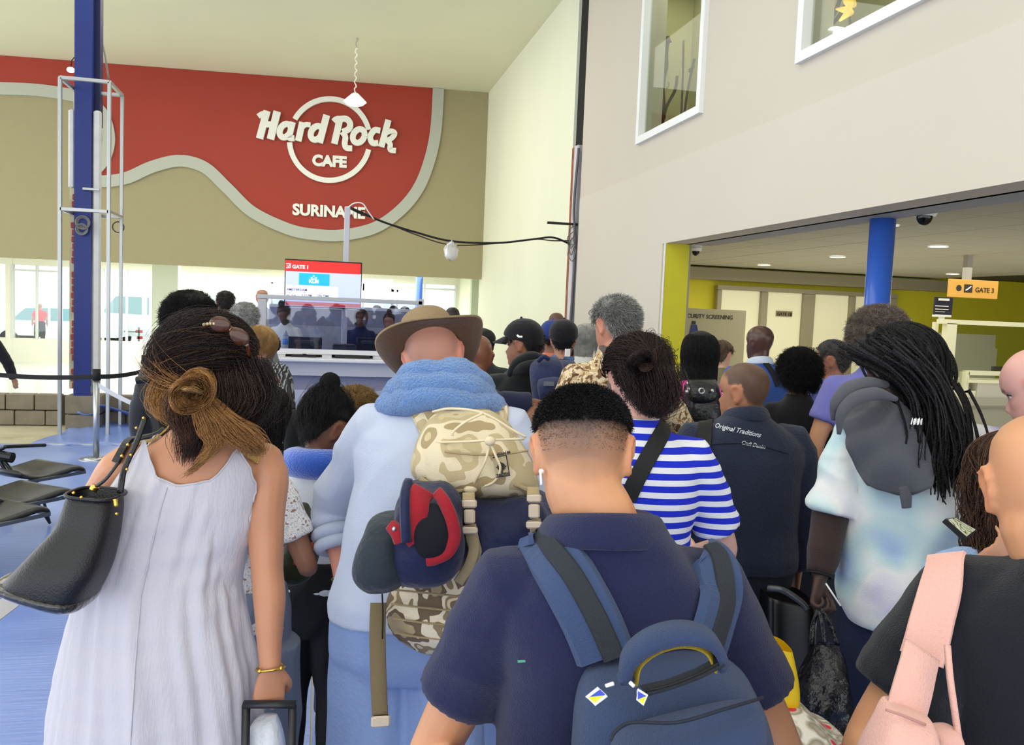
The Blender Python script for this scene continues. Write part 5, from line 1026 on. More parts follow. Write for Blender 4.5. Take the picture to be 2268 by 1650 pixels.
CUR = PP('curly_denim', 2278, 955, 1.78, 'person with long brown curls in a light denim shirt holding a phone', top=m_lden, skin=(190, 138, 108), fem=1, yaw=28, head=(10, 10, 0), sleeve='long', loose=.012, vox=.008, armL=('px', (2080, 1330, 1.70), (2150, 1278, 1.68)), build=1.0, hair=dict(style='long', color=(70, 48, 36), c2=(98, 68, 50), n=3500, len=.40, spread=.05, wave=.012, back=.05))
m_btee = cloth('black_tee2', (22, 24, 32), bump=.4, bscale=400)
BLD = PP('fgbald', 2330, 912, 1.22, 'person with a shaved tan head and black T-shirt carrying a pale pink strap bag', top=m_btee, skin=(206, 148, 108), yaw=4, head=(4, 6, -3), build=.98, hdx=-.06, sleeve=.72, loose=.016, vox=.0055, neckw=1.2, hair=None, armL=('px', (1935, 1640, 1.24), (1960, 1850, 1.10)), headw=1.03, nd=.05)
# ================================================================ CHECK-IN BOOTH, SCREEN, CABLES, BARRIERS, SEATS
BYY = 9.95
nY = Vector((0, 1, 0))
def pY(px, py, Y=BYY): return hit(px, py, (0, Y, 0), nY)
m_silverf = mat('frame_silver', (176, 178, 182), .45, .15); m_cw = mat('counter_white', (222, 223, 228), .45); m_cg = mat('counter_grey', (186, 188, 200), .5); m_cb = mat('counter_band', (132, 136, 162), .55)
dk = empty('check_in_desk', pY(760, 1300), 0, 'white check-in desk with silver framed glass screen under the red wall', 'desk')
def dpart(name, rects, m, Y=BYY, th=.06, bev=.004):
    mb = MB(); [boxY(mb, *r, Y, th, bev=bev) for r in rects]; return part(mb, name, m, dk)
dpart('top_rail', [(570, 659, 936, 668)], m_silverf, th=.09)
dpart('post', [(570, 662, 589, 790)], m_silverf, th=.09); dpart('post', [(925, 662, 937, 780)], m_silverf, th=.09)
a, b, c, d = rectY(588, 668, 926, 778, BYY); part(MB().box(((a+b)/2, BYY+.045, (c+d)/2), (b-a, .008, d-c)), 'glass_pane', glass('booth_glass', (222, 226, 240), .02, .1), dk)
dpart('bottom_rail', [(560, 776, 960, 786)], m_cw, th=.10)
dpart('slot_support', [(560, 785, 632, 797), (713, 785, 735, 797), (826, 785, 960, 797)], m_cw, Y=BYY+.03, th=.1)
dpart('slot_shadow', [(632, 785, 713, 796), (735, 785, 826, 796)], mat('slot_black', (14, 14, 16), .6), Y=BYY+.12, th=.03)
dpart('worktop', [(545, 796, 975, 804)], m_cw, Y=BYY-.18, th=.9, bev=.01)
dpart('front_panel', [(560, 803, 960, 834)], m_cg, Y=BYY-.08, th=.1)
dpart('groove_band', [(560, 834, 960, 865)], m_cb, Y=BYY+.02, th=.1)
a, b, c, d = rectY(560, 864, 960, 870, BYY); part(MB().box(((a+b)/2, BYY+.3, d/2), (b-a, .7, d)), 'lower_panel', mat('counter_lower', (176, 178, 200), .5), dk)
for k in range(2):
    mb = MB(); boxY(mb, (645, 742)[k], 787, (700, 820)[k], 794, BYY-.0, .1, bev=.004); tag(mb.build('ticket_printer', mat('printer_black', (30, 30, 34), .4)), ['low black printer in the left slot of the desk', 'low black printer in the right slot of the desk'][k], 'printer')
PBY = 12.1
ps = empty('rear_partition', pY(760, 990, PBY), 0, 'grey two-tone office partition behind the check-in agents', 'partition')
def ppart(name, r, m, Y=PBY, th=.05): mb = MB(); boxY(mb, *r, Y, th, bev=.003); return part(mb, name, m, ps)
ppart('upper_panel', (596, 686, 970, 724), mat('partition_dark', (140, 144, 166), .7)); ppart('lower_panel', (596, 724, 970, 850), mat('partition_light', (168, 172, 190), .7)); ppart('top_rail', (596, 680, 970, 687), m_cw, th=.08)
a, b, c, d = rectY(596, 780, 970, 850, PBY); part(MB().box(((a+b)/2, PBY+.03, c/2), (b-a, .05, c)), 'base_panel', MATS['partition_light'], ps)
def monitor(r, Y, label, name='monitor', back=True):
    a, b, c, d = rectY(*r, Y); cx = (a+b)/2; zt = .99
    o = empty(name, (cx, Y, c-.12), 0, label, 'monitor'); H = d-c
    MB().box((0, 0, .12+H/2), (b-a, .03, H), bev=.008).build('case', mat('monitor_black', (22, 26, 40), .35), o)
    MB().box((0, -.02, .12+H*.62), ((b-a)*.62, .04, H*.3), bev=.01).build('rear_bulge', mat('monitor_grey', (46, 52, 72), .4), o)
    MB().box((0, .01, .07), (.05, .03, .14)).box((0, 0, .006), (.24, .18, .012), bev=.004).build('stand', MATS['monitor_black'], o); return o
monitor((637, 746, 713, 775), BYY+.45, 'black monitor seen from behind at the left of the desk')
monitor((790, 748, 838, 775), BYY+.45, 'black monitor beside the brown hat on the desk')
mb = MB(); boxY(mb, 736, 765, 790, 776, BYY+.3, .2, bev=.01); boxY(mb, 738, 763, 786, 766, BYY+.28, .22); tag(mb.build('document_scanner', mat('scanner_grey', (60, 62, 70), .4)), 'low document scanner with a white lid between the two monitors', 'scanner')
bo = empty('water_bottle', pY(632, 774, BYY+.3), 0, 'small clear bottle with a blue label beside the left monitor', 'bottle')
MB().cyl((0, 0, 0), .035, .16, 16).cyl((0, 0, .16), .035, .05, 16, r2=.014).build('bottle_body', mat('bottle_pale', (200, 214, 226), .2, trans=.3), bo, True); MB().cyl((0, 0, .06), .036, .07, 16).build('bottle_label', mat('label_blue', (80, 140, 210), .5), bo, True); MB().cyl((0, 0, .21), .015, .02, 12).build('cap', m_white, bo)
# gate screen on its pole
SCY = 10.7
sc = empty('gate_screen', pY(716, 690, SCY), 0, 'flat screen showing gate 1 and Amsterdam above the check-in desk', 'screen')
def spart(name, r, m, Y=SCY, th=.05, bev=.004): mb = MB(); boxY(mb, *r, Y, th, bev=bev); return part(mb, name, m, sc)
spart('bezel', (630, 577, 801, 682), mat('bezel_black', (18, 16, 18), .4))
spart('display_panel', (632, 603, 799, 680), mat('screen_lilac', (186, 196, 232), .4, emit=.75), SCY-.004, .004)
spart('header_bar', (632, 580, 799, 604), mat('screen_red', (226, 34, 30), .4, emit=.7), SCY-.006, .006)
spart('footer_bar', (632, 670, 799, 679), mat('screen_red2', (210, 50, 56), .4, emit=.5), SCY-.006, .006)  # reflection of the red stripe, painted in as a glowing bar
spart('airline_tile', (662, 606, 730, 632), mat('screen_cyan', (20, 172, 226), .4, emit=.7), SCY-.008, .004)
spart('info_card', (633, 634, 749, 661), mat('screen_white', (244, 246, 252), .4, emit=.75), SCY-.007, .004)
m_sw = mat('screen_text_white', (250, 250, 250), .5, emit=.8); m_sb = mat('screen_text_blue', (90, 88, 150), .5)
def st_(s, px, py, h, m, b=.02, al='LEFT'): wparent(ytext('lettering', s, px, py, h, SCY-.012, m, None, b, al), sc)
st_('GATE 1', 647, 594, 8, m_sw, .04); st_('KLM', 695, 627, 8, m_sw, .05, 'CENTER'); st_('AMSTERDAM', 635, 643, 5.5, m_sb); st_('KL 714', 635, 656, 4.8, m_sb); st_('5:15 PM', 668, 656, 4.8, m_sb); st_('ON TIME', 702, 657, 4.8, m_sb)
st_('FLIGHT', 635, 649, 2.4, m_sb, 0); st_('TIME', 670, 649, 2.4, m_sb, 0); st_('STATUS', 704, 650, 2.4, m_sb, 0)
mb = MB()
for i in range(5): mb.ball(pY(689+i*3, 615-(1 if i in (1, 3) else (3 if i == 2 else 0)), SCY-.012), .006, 8)
p = pY(695, 618, SCY-.012); mb.box(p, (.07, .004, .012)); mb.box(pY(695, 611, SCY-.012), (.008, .004, .02)); part(mb, 'crown_mark', m_sw, sc)
mb = MB(); q = [pY(x, y, SCY-.01) for x, y in ((634, 584), (643, 584), (643, 593), (634, 593))]; mb.tube([tuple(v) for v in q], .005, 4, closed=True); mb.tube([tuple(pY(636, 588, SCY-.012)), tuple(pY(639, 591, SCY-.012)), tuple(pY(643, 585, SCY-.012))], .005, 4); part(mb, 'pictogram', m_sw, sc)
zt_ = pY(768, 458, SCY+.1).z; part(MB().box((pY(768, 520, SCY+.1).x, SCY+.1, zt_/2), (.07, .07, zt_), bev=.006), 'pole', mat('pole_silver', (180, 180, 190), .4, .2), sc)
# cable runs
def wire(name, pts, r, label, m, cat='cable'):
    return tag(MB().tube(spline([tuple(p) for p in pts], 8), r, 7).build(name, m, smooth=True), label, cat)
m_cab = mat('cable_black', (22, 20, 22), .6)
wp = [pY(771, 458, 10.8), pY(800, 470, 10.85), pY(850, 492, 10.9), pY(920, 514, 11.0), pY(1000, 534, 11.05), pY(1100, 538, 11.1), pY(1180, 530, 11.1), pY(1225, 526, 11.1), Vector((XR-.02, 11.15, pY(1255, 540, 11.1).z))]
wire('hanging_cable', wp, .014, 'black cable sagging from the screen pole to the right wall', m_cab)
wp2 = [pY(772, 460, 10.78)]+[p+Vector((0, .02, .03*math.sin(i*1.7)-.02)) for i, p in enumerate(wp[1:-1])]+[wp[-1]+Vector((0, 0, .05))]
wire('hanging_cable', wp2, .009, 'thinner cable twisted along the sagging black cable', mat('cable_brown', (70, 56, 50), .6))
wire('white_cord', [pY(770, 460, 10.7), pY(785, 450, 10.7), pY(803, 451, 10.72), pY(815, 468, 10.74), pY(828, 486, 10.8)], .008, 'short looped white cord at the top of the screen pole', m_white)
bag = MB(); q = pY(1000, 534, 11.05); rgs = []
for i, (dz, r_) in enumerate(((0, .02), (-.05, .06), (-.12, .085), (-.19, .08), (-.24, .05), (-.26, .01))): rgs.append([q+Vector((r_*math.cos(a*.5236)*(1+.25*math.sin(a*2.1+i)), r_*.7*math.sin(a*.5236), dz+.01*math.sin(a*3+i))) for a in range(12)])
bag.loft(rgs); tag(bag.build('plastic_bag', mat('clear_plastic', (222, 220, 220), .15, trans=.5, rough_=0) if False else mat('clear_plastic', (222, 220, 220), .2, trans=.45), smooth=True), 'small clear plastic bag hanging from the sagging cable', 'bag')
q = Vector((XR-.2, 10.98, onR(1262, 502).z)); tag(MB().box(q, (.42, .05, .03)).build('bracket', m_cab), 'short black bracket sticking out of the wall gap', 'bracket')
for k in range(4):
    q = Vector((XR-.05, 11.05-.02*k, onR(1265, 520+k*14).z)); o = MB().tube([tuple(q+Vector((-.02*math.cos(a*.4)*(k % 2), .12*math.cos(a*.4), .10*math.sin(a*.4)+.02*math.sin(a*1.3+k)))) for a in range(16)], .007, 5, closed=True)
    tag(o.build('wire_tangle', MATS['coil_grey'], smooth=True), ['topmost loop of the wire tangle on the right wall', 'second loop down of the wire tangle on the right wall', 'third loop down of the wire tangle on the right wall', 'lowest loop of the wire tangle on the right wall'][k], 'wire', 'wire tangle at the wall gap')
# belt barriers
m_steel = mat('brushed_steel', (176, 178, 182), .28, .85); m_belt = mat('belt_black', (18, 18, 20), .7); m_bsil = mat('belt_silver', (190, 190, 196), .6)
def stanchion(px, py, label, H=.98, dark=False):
    p = atz(px, py, 0); o = empty('barrier_post', (p.x, p.y, 0), 0, label, 'barrier post', 'belt barrier posts by the pillar')
    MB().cyl((0, 0, 0), .17, .012, 32).cyl((0, 0, .012), .165, .02, 32, r2=.04).build('base', m_steel if not dark else m_belt, o, True)
    MB().cyl((0, 0, .02), .032 if not dark else .03, H-.12, 20).build('pole', m_steel if not dark else mat('post_navy', (24, 28, 44), .4), o, True)
    MB().cyl((0, 0, H-.12), .042, .12, 20).build('belt_head', m_belt, o, True); return Vector((p.x, p.y, 0))
b1 = stanchion(213, 1018, 'steel belt barrier post in front of the blue pillar')
b2 = stanchion(333, 985, 'dark belt barrier post right of the blue pillar, nearer of two', dark=True)
b3 = stanchion(319, 945, 'dark belt barrier post farther back, right of the blue pillar', dark=True)
def belt(a, b, za, zb, m, label, sag=.03, w=.05):
    a = Vector((a.x, a.y, za)); b = Vector((b.x, b.y, zb)); P = [a.lerp(b, t/10)+Vector((0, 0, -sag*4*(t/10)*(1-t/10))) for t in range(11)]; n = (b-a).cross(Vector((0, 0, 1))).normalized()
    v, f = ribbon(P, [n]*11, w, .003); o = MB().add(v, f).build('barrier_belt', m); return tag(o, label, 'belt')
belt(b1, b2, .90, .92, m_belt, 'black belt from the steel post to the dark posts'); belt(b2, b3, .92, .95, m_belt, 'short black belt between the two dark posts')
lp_ = atz(-60, 1010, 0); belt(b1, lp_, .90, .90, m_belt, 'black belt running left from the steel post past the pillar')
belt(b1, atz(345, 1040, 0), .82, .60, m_bsil, 'silver grey belt slanting down right from the steel post')
v0 = at(-200, 1500, 2.3); v1 = at(330, 1105, 3.8); v, f = ribbon([v0.lerp(v1, t/6) for t in range(7)], [Vector((0, -1, .2))]*7, .055, .003); tag(MB().add(v, f).build('barrier_belt', m_bsil), 'silver grey belt crossing low at the left edge below the black tote', 'belt')
# beam seating at the left
def seat(px, py, rz, label, d, dx=0):
    p = atz(px, py, .43); o = empty('beam_seat', (p.x, p.y, 0), rz, label, 'seat', 'black beam seats at the left edge'); H = p.z
    m_l = mat('seat_leather', (30, 33, 38), .32, bump=.15, bscale=60, spec=.6)
    W_, D_ = .50, .50; prof = [(-.26, .06), (-.18, .02), (-.05, .0), (.1, .018), (.2, .03), (.26, .012)]
    sp = spline([(y, z) for y, z in prof], 5); mb = MB(); rg = [[(x, y, H+z+t) for (x, t) in ((-W_/2, -.02), (-W_/2, .0), (-W_/2+.03, .015), (0, .012), (W_/2-.03, .015), (W_/2, 0), (W_/2, -.02), (0, -.028))] for y, z in sp]; mb.loft(rg); mb.build('seat_pad', m_l, o, True)
    MB().box((0, .26, H-.01), (W_, .02, .03), bev=.005).box((W_/2+.012, 0, H-.01), (.02, .5, .02)).build('seat_frame', mat('seat_steel', (110, 116, 122), .3, .7), o); return o
rs = math.radians(-38)
seat(70, 1045, rs, 'black leather beam seat nearest the steel barrier, third from front', 5.2); seat(30, 1098, rs, 'black leather beam seat in the middle of the row at the left edge', 4.7); seat(-40, 1140, rs, 'front black leather beam seat cut off by the left edge', 4.25)
bmp = empty('seat_beam', (at(60, 1100, 4.9).x, at(60, 1100, 4.9).y, 0), rs, 'dark steel beam and splayed legs under the black seats', 'bench frame')
g0 = at(40, 1120, 4.6); g1 = atz(108, 1155, 0.01); g2 = atz(85, 1000, .01)
mb = MB(); mb.tube([tuple(atz(-120, 1200, .36)), tuple(atz(85, 1058, .36))], .03, 10); part(mb, 'beam', mat('dark_steel', (44, 46, 50), .35, .6), bmp)
q = atz(60, 1078, .38); ft = atz(110, 1158, .02)
for dq in (0, .07): part(MB().tube([tuple(q+Vector((dq, dq*.5, 0))), tuple(Vector((ft.x, ft.y, max(.02, ft.z))))], .011, 8), 'leg', MATS['dark_steel'], bmp)
dS = (atz(70, 1045, .43)-Vector((0, 0, CH))).dot(CF); bpy.context.view_layer.update()
ar = MB(); ar.tube(spline([tuple(at(-30, 1010, dS)), tuple(at(8, 992, dS)), tuple(at(20, 989, dS)), tuple(at(100, 986, dS+.3))], 5), .014, 8); part(ar, 'armrest', MATS['dark_steel'], bmp)
part(MB().tube([tuple(at(-6, 1008, dS)), tuple(at(28, 1014, dS))], .04, 12), 'clamp', MATS['dark_steel'], bmp); part(MB().tube([tuple(at(4, 1015, dS)), tuple(at(32, 1050, dS))], .014, 8), 'leg', MATS['dark_steel'], bmp); part(MB().tube([tuple(at(-4, 1015, dS)), tuple(at(18, 1052, dS))], .014, 8), 'leg', MATS['dark_steel'], bmp)
o = MB().cyl(atz(-2, 1160, 0), .09, .045, 24); tag(o.build('floor_base', m_steel, smooth=True), 'round metal post base at the far left edge of the floor', 'post base')
# black chair back between afro and white dress
ch = empty('black_carrier', at(330, 905, 3.6), 0, 'black fabric carrier standing open behind the woman in white', 'bag'); rr = []
P_ = [((302, 842), (398, 828)), ((306, 858), (400, 850)), ((322, 900), (405, 900)), ((338, 945), (405, 960)), ((345, 1010), (405, 1020)), ((350, 1300), (405, 1300)), ((350, 1570), (405, 1545))]
for (l, r) in P_:
    a = at(*l, 3.6); b = at(*r, 3.75); rr.append([a, a.lerp(b, .3)+Vector((0, -.04, 0)), a.lerp(b, .7)+Vector((0, -.04, 0)), b, b+Vector((.05, .35, 0)), a+Vector((.03, .35, 0))])
mb = MB(); mb.loft(rr); part(mb, 'carrier_body', mat('carrier_black', (24, 26, 26), .6, var=.3), ch); part(MB().tube([tuple(rr[0][0]), tuple(rr[0][1]), tuple(rr[0][2]), tuple(rr[0][3])], .016, 8), 'rim', mat('carrier_rim', (14, 14, 16), .4), ch)
# traffic items outside
for k, (x0, y0, x1, y1) in enumerate(((300, 731, 315, 737), (303, 745, 315, 751))):
    mb = MB(); boxY(mb, x0, y0, x1, y1, 26, .1); 
    tag(mb.build('barrier_board', mat('signal_red', (226, 60, 70), .5)), ['upper red barrier board outside by the van', 'lower red barrier board outside by the van'][k], 'barrier')
mb = MB(); boxY(mb, 274, 733, 303, 736, 26, .05); boxY(mb, 305, 725, 309, 800, 26, .05); tag(mb.build('boom_barrier', mat('arm_grey', (150, 160, 158), .5)), 'grey barrier arm and post outside by the van', 'barrier')
PP('vest', 88, 672, 26, 'tiny person in a pink-red vest outside by the white car', top=cloth('redvest', (232, 90, 110)), skin=(200, 140, 130), vox=.03, shoes=None)
# ================================================================ WORN AND CARRIED THINGS
bpy.context.view_layer.update()
HF = Vector((CF.x, CF.y, 0)).normalized()
def cast(D, px, py, off=0, tree='bvh'):
    Mi = D['M'].inverted(); o = Mi@Vector((0, 0, CH)); d = (Mi.to_3x3()@ray(px, py)).normalized(); r = D[tree].ray_cast(o, d)
    if r[0] is None:
        # nearest surface to the ray at the body's distance
        t = (D['root'].location.xy.length)/Vector(ray(px, py)).xy.length; q = Mi@(Vector((0, 0, CH))+ray(px, py)*t); r = D[tree].find_nearest(q)
    n = (D['M'].to_3x3()@r[1]).normalized(); return D['M']@r[0]+n*off, n
def bodybvh(D): D['bb'] = BVHTree.FromPolygons([v.co.copy() for v in D['body'].data.vertices], [tuple(p.vertices) for p in D['body'].data.polygons]); return 'bb'
def smoothp(P, k=3):
    for _ in range(k): P = [P[0]]+[(P[i-1]+P[i]*2+P[i+1])/4 for i in range(1, len(P)-1)]+[P[-1]]
    return P
def strap(name, D, pix, w, th, m, par, off=.004, n=5, tree='bvh', sm=3, lab=None):
    G = spline(pix, n); PN = [cast(D, g[0], g[1], off, tree) for g in G]; P = smoothp([p for p, _ in PN], sm); N = smoothp([q for _, q in PN], sm+2); v, f = ribbon(P, N, w, th)
    o = MB().add(v, f).build(name, m, None, True); o.data.polygons.foreach_set('use_smooth', [False]*len(o.data.polygons))
    if lab: o['label'] = lab
    return wparent(o, par) if par else o
def pxring(r, n=24, e=.7):
    xl, yl, xr, yr, d, hd = r[:6]; dr = r[6] if len(r) > 6 else 0
    A = at(xl, yl, d); B = at(xr, yr, d+dr); c = (A+B)/2; u = (B-A)/2; f = HF if not dr else Vector((-(u.y), u.x, 0)).normalized(); out = []
    for i in range(n):
        a = 2*math.pi*i/n; ca, sa = math.cos(a), math.sin(a); out.append(c+u*math.copysign(abs(ca)**e, ca)+f*hd*math.copysign(abs(sa)**e, sa))
    return out
def pxloft(name, rows, m, par=None, n=28, e=.7, sub=3, cap=True, wr=0, wf=40, seed=1):
    R = spline([tuple(r)+((0,) if len(r) < 7 else ()) for r in rows], sub) if sub else rows
    mb = MB(); mb.loft([pxring(r, n, e) for r in R], cap=cap); o = mb.build(name, m, None, True)
    if wr:
        P = getv(o.data); N = getn(o.data); setv(o.data, P+N*(wr*folds(P, wf, seed))[:, None])
    s_ = o.modifiers.new('sub', 'SUBSURF'); s_.levels = 1; s_.render_levels = 1
    return wparent(o, par) if par else o
def pxtube(name, pts, r, m, par=None, n=8, sub=5, flat=1, closed=False):
    P = [at(*p) for p in pts]; P = [Vector(p) for p in spline([tuple(p) for p in P], sub)] if sub else P
    if hasattr(r, '__len__'): r = list(np.interp(np.linspace(0, 1, len(P)), np.linspace(0, 1, len(r)), r))
    o = MB().tube([tuple(p) for p in P], r, n, flat=flat, closed=closed).build(name, m, None, True); return wparent(o, par) if par else o
def top(name, px, py, d, label, cat, group=None): return empty(name, at(px, py, d), 0, label, cat, group)
m_gold = mat('gold', (226, 180, 84), .22, .95)
# ---------------- slate backpack of the man in the polo
m_slate = cloth('slate_blue', (52, 66, 98), bump=.5, bscale=420, sheen=.1); m_slate2 = cloth('slate_strap', (58, 74, 108), bump=.4, bscale=420, sheen=.1); m_web = cloth('grey_webbing', (54, 58, 64), bump=.6, bscale=700, sheen=0); m_yel = mat('yellow_lining', (196, 164, 40), .6, bump=.6, bscale=600)
bp = top('backpack', 1480, 1600, 1.2, 'slate blue backpack with a yellow-lined handle on the man in the navy polo', 'backpack')
strap('shoulder_strap', FG, [(1172, 1192), (1200, 1200), (1240, 1250), (1275, 1310), (1312, 1380), (1340, 1450)], .088, .014, m_slate2, bp, .003)
strap('strap_webbing', FG, [(1190, 1190), (1217, 1200), (1254, 1250), (1290, 1312), (1328, 1385), (1356, 1450)], .032, .004, m_web, bp, .0185)
strap('shoulder_strap', FG, [(1556, 1232), (1574, 1242), (1586, 1268), (1592, 1310), (1578, 1370), (1560, 1430)], .080, .014, m_slate2, bp, .003)
strap('strap_webbing', FG, [(1566, 1230), (1582, 1242), (1592, 1268), (1596, 1312), (1580, 1372), (1562, 1430)], .032, .004, m_web, bp, .0185)
pxloft('bag_body', [(1330, 1462, 1560, 1440, 1.22, .02), (1300, 1482, 1625, 1478, 1.21, .06), (1285, 1512, 1668, 1520, 1.20, .085), (1272, 1560, 1694, 1580, 1.19, .10), (1262, 1650, 1712, 1660, 1.18, .11), (1262, 1780, 1716, 1780, 1.18, .11), (1275, 1900, 1705, 1900, 1.18, .10), (1300, 1990, 1680, 1990, 1.19, .07), (1330, 2015, 1650, 2015, 1.19, .03)], m_slate, bp, e=.72, wr=.004, wf=28)
pxloft('front_pocket', [(1395, 1612, 1650, 1548, 1.085, .01), (1375, 1622, 1685, 1562, 1.085, .03), (1345, 1660, 1696, 1600, 1.075, .045), (1335, 1780, 1700, 1760, 1.07, .05), (1345, 1900, 1690, 1900, 1.075, .045), (1370, 1960, 1670, 1960, 1.09, .02)], m_slate, bp, e=.75, wr=.003, wf=34, seed=4)
def padded(name, pts, w, th, m, par, up=(0, -1, .35), nn=6):
    P = [at(*p) for p in pts]; P = [Vector(q) for q in spline([tuple(p) for p in P], nn)]; v, f = ribbon(P, [Vector(up)]*len(P), w, th); return wparent(MB().add(v, f).build(name, m, None, True), par)
hp = [(1392, 1500, 1.10), (1402, 1458, 1.09), (1440, 1425, 1.085), (1492, 1408, 1.085), (1540, 1410, 1.085), (1572, 1428, 1.09), (1592, 1468, 1.10)]
up_ = []
for i, p in enumerate(hp): up_.append(p)
Ph = [Vector(q) for q in spline([tuple(at(*p)) for p in hp], 6)]; ctr = at(1490, 1500, 1.12); v, f = ribbon(Ph, [(p-ctr)+Vector((0, 0, .05)) for p in Ph], [.036+.010*math.sin(math.pi*i/(len(Ph)-1)) for i in range(len(Ph))], .012); wparent(MB().add(v, f).build('top_handle', m_slate, None, True), bp)
Ph2 = [p+(ctr-p).normalized()*.004 for p in Ph]; v, f = ribbon(Ph2, [(ctr-p) for p in Ph2], .036, .003); wparent(MB().add(v, f).build('handle_lining', m_yel, None), bp)['label'] = 'yellow woven lining under the handle'
pxtube('handle_anchor', [(1386, 1490, 1.10), (1394, 1512, 1.09)], .014, m_slate, bp, flat=.5); pxtube('handle_anchor', [(1590, 1462, 1.10), (1602, 1482, 1.10)], .014, m_slate, bp, flat=.5)
def band(name, pa, pb, m, par, th=.002):
    """strip between two pixel polylines with the same count"""
    V = []; k = len(pa)
    for a, b in zip(pa, pb): V += [at(*a), at(*b)]
    F = [(2*i, 2*i+1, 2*i+3, 2*i+2) for i in range(k-1)]; o = MB().add(V, F).build(name, m); s_ = o.modifiers.new('s', 'SOLIDIFY'); s_.thickness = th; s_.offset = 0; return wparent(o, par) if par else o
band('zip_band', [(1418, 1520, 1.085), (1480, 1505, 1.082), (1540, 1482, 1.084), (1590, 1455, 1.09)], [(1436, 1540, 1.072), (1490, 1525, 1.07), (1552, 1502, 1.072), (1606, 1474, 1.08)], m_web, bp, .004)
pxtube('zip_line', [(1428, 1531, 1.074), (1486, 1516, 1.071), (1547, 1492, 1.073), (1597, 1465, 1.080)], .0016, m_belt, bp)
pxtube('seam', [(1352, 1640, 1.035), (1365, 1618, 1.04), (1400, 1600, 1.045), (1500, 1600, 1.035), (1600, 1572, 1.04), (1690, 1545, 1.07)], .0022, mat('seam_dark', (20, 26, 42), .7), bp)
m_pullw = mat('pull_white', (232, 232, 236), .35); m_pully = mat('pull_yellow', (240, 226, 40), .4); m_pullb = mat('pull_blue', (60, 76, 190), .4)
def pull(P, label):
    """P = four pixel corners of the tag, then the slider pixel"""
    a, b, c, e, s_ = [at(x, y, 1.062) for x, y in P]
    z = pxtube('zip_slider', [(P[4][0], P[4][1], 1.07), ((P[4][0]*.5+P[0][0]*.5), (P[4][1]*.5+P[0][1]*.5), 1.064)], [.0028, .0024], m_pullw, bp); z['label'] = label
    o = MB().tube([tuple(q) for q in (a, b, c, e)], .0022, 6, closed=True); z2 = wparent(o.build('pull_frame', m_pullw), z); bpy.context.view_layer.update()
    t1 = MB().add([a, b, e], [(0, 1, 2)]).add([b, c, e], [(0, 1, 2)], 1); q = t1.build('pull_tag', [m_pullb, m_pully]); sd_ = q.modifiers.new('s', 'SOLIDIFY'); sd_.thickness = .002; wparent(q, z)
pull([(1326, 1524), (1300, 1544), (1318, 1560), (1344, 1540), (1358, 1514)], 'square blue and yellow zip pull')
pull([(1412, 1528), (1432, 1540), (1424, 1560), (1412, 1548), (1396, 1512)], 'second blue and yellow zip pull')
c_ = cast(FG, 1160, 1463, .002)[0]; tag_ = MB().box((0, 0, 0), (.016, .002, .003)).build('shirt_emblem', mat('emblem_green', (90, 170, 140), .6)); tag_.location = c_; wparent(tag_, FG['root'])
bodybvh(FG)
eb = top('earbud', 1199, 1060, 1.36, 'white earbud in the left ear of the man in the navy polo', 'earbud'); pxtube('stem', [(1197, 1044, 1.345), (1199, 1074, 1.345)], .002, m_pullw, eb); wparent(MB().ball(at(1199, 1044, 1.352), .0045, 12).build('bud', m_pullw, None, True), eb)
# ---------------- woman in white
bodybvh(WM_)
m_dress = mat('white_gauze', (196, 192, 200), .75, bump=.25, bscale=90, stretch=(2, 2, .5), sheen=.2, spec=.3); D = WM_; cxr = D['lx'](1.56); sW = D['s']
def dx(px): return cxr+(px-474)*.00109/sW
dzr = [(1.475, dx(318), dx(566)), (1.38, dx(287), dx(572)), (1.33, dx(268), dx(560)), (1.217, dx(243), dx(545)), (1.106, dx(214), dx(538)), (.996, dx(191), dx(560)), (.885, dx(170), dx(585)), (.775, dx(156), dx(592)), (.664, dx(148), dx(598)), (.4, dx(138), dx(612)), (.10, dx(128), dx(630))]
dzr = dzr[::-1]; zz0 = [r[0] for r in dzr]; NA = 150; NZ = 110; V = []
for j in range(NZ):
    for i in range(NA):
        a = 2*math.pi*i/NA; ca, sa = math.cos(a), math.sin(a)
        zt = float(np.interp(ca, [-1, -.86, -.66, -.3, 0, .35, .72, .9, 1], [1.30, 1.36, 1.455, 1.375, 1.352, 1.362, 1.432, 1.36, 1.30])); zt = zt if sa < 0 else float(np.interp(abs(ca), [0, .6, .8, 1], [1.38, 1.44, 1.38, 1.30]))
        z = .10+(zt-.10)*(1-(1-j/(NZ-1))**1.0); xl = np.interp(z, zz0, [r[1] for r in dzr]); xr = np.interp(z, zz0, [r[2] for r in dzr]); cx_, hw = (xl+xr)/2, (xr-xl)/2
        hd = np.interp(z, [.1, .6, .9, 1.0, 1.15, 1.3, 1.4, 1.48], [.19, .185, .170, .155, .130, .125, .115, .10]); ca_, sa_ = math.copysign(abs(ca)**.85, ca), math.copysign(abs(sa)**.85, sa)
        amp = float(np.interp(z, [.1, .8, 1.15, 1.35, 1.45], [.016, .010, .006, .005, .003])); f_ = amp*(math.sin(a*17+1.5*math.sin(z*6))*.45+math.sin(a*29+2*math.sin(z*9+a))*.35+.5*math.sin(a*8+z*3))
        p = Vector((cx_+(hw+f_)*ca_, (hd+f_)*sa_+.0, z))
        V.append(tuple(p))
F = [(j*NA+i, j*NA+(i+1) % NA, (j+1)*NA+(i+1) % NA, (j+1)*NA+i) for j in range(NZ-1) for i in range(NA)]
do = MB().add(V, F).build('dress', m_dress, D['root'], True)
P = getv(do.data); bt_ = D['bb']; Q = []
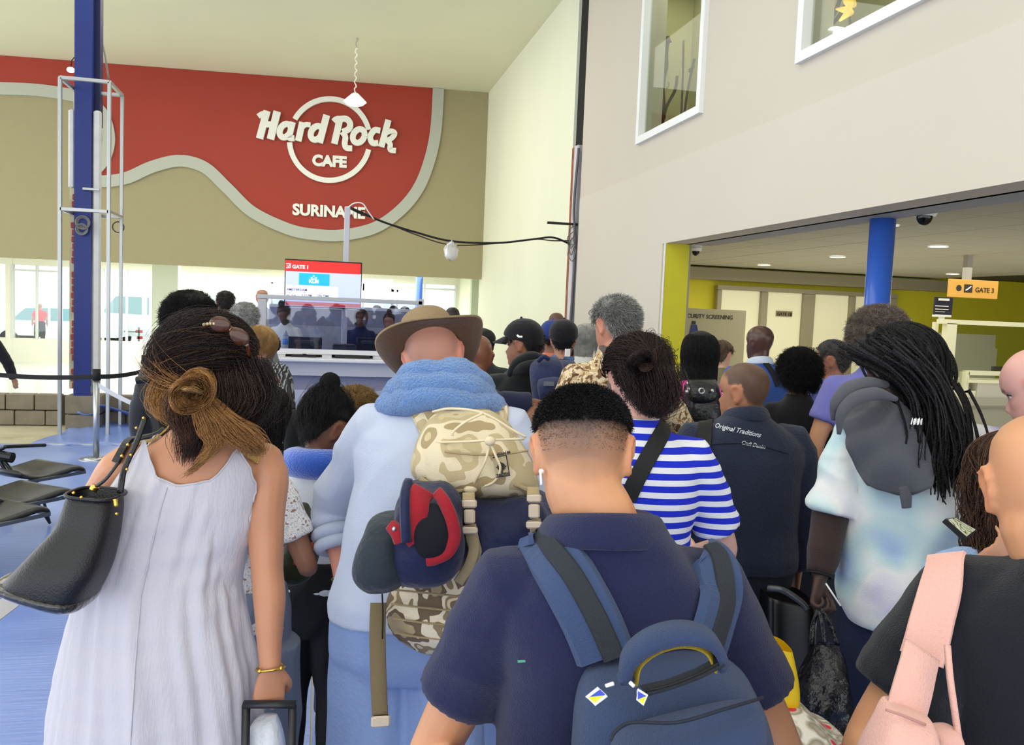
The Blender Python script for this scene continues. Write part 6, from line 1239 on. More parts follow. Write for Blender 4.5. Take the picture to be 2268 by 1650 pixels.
for p in P:
    v = Vector(p)
    if v.z > 1.02:
        loc, nn, ix, dist = bt_.find_nearest(v)
        if (v-loc).dot(nn) < .007: v = loc+nn*.007
    Q.append(tuple(v))
Q = np.array(Q); Q += getn(do.data)*(.0022*folds(Q, 34, 9, (.6, .6, 2.2))*np.interp(Q[:, 2], [.9, 1.0, 1.25, 1.35], [.4, 1, 1, .3]))[:, None]
setv(do.data, Q); s_ = do.modifiers.new('s', 'SOLIDIFY'); s_.thickness = .003; s_.offset = 0
top_ring = [Vector(Q[(NZ-1)*NA+i]) for i in range(NA)]; MB().tube([tuple(p) for p in top_ring], .0028, 6, closed=True).build('neckline_hem', m_dress, D['root'], True)
pth = [Vector(Q[j*NA+int(NA*.735)])+Vector((0, -.003, 0)) for j in range(0, NZ, 3)]; MB().tube([tuple(p) for p in pth], .0016, 5).build('back_seam', m_dress, D['root'], True)
m_seq = mat('gold_sequins', (222, 184, 110), .3, .7, bump=1, bscale=420, var=.35, vscale=300)
strap('dress_strap', D, [(316, 968), (322, 945), (334, 925), (345, 912)], .034, .004, m_seq, D['root'], .004, tree='bb', sm=1, lab='gold sequinned strap'); strap('dress_strap', D, [(556, 1022), (562, 1000), (568, 980), (572, 966)], .036, .004, m_seq, D['root'], .004, tree='bb', sm=1, lab='gold sequinned strap')
# hair
hd_, hh = hairmat((38, 26, 24), .35), hairmat((172, 122, 70), .4); hm = hairmat((96, 64, 44), .4)
shell(D, .020, HL, hd_); gk = (-.02, -.130, .135)
flow(D, hd_, 9000, gk, 1, HL, .020, .0007, lift=.008, spreadg=.016, name='hair_strands'); flow(D, hm, 500, gk, 4, HL, .021, .0006, lift=.008, spreadg=.02, zmax=.19)
lowh = ([0, 1.0, 1.3, 1.6, 2.2, 3.15], [.3, .3, .13, .10, .085, .08]); flow(D, hh, 1300, gk, 7, lowh, .022, .0008, lift=.012, spreadg=.024, zmax=.105, pr=(1.2, 3.2))
def knot(D, c0, R0, r0, turns, n, m, seed, rad=.0009, tilt_=(0, 1, 0)):
    r = np.random.default_rng(seed); c = np.array(c0); C = []
    for i in range(n):
        ph = r.uniform(0, 6.28); q = r.uniform(0, 6.28); w = r0*math.sqrt(r.uniform(0, 1)); L_ = r.uniform(1.2, 3.6); pts = []
        for t in np.linspace(0, 1, 14):
            a = ph+t*L_; Rr = R0+w*math.cos(q+t*2.5)+.006*math.sin(a*3+seed); pts.append(c+np.array([Rr*math.cos(a), w*math.sin(q+t*2.5)-.012*math.sin(a), Rr*1.1*math.sin(a)]))
        C.append(pts)
    C = np.array(C); C = D['HT'](C.reshape(-1, 3)).reshape(C.shape); return strands(D, C, rad, m, 'hair_bun')
def knot2(D, c, R0, r0, n, m, seed, tl=(0, 0), rad=.0009):
    r = np.random.default_rng(seed); C = []; c = np.array(c)
    for i in range(n):
        q = r.uniform(0, 6.28); w = r0*math.sqrt(r.uniform(0, 1)); p0 = r.uniform(0, 6.28); tt = np.linspace(0, r.uniform(2.5, 5), 16)+p0; q2 = q+tt*r.uniform(.2, .6); tl = (tl[0]+r.normal()*.12, tl[1]+r.normal()*.12)
        x = (R0+w*np.cos(q2))*np.cos(tt); z = (R0+w*np.cos(q2))*np.sin(tt)*1.15; y = w*np.sin(q2)+x*tl[0]+z*tl[1]; C.append(c+np.stack([x, y, z], -1))
    return strands(D, np.array(C), rad, m, 'hair_knot')
kc = D['M'].inverted()@at(432, 866, 1.86)
knot2(D, kc, .020, .019, 1500, hh, 3); knot2(D, kc+Vector((.006, .004, .006)), .030, .010, 500, hh, 5, (.15, .1)); knot2(D, kc+Vector((-.004, -.012, -.004)), .016, .010, 400, hairmat((206, 160, 100), .4), 8, (-.2, .3))

def tailp(px, py, d, w): p = D['M'].inverted()@at(px, py, d); return (p.x, p.y, p.z, w)
low = ([0, 1.0, 1.35, 1.5, 3.15], [.3, .3, .10, .06, .045]); 
def locks(m, n, pts, seed, rad=.0009, wv=.006, sprd=1.0):
    T = [tailp(*p) for p in pts]; r = np.random.default_rng(seed); K = 26; G = np.array(spline(T, 8)); G = G[np.linspace(0, len(G)-1, K).astype(int)]; C = []
    for i in range(n):
        o = r.normal(size=3)*[1, .6, .3]; ph = r.uniform(0, 6.28, 2); L_ = r.uniform(.55, 1.0); idx = np.linspace(0, (K-1)*L_, K); pts_ = np.stack([np.interp(idx, np.arange(K), G[:, j]) for j in range(4)], -1)
        cl_ = pts_[:, :3]+o*pts_[:, 3:4]*sprd+wv*np.stack([np.sin(idx*.55+ph[0]), np.cos(idx*.5+ph[1])*.6, 0*idx], -1)*(idx/K)[:, None]*1.6; C.append(cl_)
    return strands(D, np.array(C), rad, m, 'hair_lock')
locks(hairmat((58, 40, 34), .4), 800, [(500, 830, 1.95, .030), (505, 880, 1.94, .036), (480, 920, 1.93, .034), (440, 955, 1.93, .024), (425, 990, 1.93, .018), (412, 1035, 1.94, .010)], 11, wv=.003)
locks(hd_, 2200, [(530, 800, 2.0, .026), (548, 860, 1.98, .028), (535, 915, 1.97, .028), (515, 960, 1.96, .018)], 12, wv=.003)
locks(hh, 900, [(455, 885, 1.88, .008), (490, 925, 1.88, .012), (520, 955, 1.90, .018), (552, 985, 1.92, .016), (572, 1012, 1.94, .006)], 13, wv=.004)
locks(hh, 260, [(440, 900, 1.87, .008), (462, 955, 1.88, .010), (474, 990, 1.89, .009), (440, 1030, 1.90, .005)], 14, wv=.004)
locks(hh, 90, [(455, 900, 1.87, .005), (482, 950, 1.88, .006), (474, 990, 1.885, .005), (432, 1035, 1.89, .005), (404, 1060, 1.90, .006)], 17, wv=.004)
locks(hm, 700, [(405, 860, 1.90, .010), (398, 900, 1.89, .014), (405, 940, 1.90, .012), (420, 985, 1.91, .006)], 15, wv=.003)
locks(hh, 800, [(392, 810, 1.95, .008), (372, 850, 1.95, .014), (362, 890, 1.94, .015), (372, 925, 1.93, .010), (395, 945, 1.92, .006)], 16, wv=.004)
# sunglasses on her head
sg_ = top('sunglasses', 520, 745, 1.95, 'tortoiseshell sunglasses with beaded arms on the woman in white', 'sunglasses'); m_tort = mat('tortoise_frame', (110, 60, 30), .2, var=.6, vscale=60)
def hcast(D, px, py, off): return cast(D, px, py, off, 'bb')[0]
m_lens = mat('brown_lens', (70, 38, 20), .08)
pA = [at(452, 722, 1.93), at(478, 714, 1.90), at(505, 722, 1.90), at(528, 738, 1.91), at(546, 760, 1.93), at(552, 790, 1.98)]
wparent(MB().tube(spline([tuple(p) for p in pA], 5), .004, 8).build('frame', m_tort, None, True), sg_)
for c in ((487, 718), (530, 745)): 
    o = MB().ball(at(c[0], c[1], 1.895), (.026, .006, .018), 18, rot=Matrix.Rotation(-.3, 3, 'Z')@Matrix.Rotation(.5 if c[0] > 500 else .1, 3, 'Y')); wparent(o.build('lens', m_lens, None, True), sg_)
bd = MB()
for i in range(14): t = i/13; bd.ball(at(452+94*t, 719-7*math.sin(t*3.1)+45*t*t, 1.888+.02*t), .0042, 6)
wparent(bd.build('beads', mat('bead_mix', (200, 180, 140), .15, var=.8, vscale=90), None, True), sg_)['kind'] = 'stuff'
# bracelet and ring
def wrist_ring(D, sd, t, r, thick, m, name, label, beads=0, cat='bracelet'):
    _, S, E, Wp, q, ua = D['arms'][sd]; ax = (Wp-E).normalized(); c = E.lerp(Wp, t); u = ax.orthogonal().normalized(); v = ax.cross(u); M_ = D['M']; pts = [M_@(c+(u*math.cos(a)+v*math.sin(a))*r) for a in [i*.3142 for i in range(20)]]
    o = MB().tube([tuple(p) for p in pts], thick, 6, closed=True)
    if beads:
        for i in range(0, 20, beads): o.ball(pts[i], thick*2.1, 8)
    return tag(o.build(name, m, None, True), label, cat)
wrist_ring(D, 1, .99, .034, .0028, m_gold, 'bracelet', 'gold rope bracelet with oval beads on the right wrist of the woman in white', 5)
rg = MB().tube([tuple(at(588+8*math.cos(a*.42), 1562+4*math.sin(a*.42), 1.97)) for a in range(15)], .0018, 6, closed=True); tag(rg.build('ring', m_gold, None, True), 'gold ring on the hand gripping the trolley handle', 'ring')
# black tote
m_tote = mat('black_leather', (20, 20, 25), .38, bump=.25, bscale=240, spec=.5); m_pat = mat('patent_croc', (22, 20, 22), .08, bump=1, bscale=70, coat=1)
tb = top('tote_bag', 130, 1340, 1.86, 'black leather tote with gold fittings on the left arm of the woman in white', 'handbag')
pxloft('bag_body', [(160, 1090, 266, 1100, 1.84, .055), (150, 1118, 268, 1130, 1.83, .06), (130, 1160, 262, 1175, 1.82, .066), (98, 1200, 252, 1215, 1.81, .075), (62, 1240, 238, 1262, 1.80, .085), (30, 1272, 215, 1310, 1.80, .09), (18, 1290, 200, 1335, 1.80, .085)], m_tote, tb, e=.62, wr=.006, wf=18, seed=3, cap=False)
pxloft('bag_base', [(22, 1268, 206, 1316, 1.80, .093), (12, 1278, 200, 1336, 1.80, .092), (40, 1300, 185, 1345, 1.80, .07), (80, 1322, 160, 1345, 1.80, .03)], m_pat, tb, e=.62)['label'] = 'glossy crocodile-patterned base'
rim = pxring((159, 1088, 267, 1099, 1.84, .056), 28, .62); wparent(MB().tube([tuple(p) for p in rim], .004, 6, closed=True).build('rim', m_tote, None, True), tb)
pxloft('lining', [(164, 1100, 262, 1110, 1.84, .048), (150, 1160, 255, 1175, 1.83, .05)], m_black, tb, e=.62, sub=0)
strap('handle', D, [(330, 915), (310, 945), (285, 985), (262, 1025)], .022, .006, m_tote, tb, .010, tree='bb', sm=1)
pxtube('handle', [(262, 1025, 1.84), (235, 1060, 1.83), (212, 1078, 1.83)], .0075, m_tote, tb, flat=.5); pxtube('handle', [(322, 925, 1.93), (300, 985, 1.90), (275, 1040, 1.86), (266, 1092, 1.84)], .008, m_tote, tb, flat=.5)
pxtube('handle_ring', [(212, 1076, 1.83), (206, 1086, 1.83)], .009, m_gold, tb); pxtube('handle_ring', [(255, 1105, 1.80), (257, 1122, 1.80)], .005, m_gold, tb)
sd_ = MB()
for p in ((318, 926, 1.90), (302, 948, 1.89), (283, 985, 1.85), (270, 1010, 1.83), (290, 1008, 1.88), (281, 1040, 1.85), (258, 1138, 1.79), (163, 1092, 1.79), (180, 1102, 1.785)): sd_.ball(at(*p), .0038, 8)
wparent(sd_.build('studs', m_gold, None, True), tb)['kind'] = 'stuff'
# trolley and plastic bag in her hand
tr = top('trolley_case', 597, 1800, 1.95, 'black pull-up trolley handle and case held by the woman in white', 'suitcase'); m_tro = mat('trolley_black', (30, 31, 35), .4)
wparent(MB().tube([tuple(at(540, 1560, 1.97)), tuple(at(655, 1560, 1.97))], .013, 10, flat=.7).build('grip', m_tro, None, True), tr)
pxtube('rail', [(545, 1562, 1.97), (540, 1900, 1.97)], .010, m_tro, tr, sub=0); pxtube('rail', [(648, 1562, 1.97), (642, 1900, 1.97)], .010, m_tro, tr, sub=0)
pxloft('case', [(510, 1905, 672, 1905, 2.0, .09), (505, 1915, 678, 1915, 2.0, .11), (503, 2200, 676, 2200, 2.0, .11), (508, 2290, 670, 2290, 2.0, .10)], mat('case_black', (24, 25, 30), .5), tr, e=.4)
pb_ = top('plastic_bag', 588, 1640, 2.0, 'translucent white plastic bag hanging on the trolley behind the white dress', 'bag'); pxloft('bag_film', [(575, 1578, 612, 1578, 2.02, .01), (558, 1600, 618, 1598, 2.02, .03), (548, 1640, 626, 1640, 2.02, .04), (545, 1750, 630, 1750, 2.02, .05), (555, 1800, 620, 1800, 2.02, .03)], mat('white_film', (226, 228, 234), .3, trans=.25, bump=1, bscale=30), pb_, wr=.006, wf=30)
def drape(name, D, rows, off, m, par, ns=6, wr=.006, wf=26, seed=2, tree='bvh', th=.008, sm=2):
    """cloth laid over the surface seen through a grid of pixels"""
    G = [spline([tuple(p) for p in r], ns) for r in rows]; n = len(G[0]); cols = [spline([tuple(G[k][i]) for k in range(len(G))], ns) for i in range(n)]; m_ = len(cols[0]); P = [[cast(D, c[0], c[1], off, tree) for c in col] for col in cols]
    A = np.array([[tuple(q[0]) for q in col] for col in P])
    for _ in range(sm): A[1:-1, :] = (A[:-2, :]+2*A[1:-1, :]+A[2:, :])/4; A[:, 1:-1] = (A[:, :-2]+2*A[:, 1:-1]+A[:, 2:])/4
    V = A.reshape(-1, 3); F = [(i*m_+j, (i+1)*m_+j, (i+1)*m_+j+1, i*m_+j+1) for i in range(n-1) for j in range(m_-1)]; o = MB().add(V, F).build(name, m, None, True)
    Pv = getv(o.data); N = getn(o.data); s = np.sign(np.median(N@np.array(-CF))); setv(o.data, Pv+N*s*(wr*folds(Pv, wf, seed, (1, 1, .6)))[:, None]); sd = o.modifiers.new('s', 'SOLIDIFY'); sd.thickness = th; sd.offset = 0
    return wparent(o, par) if par else o
def text_on(name, s, D, px, py, ang, h, m, par, off=.003, tree='bvh', bold=0, shear=0, sq=1):
    c = bpy.data.curves.new(name, 'FONT'); c.body = s; c.size = 1; c.offset = bold; c.shear = shear; c.resolution_u = 2; tmp = bpy.data.objects.new('t', c); COL.objects.link(tmp); me = bpy.data.meshes.new_from_object(tmp.evaluated_get(bpy.context.evaluated_depsgraph_get())); bpy.data.objects.remove(tmp)
    P = getv(me); a = math.radians(ang); Q = []
    for x, y, z in P:
        u, v = x*h/.72*sq, y*h/.72; Q.append(tuple(cast(D, px+u*math.cos(a)+v*math.sin(a), py+u*math.sin(a)-v*math.cos(a), off, tree)[0]))
    setv(me, np.array(Q)); me.materials.append(m); o = link(name, me, None); o['kind'] = 'stuff'; return wparent(o, par) if par else o
# ---------------- hat, towel, shirt cuffs of the tall man
D = HAT; bodybvh(D); m_hat = cloth('hat_khaki', (140, 120, 90), bump=.5, bscale=60, var=.15, sheen=.05); m_hatb = cloth('hat_brown', (92, 64, 42), bump=.3, bscale=60)
def hatshape():
    mb = MB(); rows = []; n = 48
    def ring(rx, ry, z0, cy=-.008, fz=None): return [((rx*math.cos(a)), cy+ry*math.sin(a), z0+(fz(a) if fz else 0)) for a in [2*math.pi*i/n for i in range(n)]]
    curl = lambda k: (lambda a: k*(.050*abs(math.cos(a))**2-.020*math.sin(a)**2+.008*math.sin(3*a+.5)))
    br = [ring(.084, .104, .152), ring(.102, .122, .149, fz=curl(.12)), ring(.122, .142, .146, fz=curl(.4)), ring(.141, .160, .144, fz=curl(.75)), ring(.157, .176, .142, fz=curl(1.15))]
    und = [[(x*.985, y*.985+0, z-.005) for x, y, z in r] for r in br[::-1]]
    cr = [ring(.083, .103, .158), ring(.085, .105, .188), ring(.082, .101, .218), ring(.074, .092, .242), ring(.056, .074, .256, fz=lambda a: -.004*abs(math.sin(a))), ring(.034, .050, .250, fz=lambda a: -.004), ring(.012, .020, .240)]
    A = [[tuple(p) for p in D['HT'](np.array(r))] for r in br]; B = [[tuple(p) for p in D['HT'](np.array(r))] for r in und]; C_ = [[tuple(p) for p in D['HT'](np.array(r))] for r in cr]
    top_ = MB().loft(A, cap=False); h = empty('hat_brim_holder') if False else None
    return A, B, C_
A, B, C_ = hatshape()
hc_ = MB().loft(C_).build('hat', m_hat, D['root'], True); P = getv(hc_.data); N = getn(hc_.data); setv(hc_.data, P+N*(.004*wav(P, 26, 5))[:, None]); hc_['label'] = 'brown wide-brimmed hat crown'
mb = MB().loft(A+B[:1]+B[1:], cap=False, mi=0); nb = len(mb.f); mb.m = [0 if k < 4*48+48 else 1 for k in range(nb)]; o = mb.build('hat_brim', [m_hat, m_hatb], D['root'], True)
P = getv(o.data); setv(o.data, P+np.array([[0, 0, 1]])*(.004*wav(P, 14, 6))[:, None])
MB().tube([tuple(D['HT'](np.array([[.0855*math.cos(a), -.008+.1055*math.sin(a), .166]]))[0]) for a in [i*.1963 for i in range(32)]], .006, 6, closed=True).build('hat_band', m_hatb, D['root'], True)
m_terry = cloth('terry_blue', (104, 152, 220), bump=1.6, bscale=170, var=.18, sheen=.5)
tw = top('towel', 960, 800, 2.4, 'light blue terry towel rolled around the neck of the man in the hat', 'towel')
def coil(k, R, r, zb, zf, ph, yb=0, name='towel_fold', xo=0):
    pts = []; n = 44
    for i in range(n):
        a = 2*math.pi*i/n+ph; s_ = math.sin(a); back = (1-s_)/2; pts.append((D['lx'](1.48)-.018+xo+R*1.12*math.cos(a), D['lean'](1.48)+.01+yb*back+R*s_, zf+(zb-zf)*back+.004*math.sin(a*5+k)))
    rr = [(r*(1.0+.12*math.sin(i*.7+k)), r*(1.05+.1*math.sin(i*.9))) for i in range(n)]
    o = MB().tube(pts, rr, 14, closed=True).build(name, m_terry, None, True); P = getv(o.data); N = getn(o.data); P += N*(.004*wav(P, 60, k+1)+.002*wav(P, 150, k+4))[:, None]; setv(o.data, P); o.matrix_world = D['M']; bpy.context.view_layer.update(); return wparent(o, tw)
coil(1, .088, .036, 1.545, 1.46, 0); coil(2, .112, .036, 1.515, 1.42, .4, name='towel_fold'); coil(3, .130, .034, 1.480, 1.39, .8)
# cuffs
for sd in (-1,):
    _, S, E, Wp, q, ua = D['arms'][sd]; ax = (Wp-E).normalized(); c = E.lerp(Wp, .22); u = ax.orthogonal().normalized(); v_ = ax.cross(u)
    for t, rr in ((.0, .056), (.035, .060), (.068, .056)):
        cc = c+ax*t; MB().tube([tuple(cc+(u*math.cos(a)+v_*math.sin(a))*rr) for a in [i*.3142 for i in range(20)]], (.019), 10, closed=True).build('rolled_cuff', m_shirt, D['root'], True)
wrist_ring(D, -1, .94, .033, .0028, m_gold, 'bracelet', 'gold chain bracelet on the left wrist of the man in the hat', 0); wrist_ring(D, -1, 1.02, .034, .0024, mat('red_cord', (150, 40, 36), .6), 'cord_bracelet', 'dark red cord below the gold bracelet of the man in the hat', 0)
# desert camouflage pack with jackets strapped on
m_pc = node_mat('cloth_pack_camo', lambda nt, N, L, v: camo(nt, N, L, v, [(170, 148, 112), (206, 190, 154), (190, 172, 134), (222, 208, 178), (168, 148, 110), (204, 188, 150)], 7), rough=.85, bump=.35, bscale=420)
m_tanw = cloth('tan_webbing', (176, 156, 116), bump=.5, bscale=500); m_cordw = mat('cream_cord', (222, 206, 172), .6); m_njk = cloth('navy_nylon', (26, 32, 66), rough=.55, bump=.5, bscale=40); m_redl = cloth('red_lining', (150, 28, 40), bump=.3, bscale=80); m_gjk = cloth('charcoal_jacket', (44, 52, 60), bump=.6, bscale=50); m_olw = cloth('olive_webbing', (120, 104, 76))
cpk = top('camouflage_backpack', 1050, 1420, 2.2, 'tan desert camouflage pack hanging low on the man in the hat', 'backpack')
strap('shoulder_strap', D, [(868, 842), (900, 850), (925, 885), (948, 930), (968, 975)], .072, .012, m_pc, cpk, .004); strap('shoulder_strap', D, [(1072, 872), (1095, 885), (1100, 915), (1092, 950)], .068, .012, m_pc, cpk, .004)
strap('strap_webbing', D, [(884, 842), (912, 853), (940, 895), (965, 945)], .026, .003, m_tanw, cpk, .018); strap('strap_webbing', D, [(1080, 874), (1102, 890), (1106, 918)], .026, .003, m_tanw, cpk, .018)
for (x, y) in ((893, 848), (1092, 872)): c, n_ = cast(D, x, y, .02); q = MB().tube([tuple(c+CR*.024*math.cos(a)+CU*.010*math.sin(a)) for a in [i*.45 for i in range(14)]], .0035, 6, closed=True); wparent(q.build('ladder_ring', mat('ring_pink', (214, 178, 160), .4), None, True), cpk)
pxloft('lid', [(975, 905, 1080, 900, 2.20, .02), (952, 925, 1120, 925, 2.18, .07), (930, 965, 1152, 965, 2.16, .105), (918, 1010, 1178, 1012, 2.15, .125), (922, 1055, 1190, 1055, 2.15, .125), (945, 1085, 1192, 1085, 2.17, .10), (975, 1095, 1180, 1095, 2.2, .05)], m_pc, cpk, e=.62, wr=.006, wf=26, seed=5)
pxloft('side_pocket', [(930, 960, 985, 965, 2.12, .02), (916, 990, 985, 1000, 2.10, .05), (908, 1030, 990, 1050, 2.10, .06), (915, 1060, 1000, 1082, 2.11, .04)], m_pc, cpk, e=.75, wr=.005, wf=30, seed=7)
pxloft('pack_body', [(950, 1070, 1180, 1070, 2.24, .11), (900, 1180, 1185, 1180, 2.24, .13), (858, 1285, 1170, 1285, 2.22, .14), (850, 1330, 1160, 1340, 2.21, .14), (862, 1380, 1140, 1392, 2.21, .13), (905, 1420, 1100, 1432, 2.22, .09), (950, 1435, 1050, 1440, 2.24, .04)], node_mat('cloth_pack_camo2', lambda nt, N, L, v: camo(nt, N, L, v, [(118, 98, 74), (206, 190, 160), (140, 120, 92), (226, 212, 186), (110, 92, 72), (170, 152, 120)], 11), rough=.85, bump=.4, bscale=300), cpk, e=.7, wr=.006, wf=30, seed=6)
for k in range(4): pxtube('lash_seam', [(862+k*4, 1305+k*32, 2.068+.004*k), (930, 1312+k*33, 2.058+.006*k), (1010, 1320+k*33, 2.06+.006*k)], .005, m_tanw, cpk, flat=.4)
def cord(pts, r=.0032): return pxtube('elastic_cord', pts, r, m_cordw, cpk)
dz = 2.015
cord([(958, 912, 2.12), (1000, 905, 2.09), (1070, 915, 2.06), (1140, 955, 2.06), (1165, 968, 2.07)]); cord([(1070, 915, 2.06), (1030, 935, 2.05), (1005, 955, 2.04), (1002, 965, 2.04)]); cord([(965, 980, 2.06), (1040, 978, 2.02), (1082, 975, 2.01), (1160, 972, 2.05)])
cord([(1085, 980, 2.01), (1098, 1010, 2.0), (1108, 1040, 2.005), (1090, 1070, 2.02), (1045, 1082, 2.05)]); cord([(1085, 980, 2.01), (1075, 1020, 2.0), (1055, 1060, 2.02), (1042, 1084, 2.05)]); cord([(965, 990, 2.06), (975, 1040, 2.04), (1010, 1075, 2.05), (1042, 1086, 2.05)])
q = MB().ball(at(1085, 977, 2.0), (.014, .010, .012), 10); wparent(q.build('cord_knot', m_cordw, None, True), cpk); q = MB().ball(at(1042, 1084, 2.035), (.018, .010, .010), 10); wparent(q.build('cord_knot', m_cordw, None, True), cpk)
pxtube('lid_piping', [(930, 1060, 2.03), (990, 1088, 2.04), (1060, 1078, 2.04), (1120, 1068, 2.04), (1170, 1085, 2.05), (1188, 1098, 2.06)], .006, m_tanw, cpk)
pxtube('lid_seam', [(985, 1000, 2.03), (1040, 1006, 2.02), (1110, 1006, 2.02), (1170, 998, 2.04)], .003, m_tanw, cpk)
# printed patch
pt_ = MB(); Q = [at(x, y, 2.012) for x, y in ((1090, 1012), (1122, 1006), (1130, 1054), (1098, 1058))]; pt_.add(Q, [(0, 3, 2, 1)]); po = wparent(pt_.build('patch', mat('patch_tan', (188, 172, 138), .7)), cpk); bpy.context.view_layer.update()
def pq(u, v): a = Q[0].lerp(Q[1], u); b = Q[3].lerp(Q[2], u); return a.lerp(b, v)-CF*.004
mk = MB(); mk.tube([tuple(pq(u, v)) for u, v in ((.03, .03), (.97, .03), (.97, .97), (.03, .97))], .0016, 4, closed=True); mk.tube([tuple(pq(.5+.22*math.cos(a*.4), .52+.16*math.sin(a*.4))) for a in range(16)], .002, 5, closed=True); mk.tube([tuple(pq(.5+.12*math.cos(a*.4), .52+.09*math.sin(a*.4))) for a in range(16)], .0014, 5, closed=True)
for a, b in (((.15, .52), (.85, .52)), ((.5, .3), (.5, .74)), ((.45, .7), (.55, .85))): mk.tube([tuple(pq(*a)), tuple(pq(*b))], .0014, 4)
wparent(mk.build('printed_target', m_ink), po)
for s_, v_, w_ in (('TAIGAN 86', .0, .9), ('TACTIX', .95, .8)):
    o = text('lettering', s_, pq(.08, v_ if v_ else .0)+CU*(.0015 if not v_ else -.0)+(-CF)*.003, (Q[1]-Q[0]), (Q[0]-Q[3]), .0085, m_ink, None, .0006, .0006); wparent(o, po)
nj = top('navy_jacket', 1130, 1290, 2.15, 'dark navy jacket strapped under the lid of the camouflage pack', 'jacket')
pxloft('jacket_body', [(1020, 1090, 1205, 1088, 2.14, .10), (1010, 1120, 1228, 1118, 2.12, .13), (1012, 1170, 1236, 1165, 2.11, .14), (1018, 1220, 1230, 1220, 2.12, .13), (1040, 1260, 1215, 1262, 2.14, .10)], m_njk, nj, e=.7, wr=.012, wf=34, seed=12)
bj = top('bundled_jacket', 940, 1300, 2.05, 'bundled navy jacket with bright red lining hanging from the camouflage pack', 'jacket')
pxloft('jacket_body', [(905, 1062, 985, 1060, 2.02, .03), (888, 1085, 1008, 1085, 1.99, .07), (868, 1125, 1028, 1125, 1.97, .09), (862, 1180, 1034, 1180, 1.96, .10), (858, 1230, 1028, 1230, 1.97, .10), (868, 1275, 1008, 1275, 1.99, .08), (890, 1298, 970, 1298, 2.01, .04)], m_njk, bj, e=.85, wr=.012, wf=24, seed=14)
pxloft('sleeve_lump', [(845, 1135, 895, 1130, 1.99, .03), (812, 1150, 905, 1150, 1.97, .06), (792, 1185, 905, 1190, 1.96, .08), (785, 1230, 900, 1235, 1.96, .085), (788, 1270, 905, 1275, 1.97, .08), (815, 1300, 895, 1302, 1.99, .05)], m_gjk, bj, e=.85, wr=.014, wf=26, seed=15)
pxloft('hood_opening', [(930, 1118, 965, 1112, 1.885, .01), (915, 1150, 988, 1145, 1.87, .014), (912, 1190, 998, 1185, 1.868, .016), (925, 1225, 990, 1222, 1.872, .014), (945, 1240, 970, 1240, 1.885, .008)], mat('cloth_deepnavy', (10, 12, 22), .9), bj, e=.9)  # thin near-black lump, painting in the shade inside the jacket opening
m_redl2 = m_redl
def padfold(pts, w, m, par, name='lining', th=.012, up=None): return padded(name, pts, w, th, m, par, up or tuple(-CF), 6)
padfold([(938, 1085, 1.90), (925, 1108, 1.875), (922, 1140, 1.865), (915, 1175, 1.865), (928, 1196, 1.868)], .056, m_redl, bj, th=.006); padfold([(968, 1090, 1.90), (984, 1112, 1.875), (1000, 1150, 1.865), (1006, 1190, 1.865), (992, 1222, 1.868), (962, 1238, 1.872), (945, 1240, 1.875)], .030, m_redl, bj, th=.006)
padfold([(868, 1165, 1.885), (880, 1180, 1.87), (888, 1200, 1.87)], .034, m_redl, bj, 'cuff_lining'); padfold([(905, 1068, 1.91), (898, 1100, 1.875), (898, 1150, 1.86), (900, 1200, 1.86)], .026, m_njk, bj, 'flap')
wparent(MB().ball(at(905, 1073, 1.90), .007, 10).ball(at(873, 1172, 1.86), .006, 10).build('snap_button', m_steel, None, True), bj)['kind'] = 'stuff'
for x, y in ((1040, 1140), (1183, 1128)):
    b_ = MB(); X_, Y_, Z_ = CR, CU, -CF
    for (u, v, w_, h_) in ((0, .026, .034, .020), (0, -.004, .026, .034), (0, -.036, .038, .018)): b_.box(at(x, y, 1.945)+X_*u+Y_*v, (w_, .010, h_), rot=Matrix(((X_.x, Z_.x, Y_.x), (X_.y, Z_.y, Y_.y), (X_.z, Z_.z, Y_.z))), bev=.004)
    wparent(b_.build('clip_buckle', mat('buckle_beige', (206, 188, 166), .4)), cpk)
    padfold([(x-2, y-48, 1.985), (x-2, y-20, 1.955)], .030, m_tanw, cpk, 'lid_strap', .003); padfold([(x, y+22, 1.955), (x+8, y+60, 1.97), (x+22, y+110, 2.0)], .030, m_tanw, cpk, 'lid_strap', .003)
padfold([(1040, 1170, 1.96), (1050, 1210, 1.97), (1040, 1250, 1.98), (1015, 1290, 2.0)], .026, m_tanw, cpk, 'lid_strap', .003)
padfold([(838, 1335, 2.07), (836, 1400, 2.05), (838, 1500, 2.04), (842, 1590, 2.04)], .040, m_olw, cpk, 'hip_belt', .003); b_ = MB(); b_.box(at(843, 1597, 2.03), (.046, .012, .028), bev=.004); wparent(b_.build('belt_clip', MATS['buckle_beige']), cpk)
pxtube('draw_cord', [(846, 1305, 2.04), (848, 1360, 2.03), (847, 1415, 2.03)], .002, m_belt, cpk)
text_on('lettering', 'Hummel', dict(M=Matrix(), bvh=BVHTree.FromPolygons([bj.matrix_world@Vector((0, 0, 0))]*0+[Vector(v) for v in [at(940, 1060, 1.93), at(1010, 1060, 1.93), at(1010, 1110, 1.90), at(940, 1110, 1.90)]], [(0, 1, 2, 3)]), root=bj), 962, 1080, 35, 6, m_white, bj) if False else None
